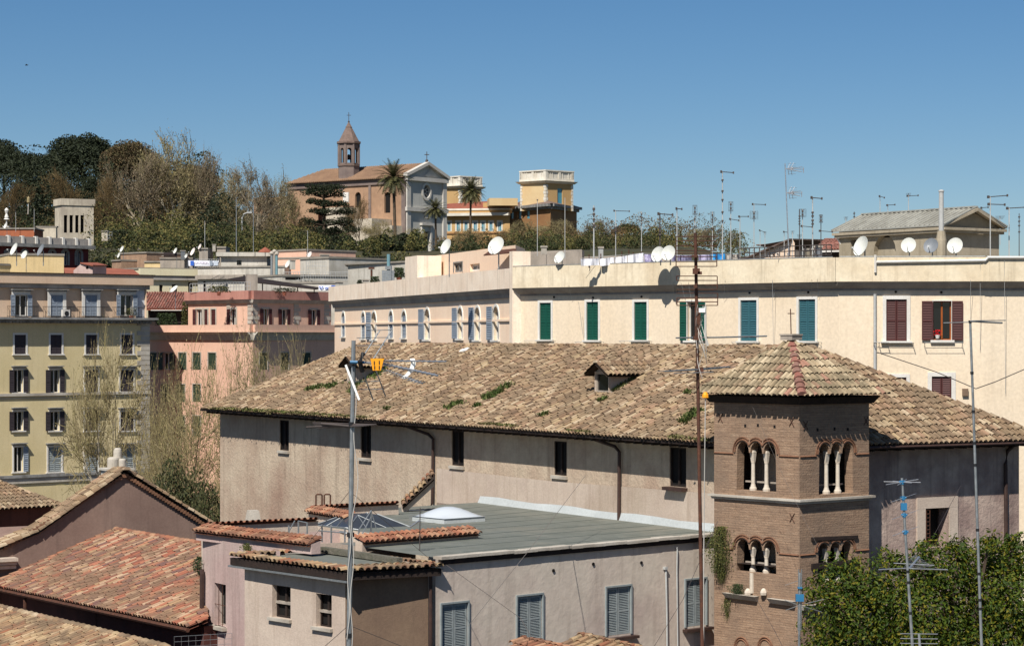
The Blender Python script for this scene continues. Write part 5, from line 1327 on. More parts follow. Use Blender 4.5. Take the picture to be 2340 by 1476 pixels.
mb = MB(); wf.bar(mb, u-1.6, u+1.6, z-1.9, z+1.9, -.7, -.6); mb.build('rose_void', 'void', chh); mb = MB(); wf.bar(mb, ud0, ud1, zg, zd1, -.75, -.6); mb.build('portal', 'void', chh)
mb = MB()
zm = zat(477, D0)
for a, b in ((0, 1.3), (FW-1.3, FW)):
    wf.bar(mb, a, b, zg-1, zm-.5, 0, .35); wf.bar(mb, a, b, zm+.4, ze_-.3, 0, .35)
wf.bar(mb, -.3, FW+.3, zm-.5, zm+.4, 0, .6); wf.bar(mb, -.3, FW+.3, ze_-.9, ze_, 0, .7)
for a, b in (((-.6, ze_), (FW/2, za_+.35)), ((FW+.6, ze_), (FW/2, za_+.35))):
    mb.hexa([wf.pt(a[0], a[1]-.1, .9), wf.pt(b[0], b[1]-.75, .9), wf.pt(b[0], b[1]-.75, -.3), wf.pt(a[0], a[1]-.1, -.3), wf.pt(a[0], a[1]+.65, .9), wf.pt(b[0], b[1], .9), wf.pt(b[0], b[1], -.3), wf.pt(a[0], a[1]+.65, -.3)])
wf.bar(mb, ud0-.9, ud1+.9, zd1+1.4, zd1+1.9, 0, .8); wf.bar(mb, ud0-.6, ud0, zg, zd1+1.4, 0, .4); wf.bar(mb, ud1, ud1+.6, zg, zd1+1.4, 0, .4)
um, zm_ = wf.px(975, 497); wf.bar(mb, um-.9, um+.9, zm_-.2, zm_+1.6, 0, .3)
ut, _ = wf.px(984, 400); mb.add([wf.pt(ut-2.6, ze_+.3, .15), wf.pt(ut+2.6, ze_+.3, .15), wf.pt(ut, ze_+2.2, .15)], [(0,1,2)])
mb.build('facade_trim', 'church_trim', chh)
hs = []
mb = MB()
for x in (818, 885):
    u_, z_ = wsd.px(x, 455); hs.append(arch(u_-.9, u_+.9, z_-3.2, z_+1.6))
wsd.panel(mb, R4(0, SLn, zg-6, ze_-.4), hs, reveal=.5); w = Wall(FB, FB+su*SLn); w.panel(mb, R4(0, SLn, zg-6, ze_-.4)); w = Wall(FB+su*SLn, FA+su*SLn); w.panel(mb, R4(0, FW, zg-6, ze_)); 
wsd.panel(mb, R4(-9, 12, zg-6, zat(452,545)), [], off=2.5)
mb.build('wall', 'church_brick', chh)
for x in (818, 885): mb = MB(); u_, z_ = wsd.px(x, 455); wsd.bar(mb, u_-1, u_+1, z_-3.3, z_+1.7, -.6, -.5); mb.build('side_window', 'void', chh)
mb = MB(); wsd.bar(mb, SLn-1.2, SLn, zg-6, ze_-.8, 0, .3); wsd.bar(mb, -.2, SLn, ze_-1.6, ze_-.4, 0, .35); wsd.bar(mb, SLn-11.3, SLn-10.6, zg-6, ze_-1.6, 0, .25); mb.build('pilasters', 'belfry_stone', chh)
mb = MB(); a, b = wsd.pt(-.5, ze_-.3, 1.0), wsd.pt(SLn-.4, ze_-.3, 1.0); rm0, rm1 = wf.pt(FW/2, za_, -.3), V3((FA+fu*FW/2+su*SLn), za_)
c2, d2 = V3(FB+su*SLn+fu*1, ze_-.3), V3(FB+fu*1, ze_-.3)
hipp = V3(FA+fu*FW/2+su*(SLn-5), za_)
mb.add([a, b, rm0, hipp, c2, d2], [(0,1,2,3), (5,4,3,2), (4,0,3)])
for k in range(60):
    t_ = (k+.5)/60; p = a.lerp(b, t_); q = (a+(b-a)*t_)+(rm0-b); 
    lim = min(1, (t_*SLn)/5.5) if t_*SLn < 5.5 else 1
    mb.tube([p+Vector((0,0,.08)), p.lerp(q, lim)+Vector((0,0,.08))], .14, 4, cap=False)
mat('church_roof', (156,126,100), (138,110,88), (116,96,82), scale=.3, streak=.4, bump=.3, bscale=3); mb.build('roof', 'church_roof', chh)
# side chapels low in front of the side wall
mb = MB()
for x0, x1, yt, dd in ((745,790,474,5),(800,850,500,7),(850,895,516,4)):
    u0_, _ = wsd.px(x0, 520, dd); u1_, _ = wsd.px(x1, 520, dd); z_ = wsd.px((x0+x1)/2, yt, dd)[1]
    wsd.bar(mb, u0_, u1_, zg-8, z_, .2, dd)
mb.build('side_chapels', 'ruin_stone', chh)
mb = MB(); u0_, z0_ = wsd.px(785,452,2.6); wsd.bar(mb, u0_-.1, u0_+1.6, z0_-1.2, z0_+1.2, 2.4, 2.7); mb.build('white_window', 'white_trim', chh)
# belfry (octagonal, with arches) and its spire
bc = at(797, 380, 534); R_ = 2.55; zb0 = zat(398,534); zb1 = zat(329,534); zap_ = zat(283,534)
mb = MB(); ov_ = [Vector((bc.x+R_*math.cos(math.radians(22.5+45*k+8)), bc.y+R_*math.sin(math.radians(22.5+45*k+8)))) for k in range(8)]
zarc0, zarc1 = zat(374,534), zat(340,534)
for k in range(8):
    w = Wall(ov_[k], ov_[(k+1) % 8]); w.panel(mb, R4(0, w.L, zb0-4, zb1), [arch(w.L*.26, w.L*.74, zarc0, zarc1)], reveal=.45)
    w.bar(mb, -.12, .22, zarc0-.2, zb1, 0, .16); w.bar(mb, w.L-.22, w.L+.12, zarc0-.2, zb1, 0, .16)
mb.build('belfry', 'belfry_stone', chh)
def ngon(mb, c, r, z0, z1, r2=None, n=8, rot=30.5):
    r2 = r if r2 is None else r2
    lo = [Vector((c.x+r*math.cos(math.radians(rot+360/n*k)), c.y+r*math.sin(math.radians(rot+360/n*k)), z0)) for k in range(n)]
    hi = [Vector((c.x+r2*math.cos(math.radians(rot+360/n*k)), c.y+r2*math.sin(math.radians(rot+360/n*k)), z1)) for k in range(n)]
    mb.add(lo+hi, [tuple(reversed(range(n))), tuple(range(n, 2*n))]+[(k, (k+1) % n, n+(k+1) % n, n+k) for k in range(n)])
mb = MB(); ngon(mb, bc, R_*1.16, zb1, zb1+.45); ngon(mb, bc, R_*1.04, zb1-.35, zb1-.01); mb.build('belfry_cornice', 'spire_tile', chh); mb = MB(); ngon(mb, bc, R_*1.08, zarc0-.7, zarc0-.25); mb.build('belfry_string_course', 'spire_tile', chh)
mb = MB(); zz0 = zb1+.45
for r_, r2_, f0_, f1_ in ((R_*1.02, R_*.78, 0, .25), (R_*.78, R_*.52, .2501, .55), (R_*.52, R_*.28, .5501, .8), (R_*.34, R_*.3, .8001, .83), (R_*.28, R_*.03, .8301, 1.1)):
    ngon(mb, bc, r_, zz0+(zap_-zz0)*f0_, zz0+(zap_-zz0)*f1_, r2_)
mb.build('spire', 'spire_tile', chh)
mb = MB(); zc0 = zap_+.2; mb.lathe((bc.x, bc.y, zc0), [(.05,0),(.22,.15),(.22,.35),(.05,.5)], 8)
mb.tube([(bc.x,bc.y,zc0), (bc.x,bc.y,zat(257,534))], .07, 5); zc_x = zat(264,534); mb.tube([(bc.x-.5,bc.y,zc_x), (bc.x+.5,bc.y,zc_x)], .06, 4); mb.build('belfry_cross', 'dark_wire', chh)
mb = MB(); mb.lathe((bc.x, bc.y, zarc0+.9), [(.75,0),(.6,.3),(.42,1.0),(.1,1.25)], 10); mb.build('bell', 'copper_pipe', chh)
fc = wf.pt(FW/2, za_+.3, .2); mb = MB(); mb.lathe(fc, [(.35,0),(.3,.5),(.1,.6)], 6); mb.tube([fc, fc+Vector((0,0,2.4))], .09, 5); mb.tube([fc+Vector((-.55,0,1.7)), fc+Vector((.55,0,1.7))], .09, 4); mb.build('facade_cross', 'dark_wire', chh)

# =================================================================== yellow academy with two square towers
ac = thing('yellow_academy', 'yellow and ochre academy building with two square balustraded towers', 'building', V3(pD(1200,580), 40))
T0 = pD(1247, 560); tl_ = T0+Vector((-6.2, 5.2)); tr_ = T0+Vector((6.9, 5.6)); tb_ = tl_+tr_-T0
def towr(T0, tl_, tr_, zb_, zc_, zt_, mA, mB_, win=True):
    w1_, w2_ = Wall(tl_, T0), Wall(T0, tr_); hs = []
    if win:
        c = w2_.L*.52; hs.append(arch(c-.9, c+.9, zb_+.6, zc_-1.2)) if False else hs.append(R4(c-.85, c+.85, zb_+.5, zc_-1.6))
    mb = MB(); w1_.panel(mb, R4(0, w1_.L, zb_, zc_)); b = Wall(tr_, tb_ if False else tl_+tr_-T0); b.panel(mb, R4(0, b.L, zb_, zc_)); b = Wall(tl_+tr_-T0, tl_); b.panel(mb, R4(0, b.L, zb_, zc_))
    mb.build('tower_wall', mA, ac); mb = MB(); w2_.panel(mb, R4(0, w2_.L, zb_, zc_), hs, reveal=.3); mb.build('tower_wall', mB_, ac)
    if win: mb = MB(); w2_.bar(mb, hs[0][0][0], hs[0][1][0], hs[0][0][1], hs[0][2][1], -.35, -.28); mb.build('tower_window', 'glass_teal', ac)
    cen = (tl_+tr_)/2; mb = MB(); C_ = [tl_, T0, tr_, tl_+tr_-T0]
    ex = lambda d: [cen+(p-cen)*(1+d/(p-cen).length) for p in C_]
    mb.hexa([V3(p, zc_-.5) for p in ex(.4)]+[V3(p, zc_+.1) for p in ex(1.3)]); mb.build('tower_cornice', 'academy_cream', ac)
    mb = MB()
    for q_, za, zb in ((ex(.3), zc_+.1, zc_+.7), (ex(.35), zt_-.3, zt_)):
        mb.hexa([V3(p, za) for p in q_]+[V3(p, zb) for p in q_])
    e = ex(.2)
    for i in range(4):
        w = Wall(e[i], e[(i+1) % 4]); n = 14
        for k in range(n):
            uu = w.L*(k+.5)/n
            if k % 5 in (1, 2, 3): w.bar(mb, uu-.12, uu+.12, zc_+.7, zt_-.3, -.25, -.06)
        w.bar(mb, 0, w.L, zc_+.7, zt_-.3, -.5, -.2)
        for uu in (0, w.L-.7, w.L/2-.35): w.bar(mb, uu, uu+.7, zc_+.7, zt_-.301, -.5, .03)
    mb.build('tower_balustrade', 'academy_cream', ac)
    for w in (w1_, w2_):
        for e_ in (0, 1):
            mb = MB()
            for k in range(int((zc_-zb_)/.8)): d_ = .7 if k % 2 else .5; uu = w.L-d_ if e_ else 0; w.bar(mb, uu, uu+d_, zb_+k*.8, zb_+k*.8+.7, 0, .08)
            mb.build('quoins', 'academy_cream', ac)
towr(T0, tl_, tr_, zat(480,560), zat(414,560), zat(388,560), 'academy_pale', 'academy_yellow')
S0 = pD(1052, 590); sl_ = S0+Vector((-4.6, 3.6)); sr_ = S0+Vector((5.4, 4.2))
towr(S0, sl_, sr_, zat(475,590), zat(426,590), zat(402,590), 'academy_yellow', 'academy_yellow', win=False)
# block below the big tower
G0 = pD(1258, 556); g_l = pD(1150, 574); g_r = pD(1318, 572)
w1_, w2_ = Wall(g_l, G0), Wall(G0, g_r); hs = []
for x in (1170, 1188, 1207): hs.append(R4(w1_.px(x-3.5,490)[0], w1_.px(x+3.5,490)[0], w1_.px(x,500)[1], w1_.px(x,482)[1]))
zE1 = zat(471,560)
mb = MB(); w1_.panel(mb, R4(0, w1_.L, 38, zE1), hs); mb.build('wall', 'academy_brown', ac)
mb = MB(); w2_.panel(mb, R4(0, w2_.L, 38, zE1)); b = Wall(g_r, g_r+Vector((-11,12))); b.panel(mb, R4(0, b.L, 38, zE1)); mb.build('wall', 'academy_brown', ac)
mb = MB()
for h in hs: w1_.bar(mb, h[0][0], h[1][0], h[0][1], h[2][1], -.3, -.2)
mb.build('windows', 'glass_teal', ac)
mb = MB(); z_ = zE1
for w in (w1_, w2_): w.bar(mb, -.5, w.L+.7, z_-.3, z_+.35, -1, 1.2); w.bar(mb, -.2, w.L+.3, z_-.9, z_-.301, -.5, .6)
mb.build('cornice', 'grey_stone', ac)
mb = MB(); P = [g_l, G0, g_r, g_l+g_r-G0]; cen = (g_l+g_r)/2; mb.hexa([V3(cen+(p-cen)*1.1, z_+.36) for p in P]+[V3(cen+(p-cen)*.5, z_+2.0) for p in P]); mb.build('roof', 'spire_tile', ac)
# long yellow wing
wl_a, wl_b = pD(1005, 566), pD(1165, 562); w = Wall(wl_a, wl_b); hs = []
zW = zat(492,564)
for k, x in enumerate((1026, 1047, 1065, 1086, 1104, 1122, 1142)):
    window(w, ac, hs, (x-3.6,507,x+3.6,529), 'dark', fw=.35, frame='academy_cream', sash='white_trim', glass='glass_teal', sill=False, reveal=.15)
mb = MB(); w.panel(mb, R4(0, w.L, 36, zW), hs); mb.build('wall', 'academy_yellow', ac)
mb = MB(); w.bar(mb, -.3, w.L, zW-.2, zW+.5, -.5, 1.6); w.bar(mb, -.3, w.L, zat(480,564)-.05, zat(480,564)+.4, -3, -.2); mb.build('cornice', 'academy_cream', ac)
mb = MB(); w.bar(mb, -.3, w.L, zW+.5, zat(480,564), -2.5, -.4); w.bar(mb, w.L*.6, w.L, zat(480,564)+.4, zat(463,564), -6, -1.5); mb.build('attic', 'academy_yellow', ac)
mb = MB()
a, b = w.pt(-.5, zat(479,564)+.3, -.5), w.pt(w.L, zat(479,564)+.3, -.5); c, d = w.pt(w.L, zat(458,575), -9), w.pt(-.5, zat(466,575), -9); mb.hexa([p-Vector((0,0,.3)) for p in (a,b,c,d)]+[a,b,c,d])
mb.build('roof', 'terracotta', ac)
mb = MB(); c = at(1148,463,562); mb.box(c, 7, 6, 1.8, .1); mb.build('roof_block', 'academy_pale', ac)
mb = MB(); w.bar(mb, 0, w.L, zat(533,564)-.15, zat(533,564)+.15, 0, .25); mb.build('string_course', 'academy_brown', ac)
# =================================================================== satellite dishes
def dish(x, y, D, r, az, el, label, m='dish_white', zb=None, arm=True, group=None, pole_dx=0):
    c = at(x, y, D); a = math.radians(az); e = math.radians(el)
    n = Vector((-math.sin(a)*math.cos(e), -math.cos(a)*math.cos(e), math.sin(e)))
    zb = zb if zb is not None else c.z-r*1.6
    t = thing('satellite_dish', label, 'satellite dish', (c.x, c.y+.15, zb), group)
    q = Vector((n.y, -n.x, 0)).normalized() if abs(n.z) < .99 else Vector((1,0,0)); up = q.cross(n); up = up if up.z > 0 else -up
    mb = MB(); N = 20; R = 5; pts = []; fs = []
    for side in (0, 1):
        for i in range(R+1):
            rr = r*i/R; dz = .28*r*(i/R)**2-.28*r-(.02 if side else 0)
            for k in range(N):
                th = 2*math.pi*k/N; pts.append(c+q*rr*math.cos(th)*.93+up*rr*math.sin(th)+n*dz)
        o = side*(R+1)*N
        for i in range(R):
            for k in range(N):
                A, B = o+i*N+k, o+i*N+(k+1) % N; f = (A, B, B+N, A+N); fs.append(f if not side else f[::-1])
    o = (R+1)*N
    for k in range(N): A, B = R*N+k, R*N+(k+1) % N; fs.append((A, B, B+o, A+o))
    mb.add(pts, fs); mb.build('reflector', m, t, smooth=False)
    mb = MB(); b = c-n*(.28*r+.06)
    mb.tube([b, b-n*.1, Vector((b.x-n.x*.1, b.y-n.y*.1, zb))], .035*max(.6, r/.5), 5); mb.build('pole', 'galv', t)
    if arm:
        tip = c-up*r*.55+n*r*.95
        mb = MB(); mb.tube([c-up*r*.98-n*.02, tip], .018, 4); ar = mb.build('arm', 'galv', t)
        mb = MB(); mb.tube([tip-n*.02+up*.0, tip-n*.14+up*.05], [.045, .03], 6); mb.build('receiver', 'white_plastic', ar)
    return t
ZC = 27.76
dish(1018,563,131,.47,52,22,'tilted white dish on a pole above the peach rooftop storey', zb=28.4)
dish(1133,561,129,.56,35,25,'largest white dish on the left part of the cream roof, with long arm', zb=28.6)
dish(1278,588,122,.36,42,25,'small white dish on the parapet beside the grey concrete wall')
dish(1503,581,116,.42,38,18,'left one of the twin white dishes by the washing line', zb=28.6)
dish(1527,578,115.6,.41,30,18,'right one of the twin white dishes by the washing line', zb=28.6)
dish(1966,562,111.5,.52,58,20,'steeply turned white dish left of the arched niche of the rooftop hut', zb=28.6)
dish(2076,560,112,.4,20,22,'white dish between the arched niche and the dark grey dish', zb=28.6)
dish(2127,561,112.4,.4,28,22,'dark grey dish beside the tall metal flue', 'dish_grey', zb=28.6)
dish(2182,561,112,.42,24,22,'white dish right of the tall metal flue', zb=28.6)
dish(31,569,211,.62,55,25,'large pale dish above the ochre rooftop box, leftmost', zb=31.5)
dish(55,582,213,.42,40,25,'half hidden white dish behind the ochre rooftop box', zb=31.0)
dish(92,571,211,.62,58,25,'large grey dish above the ochre rooftop box', 'dish_grey', zb=31.5)
dish(278,569,299,.45,55,25,'white dish on a pole left of the brown masonry house, upper one', zb=33)
dish(271,583,299,.4,60,20,'white dish left of the brown masonry house, lower one', zb=33)
dish(400,573,292,.42,55,25,'small white dish over the dark awning among the far roofs', zb=33)
dish(440,575,288,.55,58,25,'large pink tinted dish left of the banner end', 'dish_pink', zb=33)
dish(456,564,290,.4,60,20,'small dish on top of the rough grey rooftop block', 'dish_pink', zb=33)
dish(425,585,290,.3,50,20,'tiny white dish just left of the banner', zb=33)
dish(397,660,252,.55,50,45,'white dish standing in front of the arched window of the cream house', zb=28)
dish(657,603,262,.5,55,25,'white dish on the edge of the white terrace house', zb=31.5)
dish(707,582,272,.42,50,25,'grey white dish on top of the stained wall', 'dish_pink', zb=33)
dish(12,516,300,.4,50,20,'small white dish on the orange rooftop', zb=38)

# =================================================================== aerials on the roofs
def aerial(x, yt, yb, D, specs, label, m='grey_pipe', r=.022, xb=None, group=None, name='tv_antenna'):
    xb = x if xb is None else xb; p0, p1 = at(xb, yb, D), at(x, yt, D)
    t = thing(name, label, 'antenna', p0, group)
    mb = MB(); mb.tube([p0, p1], [r*1.15, r*.9], 5); mb.build('mast', m, t)
    X = lambda y: xb+(x-xb)*(y-yb)/(yt-yb)
    for s in specs:
        mb = MB(); k = s[0]; y = s[1]; px = X(y)
        if k == 'boom':                                # horizontal boom, elements seen nearly end-on
            x1 = s[2]; a, b = at(px, y, D), at(x1, y+(s[3] if len(s) > 3 else 1), D-.3)
            a2 = a-(b-a)*.12
            mb.tube([a2, b], r*.75, 4); n = 7
            for i in range(n): p = a2.lerp(b, (i+.3)/n); L = .26-.02*i; mb.tube([p+Vector((.06,L,0)), p-Vector((.06,L,0))], r*.35, 3)
            mb.box(a2, r*3, .2, r*4.5); mb.box(b, r*2.4, .1, r*4)
        elif k == 'panel':                             # grid of rods with dipoles in front
            w, h = s[2], s[3]; n = 6
            for i in range(n+1): yy = y-h/2+h*i/n; mb.tube([at(px-w/2, yy, D), at(px+w/2, yy, D)], r*.3, 3)
            for xx in (-w/2, w/2): mb.tube([at(px+xx, y-h/2, D), at(px+xx, y+h/2, D)], r*.3, 3)
            for i in (-1, 1): mb.box(at(px, y+i*h*.2, D-.12), r*4, .06, r*4.5); mb.box(at(px, y+i*h*.42, D-.12), r*9, .04, r*1)
        elif k == 'rods':                              # VHF: few long cross rods on a short boom
            w = s[2]
            for i in range(4): yy = y+(i-1.5)*2.2; L = w*(1-.12*i); mb.tube([at(px-L/2, yy, D+i*.2), at(px+L/2, yy-.6, D+i*.2)], r*.4, 3)
            mb.tube([at(px, y-4, D-.1), at(px, y+4, D+.6)], r*.6, 4)
        elif k == 'knots':
            for yy in s[2:]: mb.box(at(X(yy), yy, D-.03), r*3.6, r*4, r*3.2); mb.tube([at(X(yy)-3.2, yy+1, D), at(X(yy)+3.2, yy-1, D)], r*.4, 3)
        elif k == 'uhf':                               # triple boom corner reflector type
            x1 = s[2]; a = at(px, y, D)
            for dy in (-4, 1, 7): mb.tube([a, at(x1-abs(dy)*.6, y+dy*s[3], D-.4)], r*.6, 4)
            for sx in (6, 13):
                for sy in (-1, 1): mb.tube([at(px+sx, y+sy*2, D), at(px+sx+6*(1 if sy < 0 else .4), y+sy*14, D+.2)], r*.45, 3)
            for sy in (-12, -6, 6, 12): mb.tube([at(px+6, y+sy, D+.3), at(px+24, y+sy*.96, D-.3)], r*.3, 3)
            mb.box(at(px+14, y, D-.1), .18, .12, .16); mb.box(at(x1, y+3*s[3], D-.35), .04, .05, .28)
        mb.build({'boom': 'yagi_boom', 'panel': 'panel_reflector', 'rods': 'cross_rods', 'knots': 'clamps', 'uhf': 'yagi_reflector'}[k], 'dark_wire' if k not in ('uhf',) else 'alu', t)
    return t
a_ = aerial
a_(1357,470,600,124,[('knots',480,478,490,502,515)],'thick twin aerial mast with a slanting stay above the low grey wall', r=.04)
a_(1407,482,600,121,[('boom',482,1438),('panel',524,22,12)],'aerial with yellow bow elements halfway down its mast')
a_(1466,484,600,121,[('knots',490,490,497,504,512)],'short aerial with stacked dark dipoles above the white sheets')
a_(1508,487,600,121,[('boom',489,1537,2),('knots',500,520,528,536)],'dark thick aerial mast with a single boom pointing right','dark_wire',r=.035)
a_(1547,476,600,119,[('boom',477,1558)],'pale aerial pole with a very short top boom behind the twin dishes', r=.028)
a_(1588,472,600,119,[('panel',480,10,22),('knots',500,500,518)],'aerial with narrow panel directly behind the rusty foreground mast')
a_(1628,484,600,119,[('panel',497,8,26),('knots',520,522)],'slim aerial with vertical panel right of the rusty foreground mast')
a_(1651,393,600,118,[('boom',393,1676,2),('knots',400,412,437,457,485,505)],'tallest thin aerial left of the big twin yagi mast, boom at its top', r=.028)
a_(1670,461,600,118,[('panel',472,10,22),('boom',501,1688,3)],'aerial with small grid panel and a low boom, above the blue sheet')
a_(1691,494,600,117,[('boom',495,1710,0)],'short aerial right of the blue sheet with slanted thin boom')
a_(1723,466,600,117,[('boom',467,1749,1),('panel',492,18,18)],'aerial with dumbbell shaped top boom and round grid panel below')
a_(1737,526,600,150,[('boom',527,1748,4)],'small distant aerial with short boom left of the pale gable house')
a_(1748,531,600,150,[('rods',534,8)],'small distant aerial with cross rods beside the pale gable house')
a_(1794,374,590,117,[('uhf',386,1836,1),('uhf',441,1832,1)],'tall leaning aerial mast carrying two triple boom yagis', m='alu', r=.03, xb=1803)
a_(1792,528,592,140,[('boom',530,1800)],'low aerial at the ridge of the pale gable house, left')
a_(1811,530,592,140,[('rods',532,9)],'low aerial at the ridge of the pale gable house, right')
a_(1827,478,590,116,[('knots',480,494,500,506,512),('rods',540,12)],'aerial mast with four stacked clamps left of a round grid panel', 'dark_wire')
a_(1834,478,590,116,[('panel',487,16,18),('boom',517,1856,2)],'aerial carrying a round grid panel with rods on both sides')
a_(1857,452,590,116,[('boom',452,1878,2),('knots',480,486,494,504,512)],'pale aerial mast with tilted top boom and four dark clamps', r=.03)
a_(1876,490,575,116,[('panel',500,8,18),('boom',528,1902,2)],'thin dark aerial with low boom beside the left end of the rooftop hut', 'dark_wire')
a_(1933,497,540,128,[('rods',500,10)],'tiny aerial rising behind the left slope of the metal roof')
a_(1952,484,530,128,[('knots',488,488,496,504)],'small dark aerial behind the left slope of the metal roof','dark_wire')
a_(2011,449,500,130,[('boom',449,2021,3)],'pale aerial behind the metal roof with short slanted boom')
a_(2029,468,495,130,[('boom',469,2045,-1)],'thin low aerial behind the metal roof ridge')
a_(2076,446,492,130,[('boom',448,2098,-1),('rods',446,12)],'aerial with heavy horizontal boom behind the metal roof, left of the flue')
a_(2263,450,600,116,[('boom',450,2302,-3),('boom',467,2296,1)],'aerial mast with two parallel booms in front of the hut gable', r=.03)
a_(2244,474,520,126,[('boom',475,2258,-1)],'small aerial peeking over the right slope of the metal roof')
a_(2306,476,600,117,[('boom',476,2342,-2)],'aerial mast right of the hut with one boom leaving the picture', r=.03)
a_(2285,494,560,124,[('rods',498,22)],'small aerial with wide rods behind the right end of the hut')
a_(2329,488,600,119,[('knots',492,496,506,516,530)],'dark clamp covered aerial mast at the right edge','dark_wire')
a_(1291,452,590,124,[],'plain thin aerial pole in front of the academy tower', r=.018)
a_(1228,455,585,128,[('knots',455,457)],'plain aerial pole in front of the brown academy wall', r=.018)
a_(540,452,576,284,[],'tall plain pole rising from the rooftop room among bare trees', 'galv', r=.045)
a_(579,470,576,284,[],'second tall pole rising from the rooftop room, right of the lamp', 'galv', r=.04)
a_(468,505,576,290,[('rods',512,10)],'thin pole on the grey rooftop block', r=.035)
a_(703,527,585,268,[('rods',530,18)],'thin aerial above the salmon house with flat cross rods', r=.03)
a_(36,485,530,311,[],'leftmost thin pole on the orange rooftop', r=.03)
a_(78,478,530,311,[],'right hand thin pole on the orange rooftop', r=.03)
t = thing('street_lamp', 'curved grey street lamp among the bare trees on the hill', 'street lamp', at(553,545,400))
mb = MB(); mb.tube([at(553,560,400), at(553,498,400), at(557,490,400), at(566,486,400)], .12, 5); mb.build('pole', 'grey_pipe', t)
mb = MB(); mb.box(at(570,486,400), .9, .4, .25); mb.build('lamp_head', 'grey_pipe', t)
# chimneys and pipes on the white houses
for k, (x, y0, y1, m_, d) in enumerate(((621,582,640,'galv','left'),(627,578,641,'old_grey_plaster','middle'),(632,583,642,'teal_metal','right'))):
    t = thing('flue_pipe', '%s of the three tall flue pipes on the white house wall' % d, 'flue', at(x, y1, 262), 'flue pipes on the white house')
    mb = MB(); mb.tube([at(x, y1+4, 262), at(x, y0, 262)], .16, 7); mb.build('pipe', m_, t)
    mb = MB(); mb.lathe(at(x, y0, 262), [(.22,0),(.28,.12),(.22,.3),(.05,.4)], 8); mb.build('cowl', 'stone', t)
t = thing('teal_flue', 'teal painted flue pipe behind the stepped cream parapet', 'flue', at(888,640,170))
mb = MB(); mb.tube([at(888,640,170), at(888,581,170)], .13, 8); mb.build('pipe', 'teal_metal', t)
mb = MB(); mb.tube([at(894,640,169.6), at(894,606,169.6)], .05, 6); mb.box(at(888,612,169.8), .5, .3, .25); mb.box(at(887,632,169.8), .9, .4, .9); mb.build('fittings', 'galv', t)
t = thing('rusty_vent_pipe', 'rusty capped vent pipe before the white rooftop shed', 'flue', at(849,645,176))
mb = MB(); mb.tube([at(849,645,176), at(849,616,176)], .09, 6); mb.box(at(849,613,176), .45, .3, .15); mb.build('pipe', 'rust_metal', t)
t = thing('red_parasol', 'small folded red parasol on the far rooftop room', 'parasol', at(605,580,282))
mb = MB(); mb.lathe(at(606,577,282), [(.9,0),(.75,.2),(.3,.5),(.05,.65)], 8); mb.build('canopy', 'terracotta', t); mb = MB(); mb.tube([at(606,588,282), at(606,570,282)], .05, 5); mb.build('pole', 'galv', t)
# banners
def sheet(name, x0, y0, x1, y1, x2, y2, x3, y3, D, m, wave=.1, nx=14, ny=5, seed=1, sag=0):
    rnd = random.Random(seed); mb = MB(); ph = rnd.uniform(0, 6); g = []
    for j in range(ny+1):
        for i in range(nx+1):
            a = i/nx; b = j/ny; x = (x0+(x1-x0)*a)*(1-b)+(x3+(x2-x3)*a)*b; y = (y0+(y1-y0)*a)*(1-b)+(y3+(y2-y3)*a)*b+sag*math.sin(math.pi*a)*(1-b)
            g.append(at(x, y, D+wave*math.sin(a*9+ph+b)+wave*.5*math.sin(a*23+ph*2)))
    for j in range(ny):
        for i in range(nx): o = j*(nx+1)+i; mb.quad(g[o], g[o+1], g[o+nx+2], g[o+nx+1])
    k = len(mb.v); fr = Vector((0, .03, 0))
    mb2 = MB()
    for f in list(mb.f): mb2.add([mb.v[i]+fr for i in reversed(f)], [(0,1,2,3)])
    for f in mb2.f: mb.add([mb2.v[i] for i in f], [(0,1,2,3)])
    return mb.build(name, m)
bn = sheet('banner', 430,595,500,596,498,608,431,608,270.5,'sheet_white', wave=.03); tag(bn, 'long white and blue banner hung over the white terrace house', 'banner')
for x0, x1, m_ in ((435,443,'banner_blue'),(479,486,'blue_grey_shutter'),(488,498,'blue_white_plaster')):
    mb = MB(); a, b = at(x0,596,270.3), at(x1,607,270.3); mb.hexa([Vector((x, y, z)) for z in (b.z, a.z) for x, y in ((a.x, a.y), (b.x, a.y), (b.x, a.y+.06), (a.x, a.y+.06))]); mb.build('printed_panel', m_, bn)
mb = MB()
for k in range(9):
    a = at(447+k*3.4, 600.5, 270.43); mb.box(a, .07, .01, .22); mb.box(a+Vector((.06,0,.07 if k % 2 else -.07)), .09, .01, .05)
mb.build('faded_print', 'faded_pink', bn)
bn = sheet('sign_board', 728,652,767,652,767,664,728,664,180,'sheet_white', wave=0); tag(bn, 'small white sign with a blue end beside the cream parapet', 'sign')
mb = MB(); a, b = at(757,652,179.9), at(767,664,179.9); mb.hexa([Vector((x, y, z)) for z in (b.z, a.z) for x, y in ((a.x, a.y), (b.x, a.y), (b.x, a.y+.06), (a.x, a.y+.06))]); mb.build('printed_panel', 'banner_blue', bn)
mb = MB()
for k, (x, y) in enumerate(((731,656),(734,659),(737,656),(744,659),(747,658),(750,659))): mb.box(at(x, y, 179.9), .09, .04, .09)
mb.build('faded_print', 'banner_blue', bn)
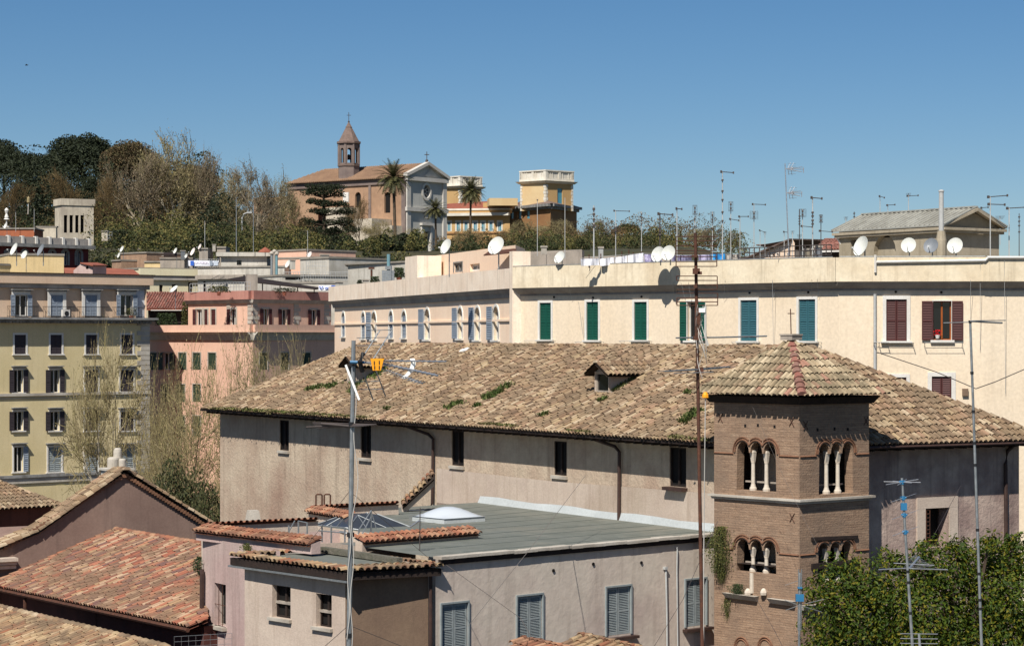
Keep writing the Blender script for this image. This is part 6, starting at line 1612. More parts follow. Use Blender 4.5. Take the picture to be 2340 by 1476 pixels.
# washing lines on the cream roof
wl_ = thing('washing_line', 'washing line posts and wires on the cream building roof', 'washing line', at(1440,600,120))
mb = MB()
for x, y in ((1346,582),(1373,580),(1421,574),(1437,571),(1447,577),(1466,575),(1520,578),(1590,578),(1690,580)): mb.tube([at(x, 612, 120.5), at(x, y, 120.5)], .03, 4)
mb.build('posts', 'rust_metal', wl_)
mb = MB(); mb.tube([at(1326,590,120), at(1470,579,120), at(1545,583,120), at(1690,581,119.5)], .012, 3); mb.build('wire', 'grey_pipe', wl_)
for k, (x0, y0, x1, y1, yb, m_, lb) in enumerate((
    (1327,592,1368,591,607,'sheet_white','white sheet at the left end of the washing line'),
    (1370,592,1402,588,607,'sheet_white','white sheet with faint pink lines second on the washing line'),
    (1404,589,1432,584,605,'sheet_white','bright white sheet hanging in sharp folds left of the lilac one'),
    (1434,584,1470,578,603,'sheet_white','white sheet in the middle of the washing line, highest peg'),
    (1472,581,1512,583,601,'sheet_print','pale lilac printed sheet behind the twin dishes'),
    (1534,583,1580,584,599,'sheet_dark','dark purple patterned cloth right of the twin dishes'),
    (1596,583,1624,582,597,'sheet_print','grey lilac cloth left of the blue towel'),
    (1626,581,1657,580,596,'sheet_blue','bright blue towel on the washing line'),
    (1659,581,1688,581,594,'grey_cornice','grey blanket at the right end of the washing line'))):
    o = sheet('hanging_cloth', x0, y0, x1, y1, x1+1, yb-1, x0+1, yb+1, 119.6, m_, wave=.09, seed=k); tag(o, lb, 'laundry', 'laundry on the roof line')
# dark cat-like small planter and potted greenery on terraces handled with the plants
t = thing('bird', 'small dark bird in flight high in the blue sky at left', 'bird', at(61,150,150))
mb = MB(); c = at(61,150,150); mb.tube([c+Vector((-.12,0,0)), c+Vector((-.05,0,.01)), c+Vector((.06,0,.02)), c+Vector((.12,0,.01))], [.005,.035,.03,.004], 6)
for s in (-1, 1): mb.add([c+Vector((-.03,0,.02)), c+Vector((.05,0,.02)), c+Vector((.0,s*.12,.08)), c+Vector((-.04,s*.2,.03))], [(0,1,2,3)])
mb.build('body', 'black_plastic', t)

# =================================================================== foreground masts
# hidden-below-frame roof terrace the masts stand on
tr_ = thing('near_terrace', 'flat roof terrace just below the frame on which the aerial masts stand', 'building', (0, 38, 0))
mb = MB(); mb.box((1.2, 37, 8.6), 20, 22, 17.2); mb.build('wall', 'tan_plaster', tr_)
mb = MB(); mb.box((1.2, 37, 17.25), 20.4, 22.4, .1); mb.build('flat_roof', 'roof_gravel', tr_)
ZT = 17.3
def mast(x0, y0, x1, y1, D, r, m, label, name='antenna_mast'):
    top = at(x0, y0, D); bot = at(x1, y1, D); d = bot-top; base = top+d*((top.z-ZT)/(top.z-bot.z))
    t = thing(name, label, 'antenna', base); mb = MB(); mb.tube([base, bot, top], [r*1.15, r*1.1, r*.9], 8); mb.build('mast', m, t)
    return t, (lambda y, dx=0, dd=0: at(x0+(x1-x0)*(y-y0)/(y1-y0)+dx, y, D+dd))
# left silver mast with triple boom antenna
t, M_ = mast(808,778,797,1476,30,.031,'galv','silver mast with orange boxed triple boom antenna in the left foreground')
for y in (830,968,1220,1450): mb = MB(); mb.tube([M_(y-4), M_(y+6)], .048, 8); mb.build('clamp', 'black_plastic', t)
mb = MB(); mb.tube([at(800,827,29.9), at(833,828,29.9)], .022, 6); mb.build('blue_clamp', 'blue_plastic', t)
uh = MB()
uh.tube([at(830,828,30), at(880,832,29.7), at(1000,858,28.6)], .015, 5)
uh.tube([at(868,824,29.7), at(1018,826,28.6)], .01, 5); uh.tube([at(874,842,29.7), at(966,876,28.8)], .01, 5)
rn = random.Random(3)
for (xa, ya, xb, yb_) in ((880,824,1018,826),(882,833,1000,858),(882,846,966,876)):
    for k in range(11):
        t_ = (k+.5)/11; p = at(xa+(xb-xa)*t_, ya+(yb_-ya)*t_, 29.7-1.0*t_); uh.tube([p+Vector((.05,.11,.01)), p-Vector((.05,.11,.01))], .006, 3)
uo = uh.build('booms', 'alu', t)
mb = MB(); c = at(862,834,29.6); mb.hexa([c+Vector(v) for v in ((-.055,-.06,-.07),(.05,-.06,-.07),(.05,.06,-.07),(-.055,.06,-.07),(-.085,-.06,.085),(.09,-.06,.085),(.09,.06,.085),(-.085,.06,.085))]); ob = mb.build('dipole_box', 'orange_plastic', t)
mb = MB()
for dx, dz in ((-.035,.03),(.03,.035),(-.03,-.03),(.03,-.03)): mb.box(c+Vector((dx,-.064,dz)), .012, .01, .045)
mb.build('slots', 'black_plastic', ob)
mb = MB()
for (a, b) in (((826,820),(868,755)),((853,820),(895,755)),((826,842),(853,914)),((859,846),(881,905))): mb.tube([at(a[0],a[1],30), at(b[0],b[1],30.2)], .009, 5)
for y, xa, xb in ((755,838,896),(772,815,888),(790,815,878),(872,812,866),(890,820,874)): mb.tube([at(xa,y,30.2), at(xb,y-1,30.0)], .006, 3)
mb.build('corner_reflector', 'galv', t)
mb = MB(); mb.tube([at(830,808,29.9), at(822,826,29.8), at(828,848,29.9)], .035, 6); mb.build('bracket', 'black_plastic', t)
mb = MB(); AR = [(942,819),(945,828),(943,838),(938,848),(930,857),(921,864)]
for (xa, ya), (xb, yb_) in zip(AR, AR[1:]):
    a, b = at(xa, ya, 29.2), at(xb, yb_, 29.2); w_ = Vector((.03,0,0)); t_ = Vector((0,.012,0)); mb.hexa([b-w_-t_, b+w_-t_, b+w_+t_, b-w_+t_, a-w_-t_, a+w_-t_, a+w_+t_, a-w_+t_])
mb.build('director_shield', 'white_plastic', t)
mb = MB(); mb.tube([at(790,834,30), at(821,914,29.9)], .016, 6); mb.build('white_rod', 'white_plastic', t)
mb = MB()
for k in range(6): mb.tube([at(715+k*2,966+k*2.4,31+k*.1), at(860-k*6,970+k*.6,29.4)], .009, 4)
mb.tube([at(735,968,30.3), at(800,974,30)], .02, 5); mb.tube([at(700,976,30.5), at(800,972,30)], .012, 4); mb.build('side_antenna', 'dark_wire', t)
mb = MB(); cp = []
for k in range(40): y = 880+k*15.5; cp.append(M_(y, 5+3.2*math.sin(k*.55)+(7 if 980 < y < 1200 else 0)*math.sin((y-980)/220*math.pi), -.06))
mb.tube(cp, .0055, 4); cp = [M_(1200+k*20, -2+3*math.sin(k*.8), -.05) for k in range(14)]; mb.tube(cp, .006, 4); mb.build('cable', 'cable', t)
mb = MB()
for a, b in (((797,1222),(765,1175+25)),((800,1222),(870,1168+30)),((797,1430),(745,1476)),((799,1430),(900,1462))): pass
mb.tube([at(799,1122,30), at(690,1260,34)], .004, 3); mb.tube([at(799,1122,30), at(1010,1300,40)], .004, 3); mb.tube([at(797,1428,30), at(715,1500,31)], .005, 3); mb.tube([at(798,1428,30), at(980,1500,34)], .005, 3)
mb.build('guy_wires', 'dark_wire', t)
# rusty central mast
t, M_ = mast(1589,532,1605,1476,40,.031,'rust_metal','tall rusty mast with large comb antennas in front of the cream building')
def comb(y0, ys, xl, xr, m, name, sides):
    mb = MB()
    for y in ys: mb.tube([at(xl, y, 40), at(xr, y, 40.05)], .008, 4)
    for (x, ya, yb_) in sides: mb.tube([at(x, ya, 40), at(x, yb_, 40)], .009, 4)
    mb.build(name, m, t)
comb(0, (541,551,562,573,579,587,598,609), 1545, 1638, 'rust_metal', 'comb_reflector', ((1545,541,609),(1638,579,609)))
comb(0, (631,641,652,662,670,681,690,698), 1546, 1639, 'rust_metal', 'comb_reflector', ((1546,631,641),(1639,631,660),(1547,681,698),(1640,670,698)))
mb = MB(); mb.box(at(1591,620,39.9), .12, .1, .1); mb.box(at(1599,624,39.9), .07, .1, .05); mb.box(at(1587,585,39.9), .09, .08, .04); mb.box(at(1588,655,39.9), .06, .08, .04); mb.build('dipole_box', 'rust_metal', t)
mb = MB(); mb.box(at(1604,709,39.8), .11, .08, .075); mb.build('amplifier_box', 'white_plastic', t)
for (x, y), dm in (((1594,735),(.1,.1,.5)),((1594,772),(.15,.12,.08)),((1598,846),(.14,.12,.1))): mb = MB(); mb.box(at(x, y, 40), *dm); mb.build('clamp', 'rust_metal', t)
mb = MB(); mb.tube([at(1545,772,41), at(1640,771,39.6), at(1752,768,38)], .014, 5)
for k in range(12): p = at(1560,772,41).lerp(at(1750,768,38), k/11); mb.tube([p+Vector((.03,.2,0)), p-Vector((.03,.2,0))], .006, 3)
mb.build('lower_yagi', 'galv', t)
mb = MB(); mb.tube([at(1520,848,39), at(1600,845,40), at(1665,838,41)], .014, 5); mb.tube([at(1540,853,39.5), at(1630,850,40)], .008, 4)
for k in range(12): p = at(1522,848,39).lerp(at(1662,838,41), k/11); mb.tube([p+Vector((.16,.14,0)), p-Vector((.16,.14,0))], .006, 3)
mb.build('cross_yagi', 'galv', t)
mb = MB(); rn = random.Random(8)
for k in range(8):
    y = rn.uniform(690, 800); a0 = rn.uniform(0, 6); a1 = rn.uniform(.35, .8); am = rn.uniform(5, 13); pts = [at(1600+q*.35+am*math.sin(a0+q*a1*.5), y+q*8, 39.9+.08*math.cos(a0+q*a1)) for q in range(14)]; mb.tube(pts, .005, 4)
mb.tube([at(1612,700,39.8), at(1612,770,39.8), at(1618,790,39.8)], .02, 5)
mb.build('tangled_cables', 'cable', t)
mb = MB(); c = at(1612,902,39.7); mb.lathe(c-Vector((0,0,.05)), [(.06,0),(.055,.05),(.025,.1)], 8); mb.build('orange_cap', 'orange_plastic', t)
mb = MB(); mb.tube([at(1612,906,39.7), at(1611,1000,39.7), at(1609,1180,39.9), at(1608,1300,39.9), at(1608,1476,40), at(1608,1560,40)], .008, 4); mb.build('cable', 'cable', t)
# right tall thin mast
t, M_ = mast(2217,732,2243,1476,40,.024,'galv','long thin leaning mast with a flat yagi on top at the right')
mb = MB(); mb.tube([at(2156,738,40), at(2216,736,40)], .008, 4); mb.tube([at(2216,734,40), at(2290,738,39.2)], .017, 5); mb.tube([at(2216,733,40), at(2298,732,39)], .008, 4)
for k in range(12): p = at(2222,736,39.9).lerp(at(2288,737,39.2), k/11); mb.tube([p+Vector((.04,.2,0)), p-Vector((.04,.2,0))], .006, 3)
mb.build('yagi', 'galv', t)
for y in (735,852,940,1012,1062,1210,1310,1370,1390): mb = MB(); mb.tube([M_(y-3), M_(y+3)], .032, 7); mb.build('clamp', 'black_plastic', t)
# blue clamped mast
t, M_ = mast(2061,1092,2085,1476,42,.026,'galv','mast with blue clamps and crossed rods in front of the magnolia')
mb = MB(); c = M_(1101)
for a in (20, 160, 65, 115): L = .34 if a in (20, 160) else .3; v = Vector((math.cos(math.radians(a)), math.sin(math.radians(a)), .12 if a < 90 else -.0))*L; mb.tube([c-v, c+v], .008, 4)
for y in (1137,1176,1213): p = M_(y); mb.tube([p-Vector((.28,.3,.06)), p+Vector((.3,.3,.06))], .006, 3)
mb.build('crossed_rods', 'alu', t)
mb = MB()
for y in (1101,1137,1176,1215): mb.tube([M_(y, -7), M_(y, 7)], .022, 6); mb.tube([M_(y-4), M_(y+5)], .04, 7)
mb.box(M_(1157), .11, .09, .13); mb.tube([M_(1099), M_(1218)], .018, 6); mb.build('blue_clamps', 'blue_plastic', t)
mb = MB(); mb.tube([at(2008,1301,43), at(2060,1298,42.2), at(2165,1301,41)], .011, 4); mb.tube([at(2042,1286,42), at(2135,1291,42)], .008, 4)
for k in range(9): p = at(2085,1270+k*3.2,42.4); mb.tube([p-Vector((.05+.02*k,.2,0)), p+Vector((.12+.035*k,.2,0))], .005, 3)
mb.tube([at(2078,1298,42), at(2100,1272,42.6)], .02, 5); mb.build('yagi', 'alu', t)
mb = MB()
for y in (1305,1330,1400): mb = MB(); mb.tube([M_(y-3), M_(y+3)], .034, 7); mb.build('clamp', 'black_plastic', t)
t, M_ = mast(2100,1447,2102,1476,36,.02,'alu','low comb antenna at the bottom edge beside the blue clamped mast')
mb = MB()
for y in (1447,1458,1469,1480): mb.tube([at(2057,y,36), at(2143,y+1,36)], .007, 3)
mb.build('comb_reflector', 'alu', t)
t, M_ = mast(1828,1308,1826,1476,46,.022,'galv','short spiky aerial mast in front of the bell tower corner')
mb = MB(); mb.tube([M_(1300,-3), M_(1440,-3)], .01, 4); mb.tube([M_(1300,4), M_(1440,4)], .01, 4)
for k in range(16): mb.tube([M_(1305+k*8.4,-3), M_(1313+k*8.4,4)], .006, 3)
c = M_(1382)
for dx, dz in ((.5,.12),(.45,-.14),(-.3,.1),(-.28,-.1)): mb.tube([c, c+Vector((dx,0,dz))], .007, 3)
c = M_(1325); mb.tube([c, c+Vector((-.3,0,-.1))], .005, 3); mb.build('lattice', 'galv', t)
mb = MB(); mb.box(M_(1365), .16, .12, .14); mb.box(M_(1342), .09, .1, .03); mb.build('clamp_box', 'blue_plastic', t)
# loose cables crossing in front of the walls
for k, (pts, lb, r_) in enumerate((
    ([(1338,1086,70),(1210,1255,60),(1070,1430,52)], 'thin cable slanting from the long wall down over the flat roof', .008),
    ([(1020,1290,62),(1190,1412,60),(1240,1500,59)], 'thin cable from the pavilion corner down across the mauve wall', .008),
    ([(1640,1190,60),(1560,1370,56),(1480,1500,54)], 'thin cable slanting down in front of the right shutters', .007),
    ([(1730,1370,62),(1770,1440,60),(1800,1500,58)], 'thin cable hanging before the lower brick tower', .007),
    ([(1720,930,64),(1800,1110,63),(1870,1250,62)], 'fine wire crossing the face of the brick tower', .004),
    ([(2005,805,100),(2140,850,98),(2230,888,96),(2275,872,96),(2345,842,96)], 'drooping cable strung before the cream wall at the right', .02),
    ([(2195,1110,66),(2130,1230,60)], 'faint pair of wires before the plastered right wall', .006))):
    mb = MB(); P = [at(*p) for p in pts]; q = []
    for i in range(len(P)-1):
        for j in range(6): q.append(P[i].lerp(P[i+1], j/6))
    q.append(P[-1]); mb.tube(q, r_, 4); o = mb.build('hanging_cable', 'dark_wire' if k else 'wire'); tag(o, lb, 'cable', 'loose cables')
t = thing('gull', 'small white gull perched on the tiled roof near the ridge', 'bird', onroof(1062,812))
c = onroof(1062,808)+Vector((0,0,.12)); mb = MB(); mb.tube([c+Vector((-.24,0,-.03)), c+Vector((-.1,0,0)), c+Vector((.06,0,.03)), c+Vector((.13,0,.1)), c+Vector((.19,0,.1))], [.01,.07,.08,.045,.01], 7); mb.tube([c+Vector((0,0,-.05)), c+Vector((0,0,-.16))], .01, 3); mb.build('body', 'white_plastic', t)
# =================================================================== clutter on the middle distance roofs
def small_chimney(x, y, yb, D, w, m, label):
    t = thing('chimney', label, 'chimney', at(x, yb, D)); h = (yb-y)/F*D; p = at(x, yb, D)
    mb = MB(); mb.box(p+Vector((0,0,h/2)), w, w*.8, h, .4); mb.build('stack', m, t)
    mb = MB(); mb.box(p+Vector((0,0,h+.05)), w*1.25, w*1.05, .1, .4); mb.build('cap', 'stone', t)
for a in ((668,596,616,266,.6,'old_white_plaster','small white chimney on the edge of the stained house'),
          (742,583,594,270,.9,'old_white_plaster','whitish block chimney on the corner of the stained house'),
          (418,574,594,295,.5,'galv','slim grey chimney left of the banner'),
          (489,560,575,291,.35,'stone','thin pale pipe chimney between two grey rooftop blocks'),
          (375,586,602,297,.45,'brown_masonry','little brown chimney beside the ochre low house'),
          (775,646,660,178,.5,'old_white_plaster','low white chimney near the left end of the cream parapet'),
          (836,641,652,176,.4,'stone','stub chimney behind the left cream parapet'),
          (1068,606,620,150,.3,'stone','short pipe chimney in front of the peach storey'),
          (1243,566,582,126,.25,'stone','small round vent above the grey concrete wall'),
          (1373,568,592,128,.22,'grey_pipe','thin white vent above the low dark wall'),
          (1848,572,592,117,.35,'hut_plaster','short grey chimney at the foot of the clamp covered mast'),
          (1870,566,592,117,.3,'dish_grey','bluish vent pipe left of the red roof loft')): small_chimney(*a)
def roof_rail(x0, y0, x1, y1, D0_, D1_, n, h, label, m='grey_pipe'):
    a, b = at(x0, y0, D0_), at(x1, y1, D1_); t = thing('roof_railing', label, 'railing', a); mb = MB()
    for k in (0, .5, 1): mb.tube([a+Vector((0,0,h*k)), b+Vector((0,0,h*k))], .025, 4)
    for k in range(n+1): p = a.lerp(b, k/n); mb.tube([p, p+Vector((0,0,h))], .025, 4)
    mb.build('rails', m, t)
roof_rail(434,668,572,664,243,236,22,.9,'thin railing along the left parapet of the pink building')
roof_rail(648,640,795,640,257,257,26,.9,'weathered railing on the long terrace wall')
roof_rail(700,617,745,618,264,264,10,1.0,'grey metal railing on the terrace of the stained house')
roof_rail(1690,590,1900,582,117,113,18,.5,'low dark rail along the cream roof near the aerials','dark_wire')
roof_rail(446,612,500,612,271,271,10,1.0,'rail in front of the banner')
roof_rail(240,545,256,545,330,330,3,.9,'short rail beside the pale stone ornament')
t = thing('market_awning', 'dark slatted awning among the far roofs beside a white dish', 'awning', at(388,590,293))
mb = MB(); mb.hexa([at(374,583,294), at(404,583,294), at(404,588,292), at(374,588,292)]+[p+Vector((0,0,.35)) for p in (at(374,583,294), at(404,583,294), at(404,588,292), at(374,588,292))]); mb.build('slats', 'dark_wood', t)
t = thing('window_flowers', 'red potted flowers in the open maroon shuttered window', 'flowers', cw3.pt(*cw3.px(2143,772), .05))
mb = MB(); rn = random.Random(4); c = cw3.pt(*cw3.px(2142,768), .06)
for k in range(60): leafp = c+Vector((rn.gauss(0,.09), rn.gauss(0,.04), rn.uniform(.02,.3))); mb.box(leafp, .035, .03, .03, rn.uniform(0,3))
mb.build('blossoms', 'flower_red', t)
mb = MB(); mb.lathe(c-Vector((0,0,.12)), [(.08,0),(.11,.16),(.1,.17)], 9); mb.build('pot', 'white_trim', t)
t = thing('air_conditioner', 'white air conditioner box on the second balcony of the yellow building', 'air conditioner', wY.pt(*wY.px(146,726), .3))
mb = MB(); u, z = wY.px(146, 722); wY.bar(mb, u-.35, u+.35, z-.1, z+.55, .15, .5); mb.build('casing', 'white_trim', t)
mb = MB(); mb.tube([wY.pt(u, z+.22, .48), wY.pt(u, z+.22, .52)], .22, 14); mb.build('fan_grille', 'black_plastic', t)
# =================================================================== vegetation
def leaf_q(mb, p, s, rnd, fold=.25, up=0):
    a = rnd.uniform(0, 6.283); z = rnd.uniform(-1, 1); rr = math.sqrt(1-z*z)
    n = Vector((rr*math.cos(a), rr*math.sin(a), z+up)).normalized(); t = n.orthogonal().normalized(); t = (t*math.cos(a*3)+n.cross(t)*math.sin(a*3)); b = n.cross(t)
    w = s*.5; h = s*.8
    mb.add([p-t*h*.5, p+b*w*.5+n*s*fold*.3, p+t*h*.6, p-b*w*.5+n*s*fold*.3], [(0,1,2,3)])
def bare_tree(seed, H=16, spread=.5, levels=5, kids=4, leaf=.22, lpt=3, trunk=.3, fork=.28, up=.35, lk=3, rmin=.02, keep=1, cl=1.15):
    rnd = random.Random(seed); wood = MB(); tw_ = MB(); tips = []
    def grow(p, d, L, r, lv):
        n = 3 if lv < 3 else 2; pts = [p]; rs = [r]; q = p.copy(); dd = d.copy()
        for i in range(n):
            dd = (dd+Vector((rnd.gauss(0,.12), rnd.gauss(0,.12), rnd.gauss(.02,.09)))).normalized(); q = q+dd*L/n; pts.append(q.copy()); rs.append(r*(1-.42*(i+1)/n))
        (wood if lv < 3 else tw_).tube(pts, rs, 6 if lv < 2 else (4 if lv < 3 else 3), cap=False)
        if lv >= levels-2:
            for i in range(lpt): tips.append(p.lerp(q, rnd.uniform(.3, 1.05)))
        if lv >= levels: return
        k = kids if lv else kids+1
        for i in range(k):
            t_ = rnd.uniform(.55, 1) if i else 1; b = pts[max(1, int(t_*n))] if i else q
            az = 6.283*(i/k)+rnd.uniform(-.6, .6); sp = spread*(1.25 if lv == 0 else 1)*rnd.uniform(.6, 1.4)
            x = dd.orthogonal().normalized(); y = dd.cross(x)
            nd = (dd*math.cos(sp)+(x*math.cos(az)+y*math.sin(az))*math.sin(sp)+Vector((0,0,up*.3))).normalized()
            grow(b, nd, L*rnd.uniform(.58, .86)*(cl if lv == 0 else 1), max(rmin, rs[-1]*rnd.uniform(.55, .8)), lv+1)
    grow(Vector((0,0,0)), Vector((rnd.gauss(0,.03), rnd.gauss(0,.03), 1)).normalized(), H*fork, trunk, 0)
    lv = tw_; top = max(t.z for t in tips)
    for t in tips:
        for _ in range(lk if rnd.random() < keep else 0): leaf_q(lv, t+Vector((rnd.gauss(0,.35), rnd.gauss(0,.35), rnd.gauss(0,.35))), leaf*rnd.uniform(.6, 1.3), rnd)
    wd = 2*max(max(abs(t.x), abs(t.y)) for t in tips)*.88
    return wood, lv, top, wd
def proto(name, built, bark, leafm, label, cat='tree', loc=(0,0,0)):
    wood, lv, top, wd = built
    WO[name] = Vector((0,0,0)); t = thing(name, label, cat, (0,0,0))
    if wood: wood.build('trunk', bark, t)
    lv.build('crown', leafm, t); t['_h'] = top; t['_w'] = wd
    return t
def place(pr, x, ybase, ytop, D, wpx, label, name=None, first=None, group=None, rz=None, terrain=True):
    """tree with its base at a given place: height and width from what the photo shows at distance D"""
    zb = zat(ybase, D) if not terrain else hz(xat(x, D), D)-.2
    H = zat(ytop, D)-zb; W = wpx/F*D; s = (W/pr['_w'], W/pr['_w'], H/pr['_h'])
    rz = rz if rz is not None else random.uniform(0, 6.28)
    loc = (xat(x, D), D, zb)
    if not pr.get('_used'):
        pr['_used'] = 1; pr.location = loc; pr.scale = s; pr.rotation_euler = (0,0,rz); pr['label'] = label
        if group: pr['group'] = group
        return pr
    o = dup(pr, loc, label, s, rz, group); 
    return o
def blob_crown(seed, lobes, n, leaf, fill=.35, drop=.0, up=.3, squash=1):
    rnd = random.Random(seed); lv = MB(); tot = sum(l[3]**2 for l in lobes)
    for (cx, cy, cz, r) in lobes:
        for _ in range(int(n*r*r/tot)):
            a = rnd.uniform(0, 6.283); z = rnd.uniform(-.75, 1); rr = math.sqrt(max(0, 1-z*z))
            q = r*(1-fill*rnd.random()**2)*(1+.10*math.sin(a*5+cx)+.08*math.sin(z*9+cy))
            leaf_q(lv, Vector((cx+q*rr*math.cos(a), cy+q*rr*math.sin(a), cz+q*z*squash)), leaf*rnd.uniform(.6, 1.4), rnd, up=up)
    return lv
def lobes_of(seed, w, h, k, r0, z0=0, dome=True):
    rnd = random.Random(seed); out = []
    for i in range(k):
        a = rnd.uniform(0, 6.283); q = math.sqrt(rnd.random())*(w/2-r0*.6); t = 1-(q/(w/2))**2 if dome else rnd.random()
        out.append((q*math.cos(a), q*math.sin(a), z0+h*(.35+.55*t)*rnd.uniform(.8, 1.0)-r0*.5, r0*rnd.uniform(.75, 1.25)))
    return out
def smooth(a, b, t): t = max(0, min(1, (t-a)/(b-a))); return t*t*(3-2*t)
def hz(X, Y):
    h = (25+.0372*min(Y, 600))*smooth(248, 335, Y)
    h *= 1-.30*smooth(28, 80, X-(Y-450)*.02)
    h *= 1-.5*smooth(640, 1200, Y)
    h += 10*smooth(425, 520, Y)*smooth(30, 58, -X-(Y-450)*.09)*(1-smooth(620,900,Y)) + 4*smooth(500,560,Y)*smooth(-5,10,X)*(1-smooth(620,900,Y))
    h += smooth(300, 420, Y)*(.7*math.sin(X*.05)+.5*math.sin(Y*.043+X*.02))*(1-.8*smooth(440,490,Y))
    return h
mb = MB(); xs = [-1500,-900,-600,-400,-300,-240]+[-200+8*k for k in range(51)]+[240,300,400,600,900,1500]
ys = [-400,-100,60,150,220,250]+[255+7*k for k in range(60)]+[700,800,950,1200,1600,2400,3500]
g = [Vector((x, y, hz(x, y))) for y in ys for x in xs]; n_ = len(xs)
mb.add(g, [(j*n_+i, j*n_+i+1, (j+1)*n_+i+1, (j+1)*n_+i) for j in range(len(ys)-1) for i in range(n_-1)])
gr = struct(mb.build('ground', 'earth')); 
mb = MB(); mb.quad((-70,-60,.004), (60,-60,.004), (60,225,.004), (-70,225,.004)); struct(mb.build('street', 'asphalt'))

# ---- prototypes
pineL = [(0,0,12.5,3.2)]+lobes_of(3, 15, 3.6, 26, 2.0, 11)
rr = random.Random(2)
def pine(seed, w=15, k=26):
    wood = MB(); wood.tube([(0,0,0),(.3,.1,5),(.1,.3,10)], [.45,.36,.26], 7)
    L = []
    r_ = random.Random(seed)
    for i in range(k):
        a = r_.uniform(0, 6.283); q = math.sqrt(r_.random())*w/2*.86; L.append((q*math.cos(a), q*math.sin(a), 13.6-5.0*(q/(w/2))**2+r_.uniform(-1.2,.4), r_.uniform(1.9, 2.8)))
        if i < 12: wood.tube([(.1,.3,9.5), (L[-1][0]*.6, L[-1][1]*.6, 11), (L[-1][0], L[-1][1], L[-1][2]-.6)], [.2,.12,.05], 4)
    return wood, blob_crown(seed, L, 34000, .4, fill=.5, up=.5, squash=.8), 15.4, w*1.1
pn = proto('umbrella_pine', pine(1), 'bark_dark', 'leaf_dark', 'x')
pn2 = proto('umbrella_pine', pine(5, 14, 22), 'bark_dark', 'leaf_dark', 'x')
place(pn, 12, 560, 320, 470, 190, 'dark umbrella pine cut by the left edge of the picture')
place(pn2, 190, 560, 306, 480, 250, 'tallest dark umbrella pine, second from the left')
pn4 = proto('umbrella_pine', pine(9, 15, 30), 'bark_dark', 'leaf_domed', 'x')
place(pn4, 298, 560, 320, 465, 200, 'broad umbrella pine behind the bare planes, brownish crown')
place(pn4, 440, 560, 376, 470, 150, 'lower brownish umbrella pine half hidden right of the tall bare planes')
place(pn, 100, 560, 398, 455, 150, 'low spreading dark pine filling the gap left of the stone loggia')
place(pn2, 232, 575, 402, 440, 120, 'dark pine directly right behind the stone loggia')
b1 = bare_tree(11, H=17, spread=.5, trunk=.6, up=.12, leaf=.3, fork=.3, lpt=3, lk=1, rmin=.04, levels=5, kids=4); b2 = bare_tree(12, H=17, spread=.58, trunk=.45, up=.1, leaf=.26, fork=.22, lpt=3, lk=1, rmin=.032); b3 = bare_tree(13, H=17, spread=.5, trunk=.36, kids=4, up=.15, lpt=2, lk=1, rmin=.03)
pa_ = proto('plane_tree', b1, 'twig_pale', 'leaf_grey', 'x'); pb_ = proto('plane_tree', b2, 'bark_pale', 'leaf_bud', 'x'); pc_ = proto('bare_tree', b3, 'bark_dark', 'leaf_brown', 'x')
gp = 'bare trees on the hilltop'
place(pa_, 318, 580, 322, 425, 190, 'wide pale stemmed plane tree before the brownish pine', group=gp)
place(pb_, 392, 580, 290, 428, 190, 'tallest bare plane tree with several pale stems, left of centre', group=gp)
place(pa_, 455, 580, 318, 432, 130, 'bare plane tree just right of the tallest one', group=gp)
place(pa_, 588, 590, 348, 410, 170, 'bare plane tree with pale forked trunk left of the church', group=gp)
place(pb_, 525, 590, 380, 430, 120, 'olive tinted bare tree between the two tall plane groups', group=gp)
place(pb_, 640, 590, 400, 440, 100, 'slender budding tree touching the left end of the church roof', group=gp)
place(pc_, 142, 600, 372, 352, 150, 'dark trunked bare tree standing in front of the stone loggia', group=gp)
place(pc_, 30, 590, 400, 380, 150, 'brownish bare tree at the far left below the pines', group=gp)
place(pc_, 245, 590, 380, 415, 110, 'brown bare tree right of the stone loggia roof', group=gp)
place(pc_, 352, 585, 350, 440, 120, 'brown bare tree between pale plane stems', group=gp)
place(pc_, 672, 590, 440, 450, 70, 'thin bare tree in front of the left end of the church wall', group=gp)
place(pc_, 822, 590, 440, 480, 80, 'small leafless tree before the church side wall', group=gp)
place(pc_, 797, 585, 455, 482, 50, 'thinner leafless tree beside the white church window', group=gp)
place(pb_, 860, 590, 500, 470, 90, 'light green budding tree at the foot of the church side wall', group=gp)
place(pb_, 945, 590, 520, 470, 70, 'small budding tree at the corner of the church facade', group=gp)
place(pb_, 1062, 590, 520, 480, 90, 'tawny budding tree before the yellow academy wing', group=gp)
place(pb_, 1205, 600, 502, 470, 110, 'budding tree in front of the brown academy wall, left', group=gp)
place(pb_, 1262, 600, 500, 455, 130, 'budding tree in front of the brown academy wall, right', group=gp)
place(pa_, 1360, 600, 492, 440, 90, 'bare tree at the right foot of the academy', group=gp)
place(pc_, 1150, 600, 520, 470, 80, 'orange brown leafless tree between wing and academy tower', group=gp)
place(pb_, 1590, 610, 520, 430, 70, 'bare tree on the ridge behind the comb antenna', group=gp)
place(pa_, 1625, 610, 512, 425, 80, 'highest bare tree on the ridge at the right', group=gp)
place(pa_, 1672, 610, 520, 430, 50, 'narrow bare tree at the end of the wooded ridge', group=gp)
place(pc_, 1500, 610, 522, 440, 80, 'brown bare tree on the ridge behind the twin dishes', group=gp)
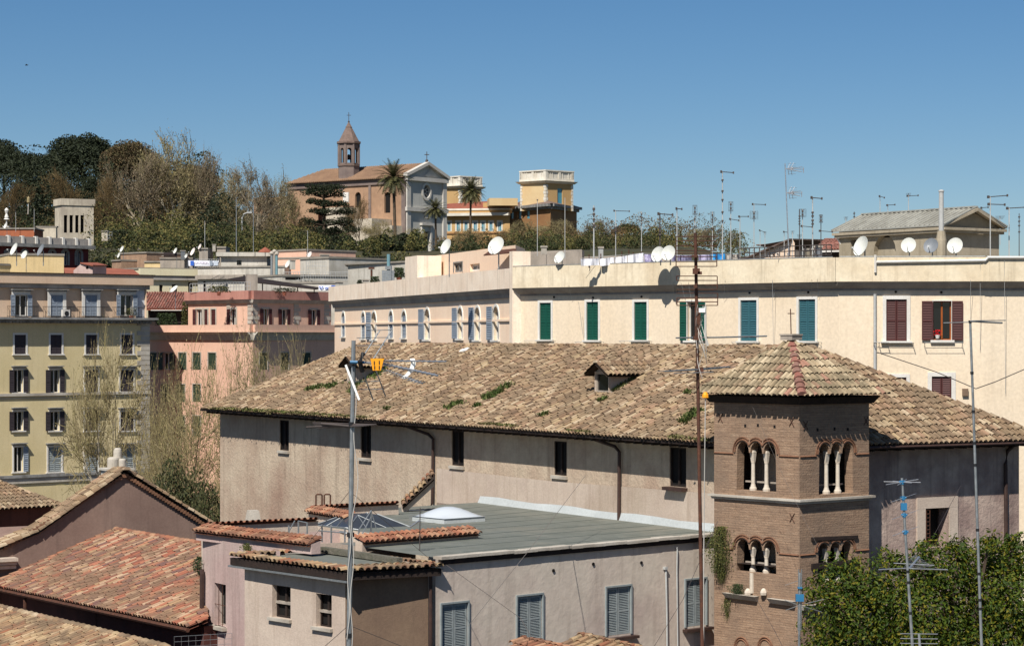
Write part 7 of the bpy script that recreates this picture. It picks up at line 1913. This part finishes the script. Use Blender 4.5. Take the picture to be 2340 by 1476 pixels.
# cedar
wood = MB(); wood.tube([(0,0,0),(.15,0,5),(.3,0,10.5)], [.4,.3,.08], 7); L = []; r_ = random.Random(4)
for i, z in enumerate((3.2,4.6,6.2,7.6,9.0,10.2)):
    for k in range(6):
        a = 6.283*k/6+i; q = (3.9-.32*i)*r_.uniform(.35, 1.1); L.append((q*math.cos(a), q*math.sin(a), z+r_.uniform(-.3,.3), r_.uniform(1.0, 1.7))); wood.tube([(.1,0,z-.6), (L[-1][0], L[-1][1], z-.1)], [.14,.04], 4)
ced = proto('cedar', (wood, blob_crown(6, L, 12000, .3, fill=.7, up=.6, squash=.42), 10.6, 8.6), 'bark_dark', 'leaf_dark', 'x')
place(ced, 742, 575, 420, 462, 128, 'dark layered cedar in front of the church side wall')
# cypress columns
cy = proto('cypress', (None, blob_crown(8, [(0,0,1.5+k*1.1,1.5-.05*k) for k in range(9)], 3200, .32, fill=.5, squash=1.1), 12, 3.0), 'bark_dark', 'leaf_dark', 'x')
place(cy, 492, 600, 448, 405, 36, 'narrow dark cypress between the bare planes'); place(cy, 1196, 590, 448, 500, 4, 'x') if False else None
# palms
def palm(seed, H=13.4, n=64, fl=3.6):
    r_ = random.Random(seed); wood = MB(); wood.tube([(0,0,0),(.05,0,H*.3),(-.1,0,H*.7),(-.25,0,H)], [.34,.27,.25,.3], 8); lv = MB()
    top = Vector((-.25,0,H))
    for i in range(n):
        a = 6.283*i*.618; e = math.radians(80-135*(i/n)**.9); L = fl*r_.uniform(.85, 1.1); d = Vector((math.cos(a)*math.cos(e), math.sin(a)*math.cos(e), math.sin(e))); p = top.copy(); sd = Vector((-math.sin(a), math.cos(a), 0)); m = 9; dr = .10
        for k in range(m):
            q = p+d*L/m; d = (d+Vector((0,0,-dr))).normalized()
            w = fl*.2*math.sin(math.pi*(k+1.2)/(m+1.5))+.03
            up_ = sd.cross(d).normalized()
            for s in (-1, 1):
                for j in (0, .5):
                    b = p.lerp(q, j); lv.add([b, b+d*L/m*.42, b+d*L/m*.9+sd*s*w-up_*w*.25], [(0,1,2)])
            lv.add([p-sd*.02, p+sd*.02, q+sd*.015, q-sd*.015], [(0,1,2,3)]); p = q
    return wood, lv, H+fl*.86, fl*1.75
pm = proto('palm_tree', palm(3), 'bark_palm', 'leaf_palm', 'x', 'palm')
place(pm, 902, 565, 366, 478, 84, 'tallest palm in front of the corner of the church facade', rz=.0)
place(pm, 1075, 590, 405, 480, 64, 'palm in front of the smaller academy tower', rz=2.0)
place(pm, 996, 575, 455, 476, 62, 'shortest palm in front of the grey church facade', rz=1.0)
# undergrowth on the slope (nobody could count it)
def scrub(name, label, m, spots, n, leaf, seed):
    r_ = random.Random(seed); mb = MB()
    for (x0, x1, D0_, D1_, hh, k) in spots:
        for _ in range(k):
            x = r_.uniform(x0, x1); D = r_.uniform(D0_, D1_); X = xat(x, D); z = hz(X, D); R = hh*r_.uniform(.3, .65); h_ = hh*r_.uniform(.35, 1.25)
            for _q in range(n):
                a = r_.uniform(0, 6.283); zz = r_.uniform(-.6, 1); rr = math.sqrt(1-zz*zz)*(1-.3*r_.random())
                leaf_q(mb, Vector((X+R*rr*math.cos(a), D+R*rr*math.sin(a), z+h_*.5+h_*.5*zz)), leaf*r_.uniform(.6, 1.4), r_, up=.3)
    o = mb.build(name, m); tag(o, label, 'undergrowth', None, 'stuff'); return o
scrub('undergrowth', 'olive green undergrowth covering the slope below the plane trees', 'leaf_slope', [(225,480,345,385,4.6,52),(480,700,345,390,3.8,40),(210,480,285,345,6,44),(480,700,285,345,3.5,40),(700,960,290,345,3,30),(1160,1320,400,440,3.5,26),(690,960,395,440,2.6,34),(1330,1700,410,440,4.5,36)], 200, .38, 21)
scrub('undergrowth', 'dark green undergrowth along the hillside under the trees', 'leaf_mid', [(200,600,280,340,4,50),(600,1250,290,345,2.6,60),(200,420,345,400,4,26),(430,620,350,400,3.6,22),(560,980,350,400,2.6,50),(960,1340,360,420,2.2,40),(1320,1500,400,430,3,16),(480,520,330,350,4,5),(-20,130,390,420,5,16)], 200, .38, 22)
scrub('undergrowth', 'brown leafless thicket on the hilltop ridge', 'leaf_brown', [(-20,660,405,470,9,90),(560,700,400,430,6,14),(1060,1320,440,480,4,22),(1320,1700,430,460,6.5,60),(1000,1340,400,440,3,20),(1000,1200,450,500,3.5,20)], 160, .34, 23)
scrub('undergrowth', 'deep shaded dark thicket behind the tall plane trees', 'leaf_dark', [(-20,230,430,470,16,44),(200,500,450,500,11,50),(150,640,290,345,3,24),(560,960,350,400,2.6,18),(480,520,400,420,9,4),(640,900,470,500,4,14)], 600, .55, 24)
pn3 = pn2
place(pn, 1432, 580, 512, 520, 76, 'flat topped dark pine on the right hand ridge')
# ---- street trees by the yellow building
sp = bare_tree(31, H=22, spread=.55, up=.1, levels=5, kids=4, cl=.7, leaf=.22, lpt=4, keep=.75, trunk=.55, fork=.5, lk=1, rmin=.03); sq = bare_tree(32, H=20, spread=.6, up=.08, levels=5, kids=4, cl=.75, leaf=.22, lpt=4, keep=.8, trunk=.5, fork=.45, lk=1, rmin=.03)
s1 = proto('plane_tree', sp, 'bark_pale', 'leaf_bud', 'x'); s2 = proto('plane_tree', sq, 'bark_dark', 'leaf_bud', 'x')
place(s1, 262, 0, 712, 170, 310, 'budding street plane tree in front of the yellow building')
place(s2, 440, 0, 742, 150, 280, 'budding street tree before the left part of the pink building')
place(s2, 612, 0, 706, 185, 260, 'budding street tree before the right part of the pink building')
place(s1, 352, 0, 790, 160, 230, 'budding street tree between the yellow and pink buildings')
place(s2, 500, 0, 800, 158, 250, 'fuller budding street tree before the lower windows of the pink building')
place(s1, 655, 0, 716, 192, 230, 'budding street tree whose crown meets the pink terrace parapet')
place(s2, 398, 0, 850, 146, 220, 'leafy street tree low in the gap beside the quoined yellow corner')
place(s2, 540, 0, 760, 170, 160, 'thin budding street tree over the eaves of the long roof')
place(s2, 700, 0, 742, 190, 130, 'budding street tree top behind the hip of the long roof')
eg = proto('evergreen_tree', (None, blob_crown(41, lobes_of(41, 9, 9, 22, 1.7, 10, dome=False), 9000, .32, fill=.5), 19, 9), 'bark_dark', 'leaf_shade', 'x')
WO['trunk'] = Vector((0,0,0))
m_ = MB(); m_.tube([(0,0,0),(.2,0,8),(.1,.2,14)], [.35,.28,.1], 7); m_.build('trunk', 'bark_dark', eg)
place(eg, 420, 0, 1010, 128, 190, 'dark evergreen tree left of the long medieval wall', terrain=True)
place(eg, 470, 0, 1085, 118, 110, 'lower dark evergreen against the end of the medieval wall')
place(eg, 330, 0, 1098, 124, 150, 'shaded evergreen behind the gable roof')
hd = scrub('hedge_tops', 'tangle of brown and green shrub tops behind the hipped and gabled roofs', 'leaf_brown', [(90,330,128,134,1,0)], 1, .2, 5) if False else None
eh = proto('shrub', (None, blob_crown(43, lobes_of(43, 10, 4, 22, 1.3, 13, dome=False), 7000, .22, fill=.5), 18, 10), 'bark_dark', 'leaf_olive', 'x', 'shrub')
m_ = MB(); m_.tube([(0,0,0),(.2,0,8),(.1,.2,14)], [.3,.2,.1], 6); m_.build('stem', 'bark_dark', eh)
place(eh, 190, 0, 1108, 132, 130, 'olive shrub top behind the roof valley, left of the chimney pots'); place(eh, 95, 0, 1112, 136, 100, 'olive shrub top above the small hipped roof')
# terrace plants
def pot_plant(x, y, D, w, h, m, label, seed, n=500, leaf=.1):
    c = at(x, y, D); W = w/F*D/2; H = h/F*D; r_ = random.Random(seed); mb = MB()
    for _ in range(n):
        a = r_.uniform(0, 6.283); q = r_.random()**.5; zz = r_.random(); leaf_q(mb, c+Vector((W*q*math.cos(a)*(1-.3*zz), .4*q*math.sin(a), H*zz)), leaf*r_.uniform(.6, 1.4), r_)
    t = thing('terrace_plant', label, 'plant', c, 'plants on the roof terraces'); mb.build('foliage', m, t); mb = MB(); mb.lathe(c-Vector((0,0,.35)), [(.16,0),(.22,.35),(.2,.36)], 8); mb.build('pot', 'terracotta', t); return t
pot_plant(912,634,172,30,22,'leaf_green','yellow green bush beside the teal flue',1,900,.13)
pot_plant(857,646,174,26,14,'leaf_green','dark low plant behind the left parapet',2,500,.12)
pot_plant(822,650,176,14,10,'leaf_dark','tiny plant near the left end of the parapet',3,200,.12)
pot_plant(380,750,247,60,34,'leaf_green','green climbing plants on the terrace under the red roof',4,1300,.2)
pot_plant(424,750,246,22,60,'leaf_olive','tall climber at the corner of the pink top floor',5,700,.2)
pot_plant(500,668,236,60,14,'leaf_olive','row of plants along the pink terrace parapet',6,600,.16)
pot_plant(650,668,237,70,10,'leaf_dark','dark potted plants under the pergola',7,500,.16)
pot_plant(300,722,206,34,18,'leaf_olive','potted plants on the rightmost yellow building balcony',8,300,.12)
# ---- plants rooted in the tower, and on the pink block
def wall_plant(w, x, y, wpx, hpx, n, leaf, m, label, seed, depth=.35, name='wall_plant'):
    u, z = w.px(x, y); s = 1/F*w.pt(u, z).y; r_ = random.Random(seed); mb = MB()
    for _ in range(n):
        a = r_.gauss(0, .42); b = r_.random(); k = math.sin(math.pi*min(1, .15+b*.8))
        uu = u+a*wpx*s*k*.9; p = w.pt(uu, z+(.5-b)*hpx*s, abs(r_.gauss(.0, depth*.5))*k+.03); leaf_q(mb, p, leaf*r_.uniform(.6, 1.4), r_)
        if r_.random() < .25: mb.add([p, p+Vector((.006,0,0)), p+Vector((r_.gauss(0,.05), -.05, -.22))], [(0,1,2)])
    o = mb.build(name, m); tag(o, label, 'plant'); return o
wall_plant(wl, 1652, 1262, 44, 120, 2600, .06, 'leaf_ivy', 'hanging bushy plant on the left edge of the brick tower', 1, .5)
wall_plant(wl, 1690, 1345, 34, 24, 500, .05, 'leaf_green', 'small green plant on the broken tower ledge', 2, .3)
wall_plant(wl, 1664, 1385, 16, 40, 260, .05, 'leaf_ivy', 'thin trailing weed below the broken tower ledge', 3, .2)
wall_plant(wK, 461, 1292, 22, 40, 420, .07, 'leaf_green', 'weed tuft growing from the corner of the pink block', 4, .3)
wall_plant(wK, 570, 1250, 24, 18, 260, .06, 'leaf_ivy', 'weeds growing on the pink block under the tile rim', 5, .2)
# ---- magnolia in the foreground
r_ = random.Random(77); lobs = []
for (x, y, r0) in ((1878,1350,.5),(1925,1330,.7),(1990,1345,.75),(1895,1425,.75),(1962,1415,.95),(2040,1390,1.0),(2110,1330,.75),(2075,1300,.35),(2165,1300,.85),(2235,1300,.75),(2290,1280,.6),(2335,1290,.75),
                   (2120,1420,1.15),(2220,1390,1.1),(2310,1380,1.1),(1885,1500,.7),(1960,1510,1.1),(2060,1500,1.2),(2170,1500,1.3),(2280,1490,1.3),(2380,1420,1.3),(2025,1272,.28),(2052,1285,.3),(2110,1262,.32),(2190,1258,.3),(2260,1240,.3),(2400,1300,.8),(2320,1238,.25)):
    D = 54+r_.uniform(-.8, .8); c = at(x, y, D); lobs.append((c, r0))
mg = MB(); tot = sum(r*r for c, r in lobs)
for c, r in lobs:
    for _ in range(int(44000*r*r/tot)):
        a = r_.uniform(0, 6.283); z = r_.uniform(-.8, 1); rr = math.sqrt(1-z*z); q = r*(1-.6*r_.random()**1.3)*(1+.14*math.sin(a*4+c.x*3)+.1*math.sin(z*8+c.z*5))
        p = c+Vector((q*rr*math.cos(a), q*rr*math.sin(a), q*z))
        s = r_.uniform(.07, .145); o = Vector((rr*math.cos(a), rr*math.sin(a), z+.35)).normalized(); o = (o+Vector((r_.gauss(0,.5), r_.gauss(0,.5), r_.gauss(0,.4)))).normalized()
        t_ = o.orthogonal().normalized(); b = o.cross(t_); an_ = r_.uniform(0, 6.283); t_, b = t_*math.cos(an_)+b*math.sin(an_), b*math.cos(an_)-t_*math.sin(an_)
        mg.add([p, p+t_*s*.5+b*s*.22+o*s*.06, p+t_*s, p+t_*s*.5-b*s*.22+o*s*.06], [(0,1,2,3)])
mt_ = thing('magnolia_tree', 'glossy dark green broadleaf tree filling the bottom right corner', 'tree', (10, 54, 0))
mg.build('crown', 'leaf_magnolia', mt_)
mb = MB(); mb.tube([(10,54,0),(10.1,54.1,8),(9.9,54,13),(9.8,54,17)], [.4,.34,.28,.2], 9); rt = Vector((9.9,54,13.5))
for c, r in lobs: mb.tube([rt, rt.lerp(c, .5)+Vector((0,0,-.4)), c], [.14,.08,.03], 5)
mb.build('trunk', 'bark_dark', mt_)
for o in bpy.data.objects:
    for k in ('_h', '_w', '_used'):
        if k in o: del o[k]
# =================================================================== camera, sky and sun
cam = bpy.data.cameras.new('camera'); co = bpy.data.objects.new('camera', cam); COL.objects.link(co)
co.location = (0, 0, CZ); co.rotation_euler = (math.pi/2, 0, 0)
cam.sensor_width = 36; cam.lens = 36*F/2340; cam.shift_y = (HY-738)/2340; cam.clip_end = 6000; cam.clip_start = .5
SC.camera = co
EL, AZ = math.radians(50), math.radians(21)
sv = Vector((-math.sin(AZ)*math.cos(EL), -math.cos(AZ)*math.cos(EL), math.sin(EL)))
sl = bpy.data.lights.new('sun', 'SUN'); sl.energy = 5.0; sl.angle = math.radians(.5); sl.color = (1, .96, .9)
so = bpy.data.objects.new('sun', sl); COL.objects.link(so); so.rotation_euler = sv.to_track_quat('Z', 'Y').to_euler(); so.location = (0, -50, 120)
wd = bpy.data.worlds.new('World'); SC.world = wd; wd.use_nodes = True; nt = wd.node_tree
bg = nt.nodes['Background']; sky = nt.nodes.new('ShaderNodeTexSky'); sky.sky_type = 'NISHITA'; sky.sun_disc = False
sky.sun_elevation = EL; sky.sun_rotation = math.radians(201); sky.altitude = 1500; sky.air_density = .85; sky.dust_density = 1.5; sky.ozone_density = 2.2
hs_ = nt.nodes.new('ShaderNodeHueSaturation'); hs_.inputs['Saturation'].default_value = 1.28; hs_.inputs['Hue'].default_value = .499; nt.links.new(sky.outputs[0], hs_.inputs['Color'])
nt.links.new(hs_.outputs[0], bg.inputs['Color']); bg.inputs['Strength'].default_value = .062
SC.view_settings.view_transform = 'Standard'; SC.view_settings.look = 'None'; SC.view_settings.exposure = .35; SC.view_settings.gamma = 1
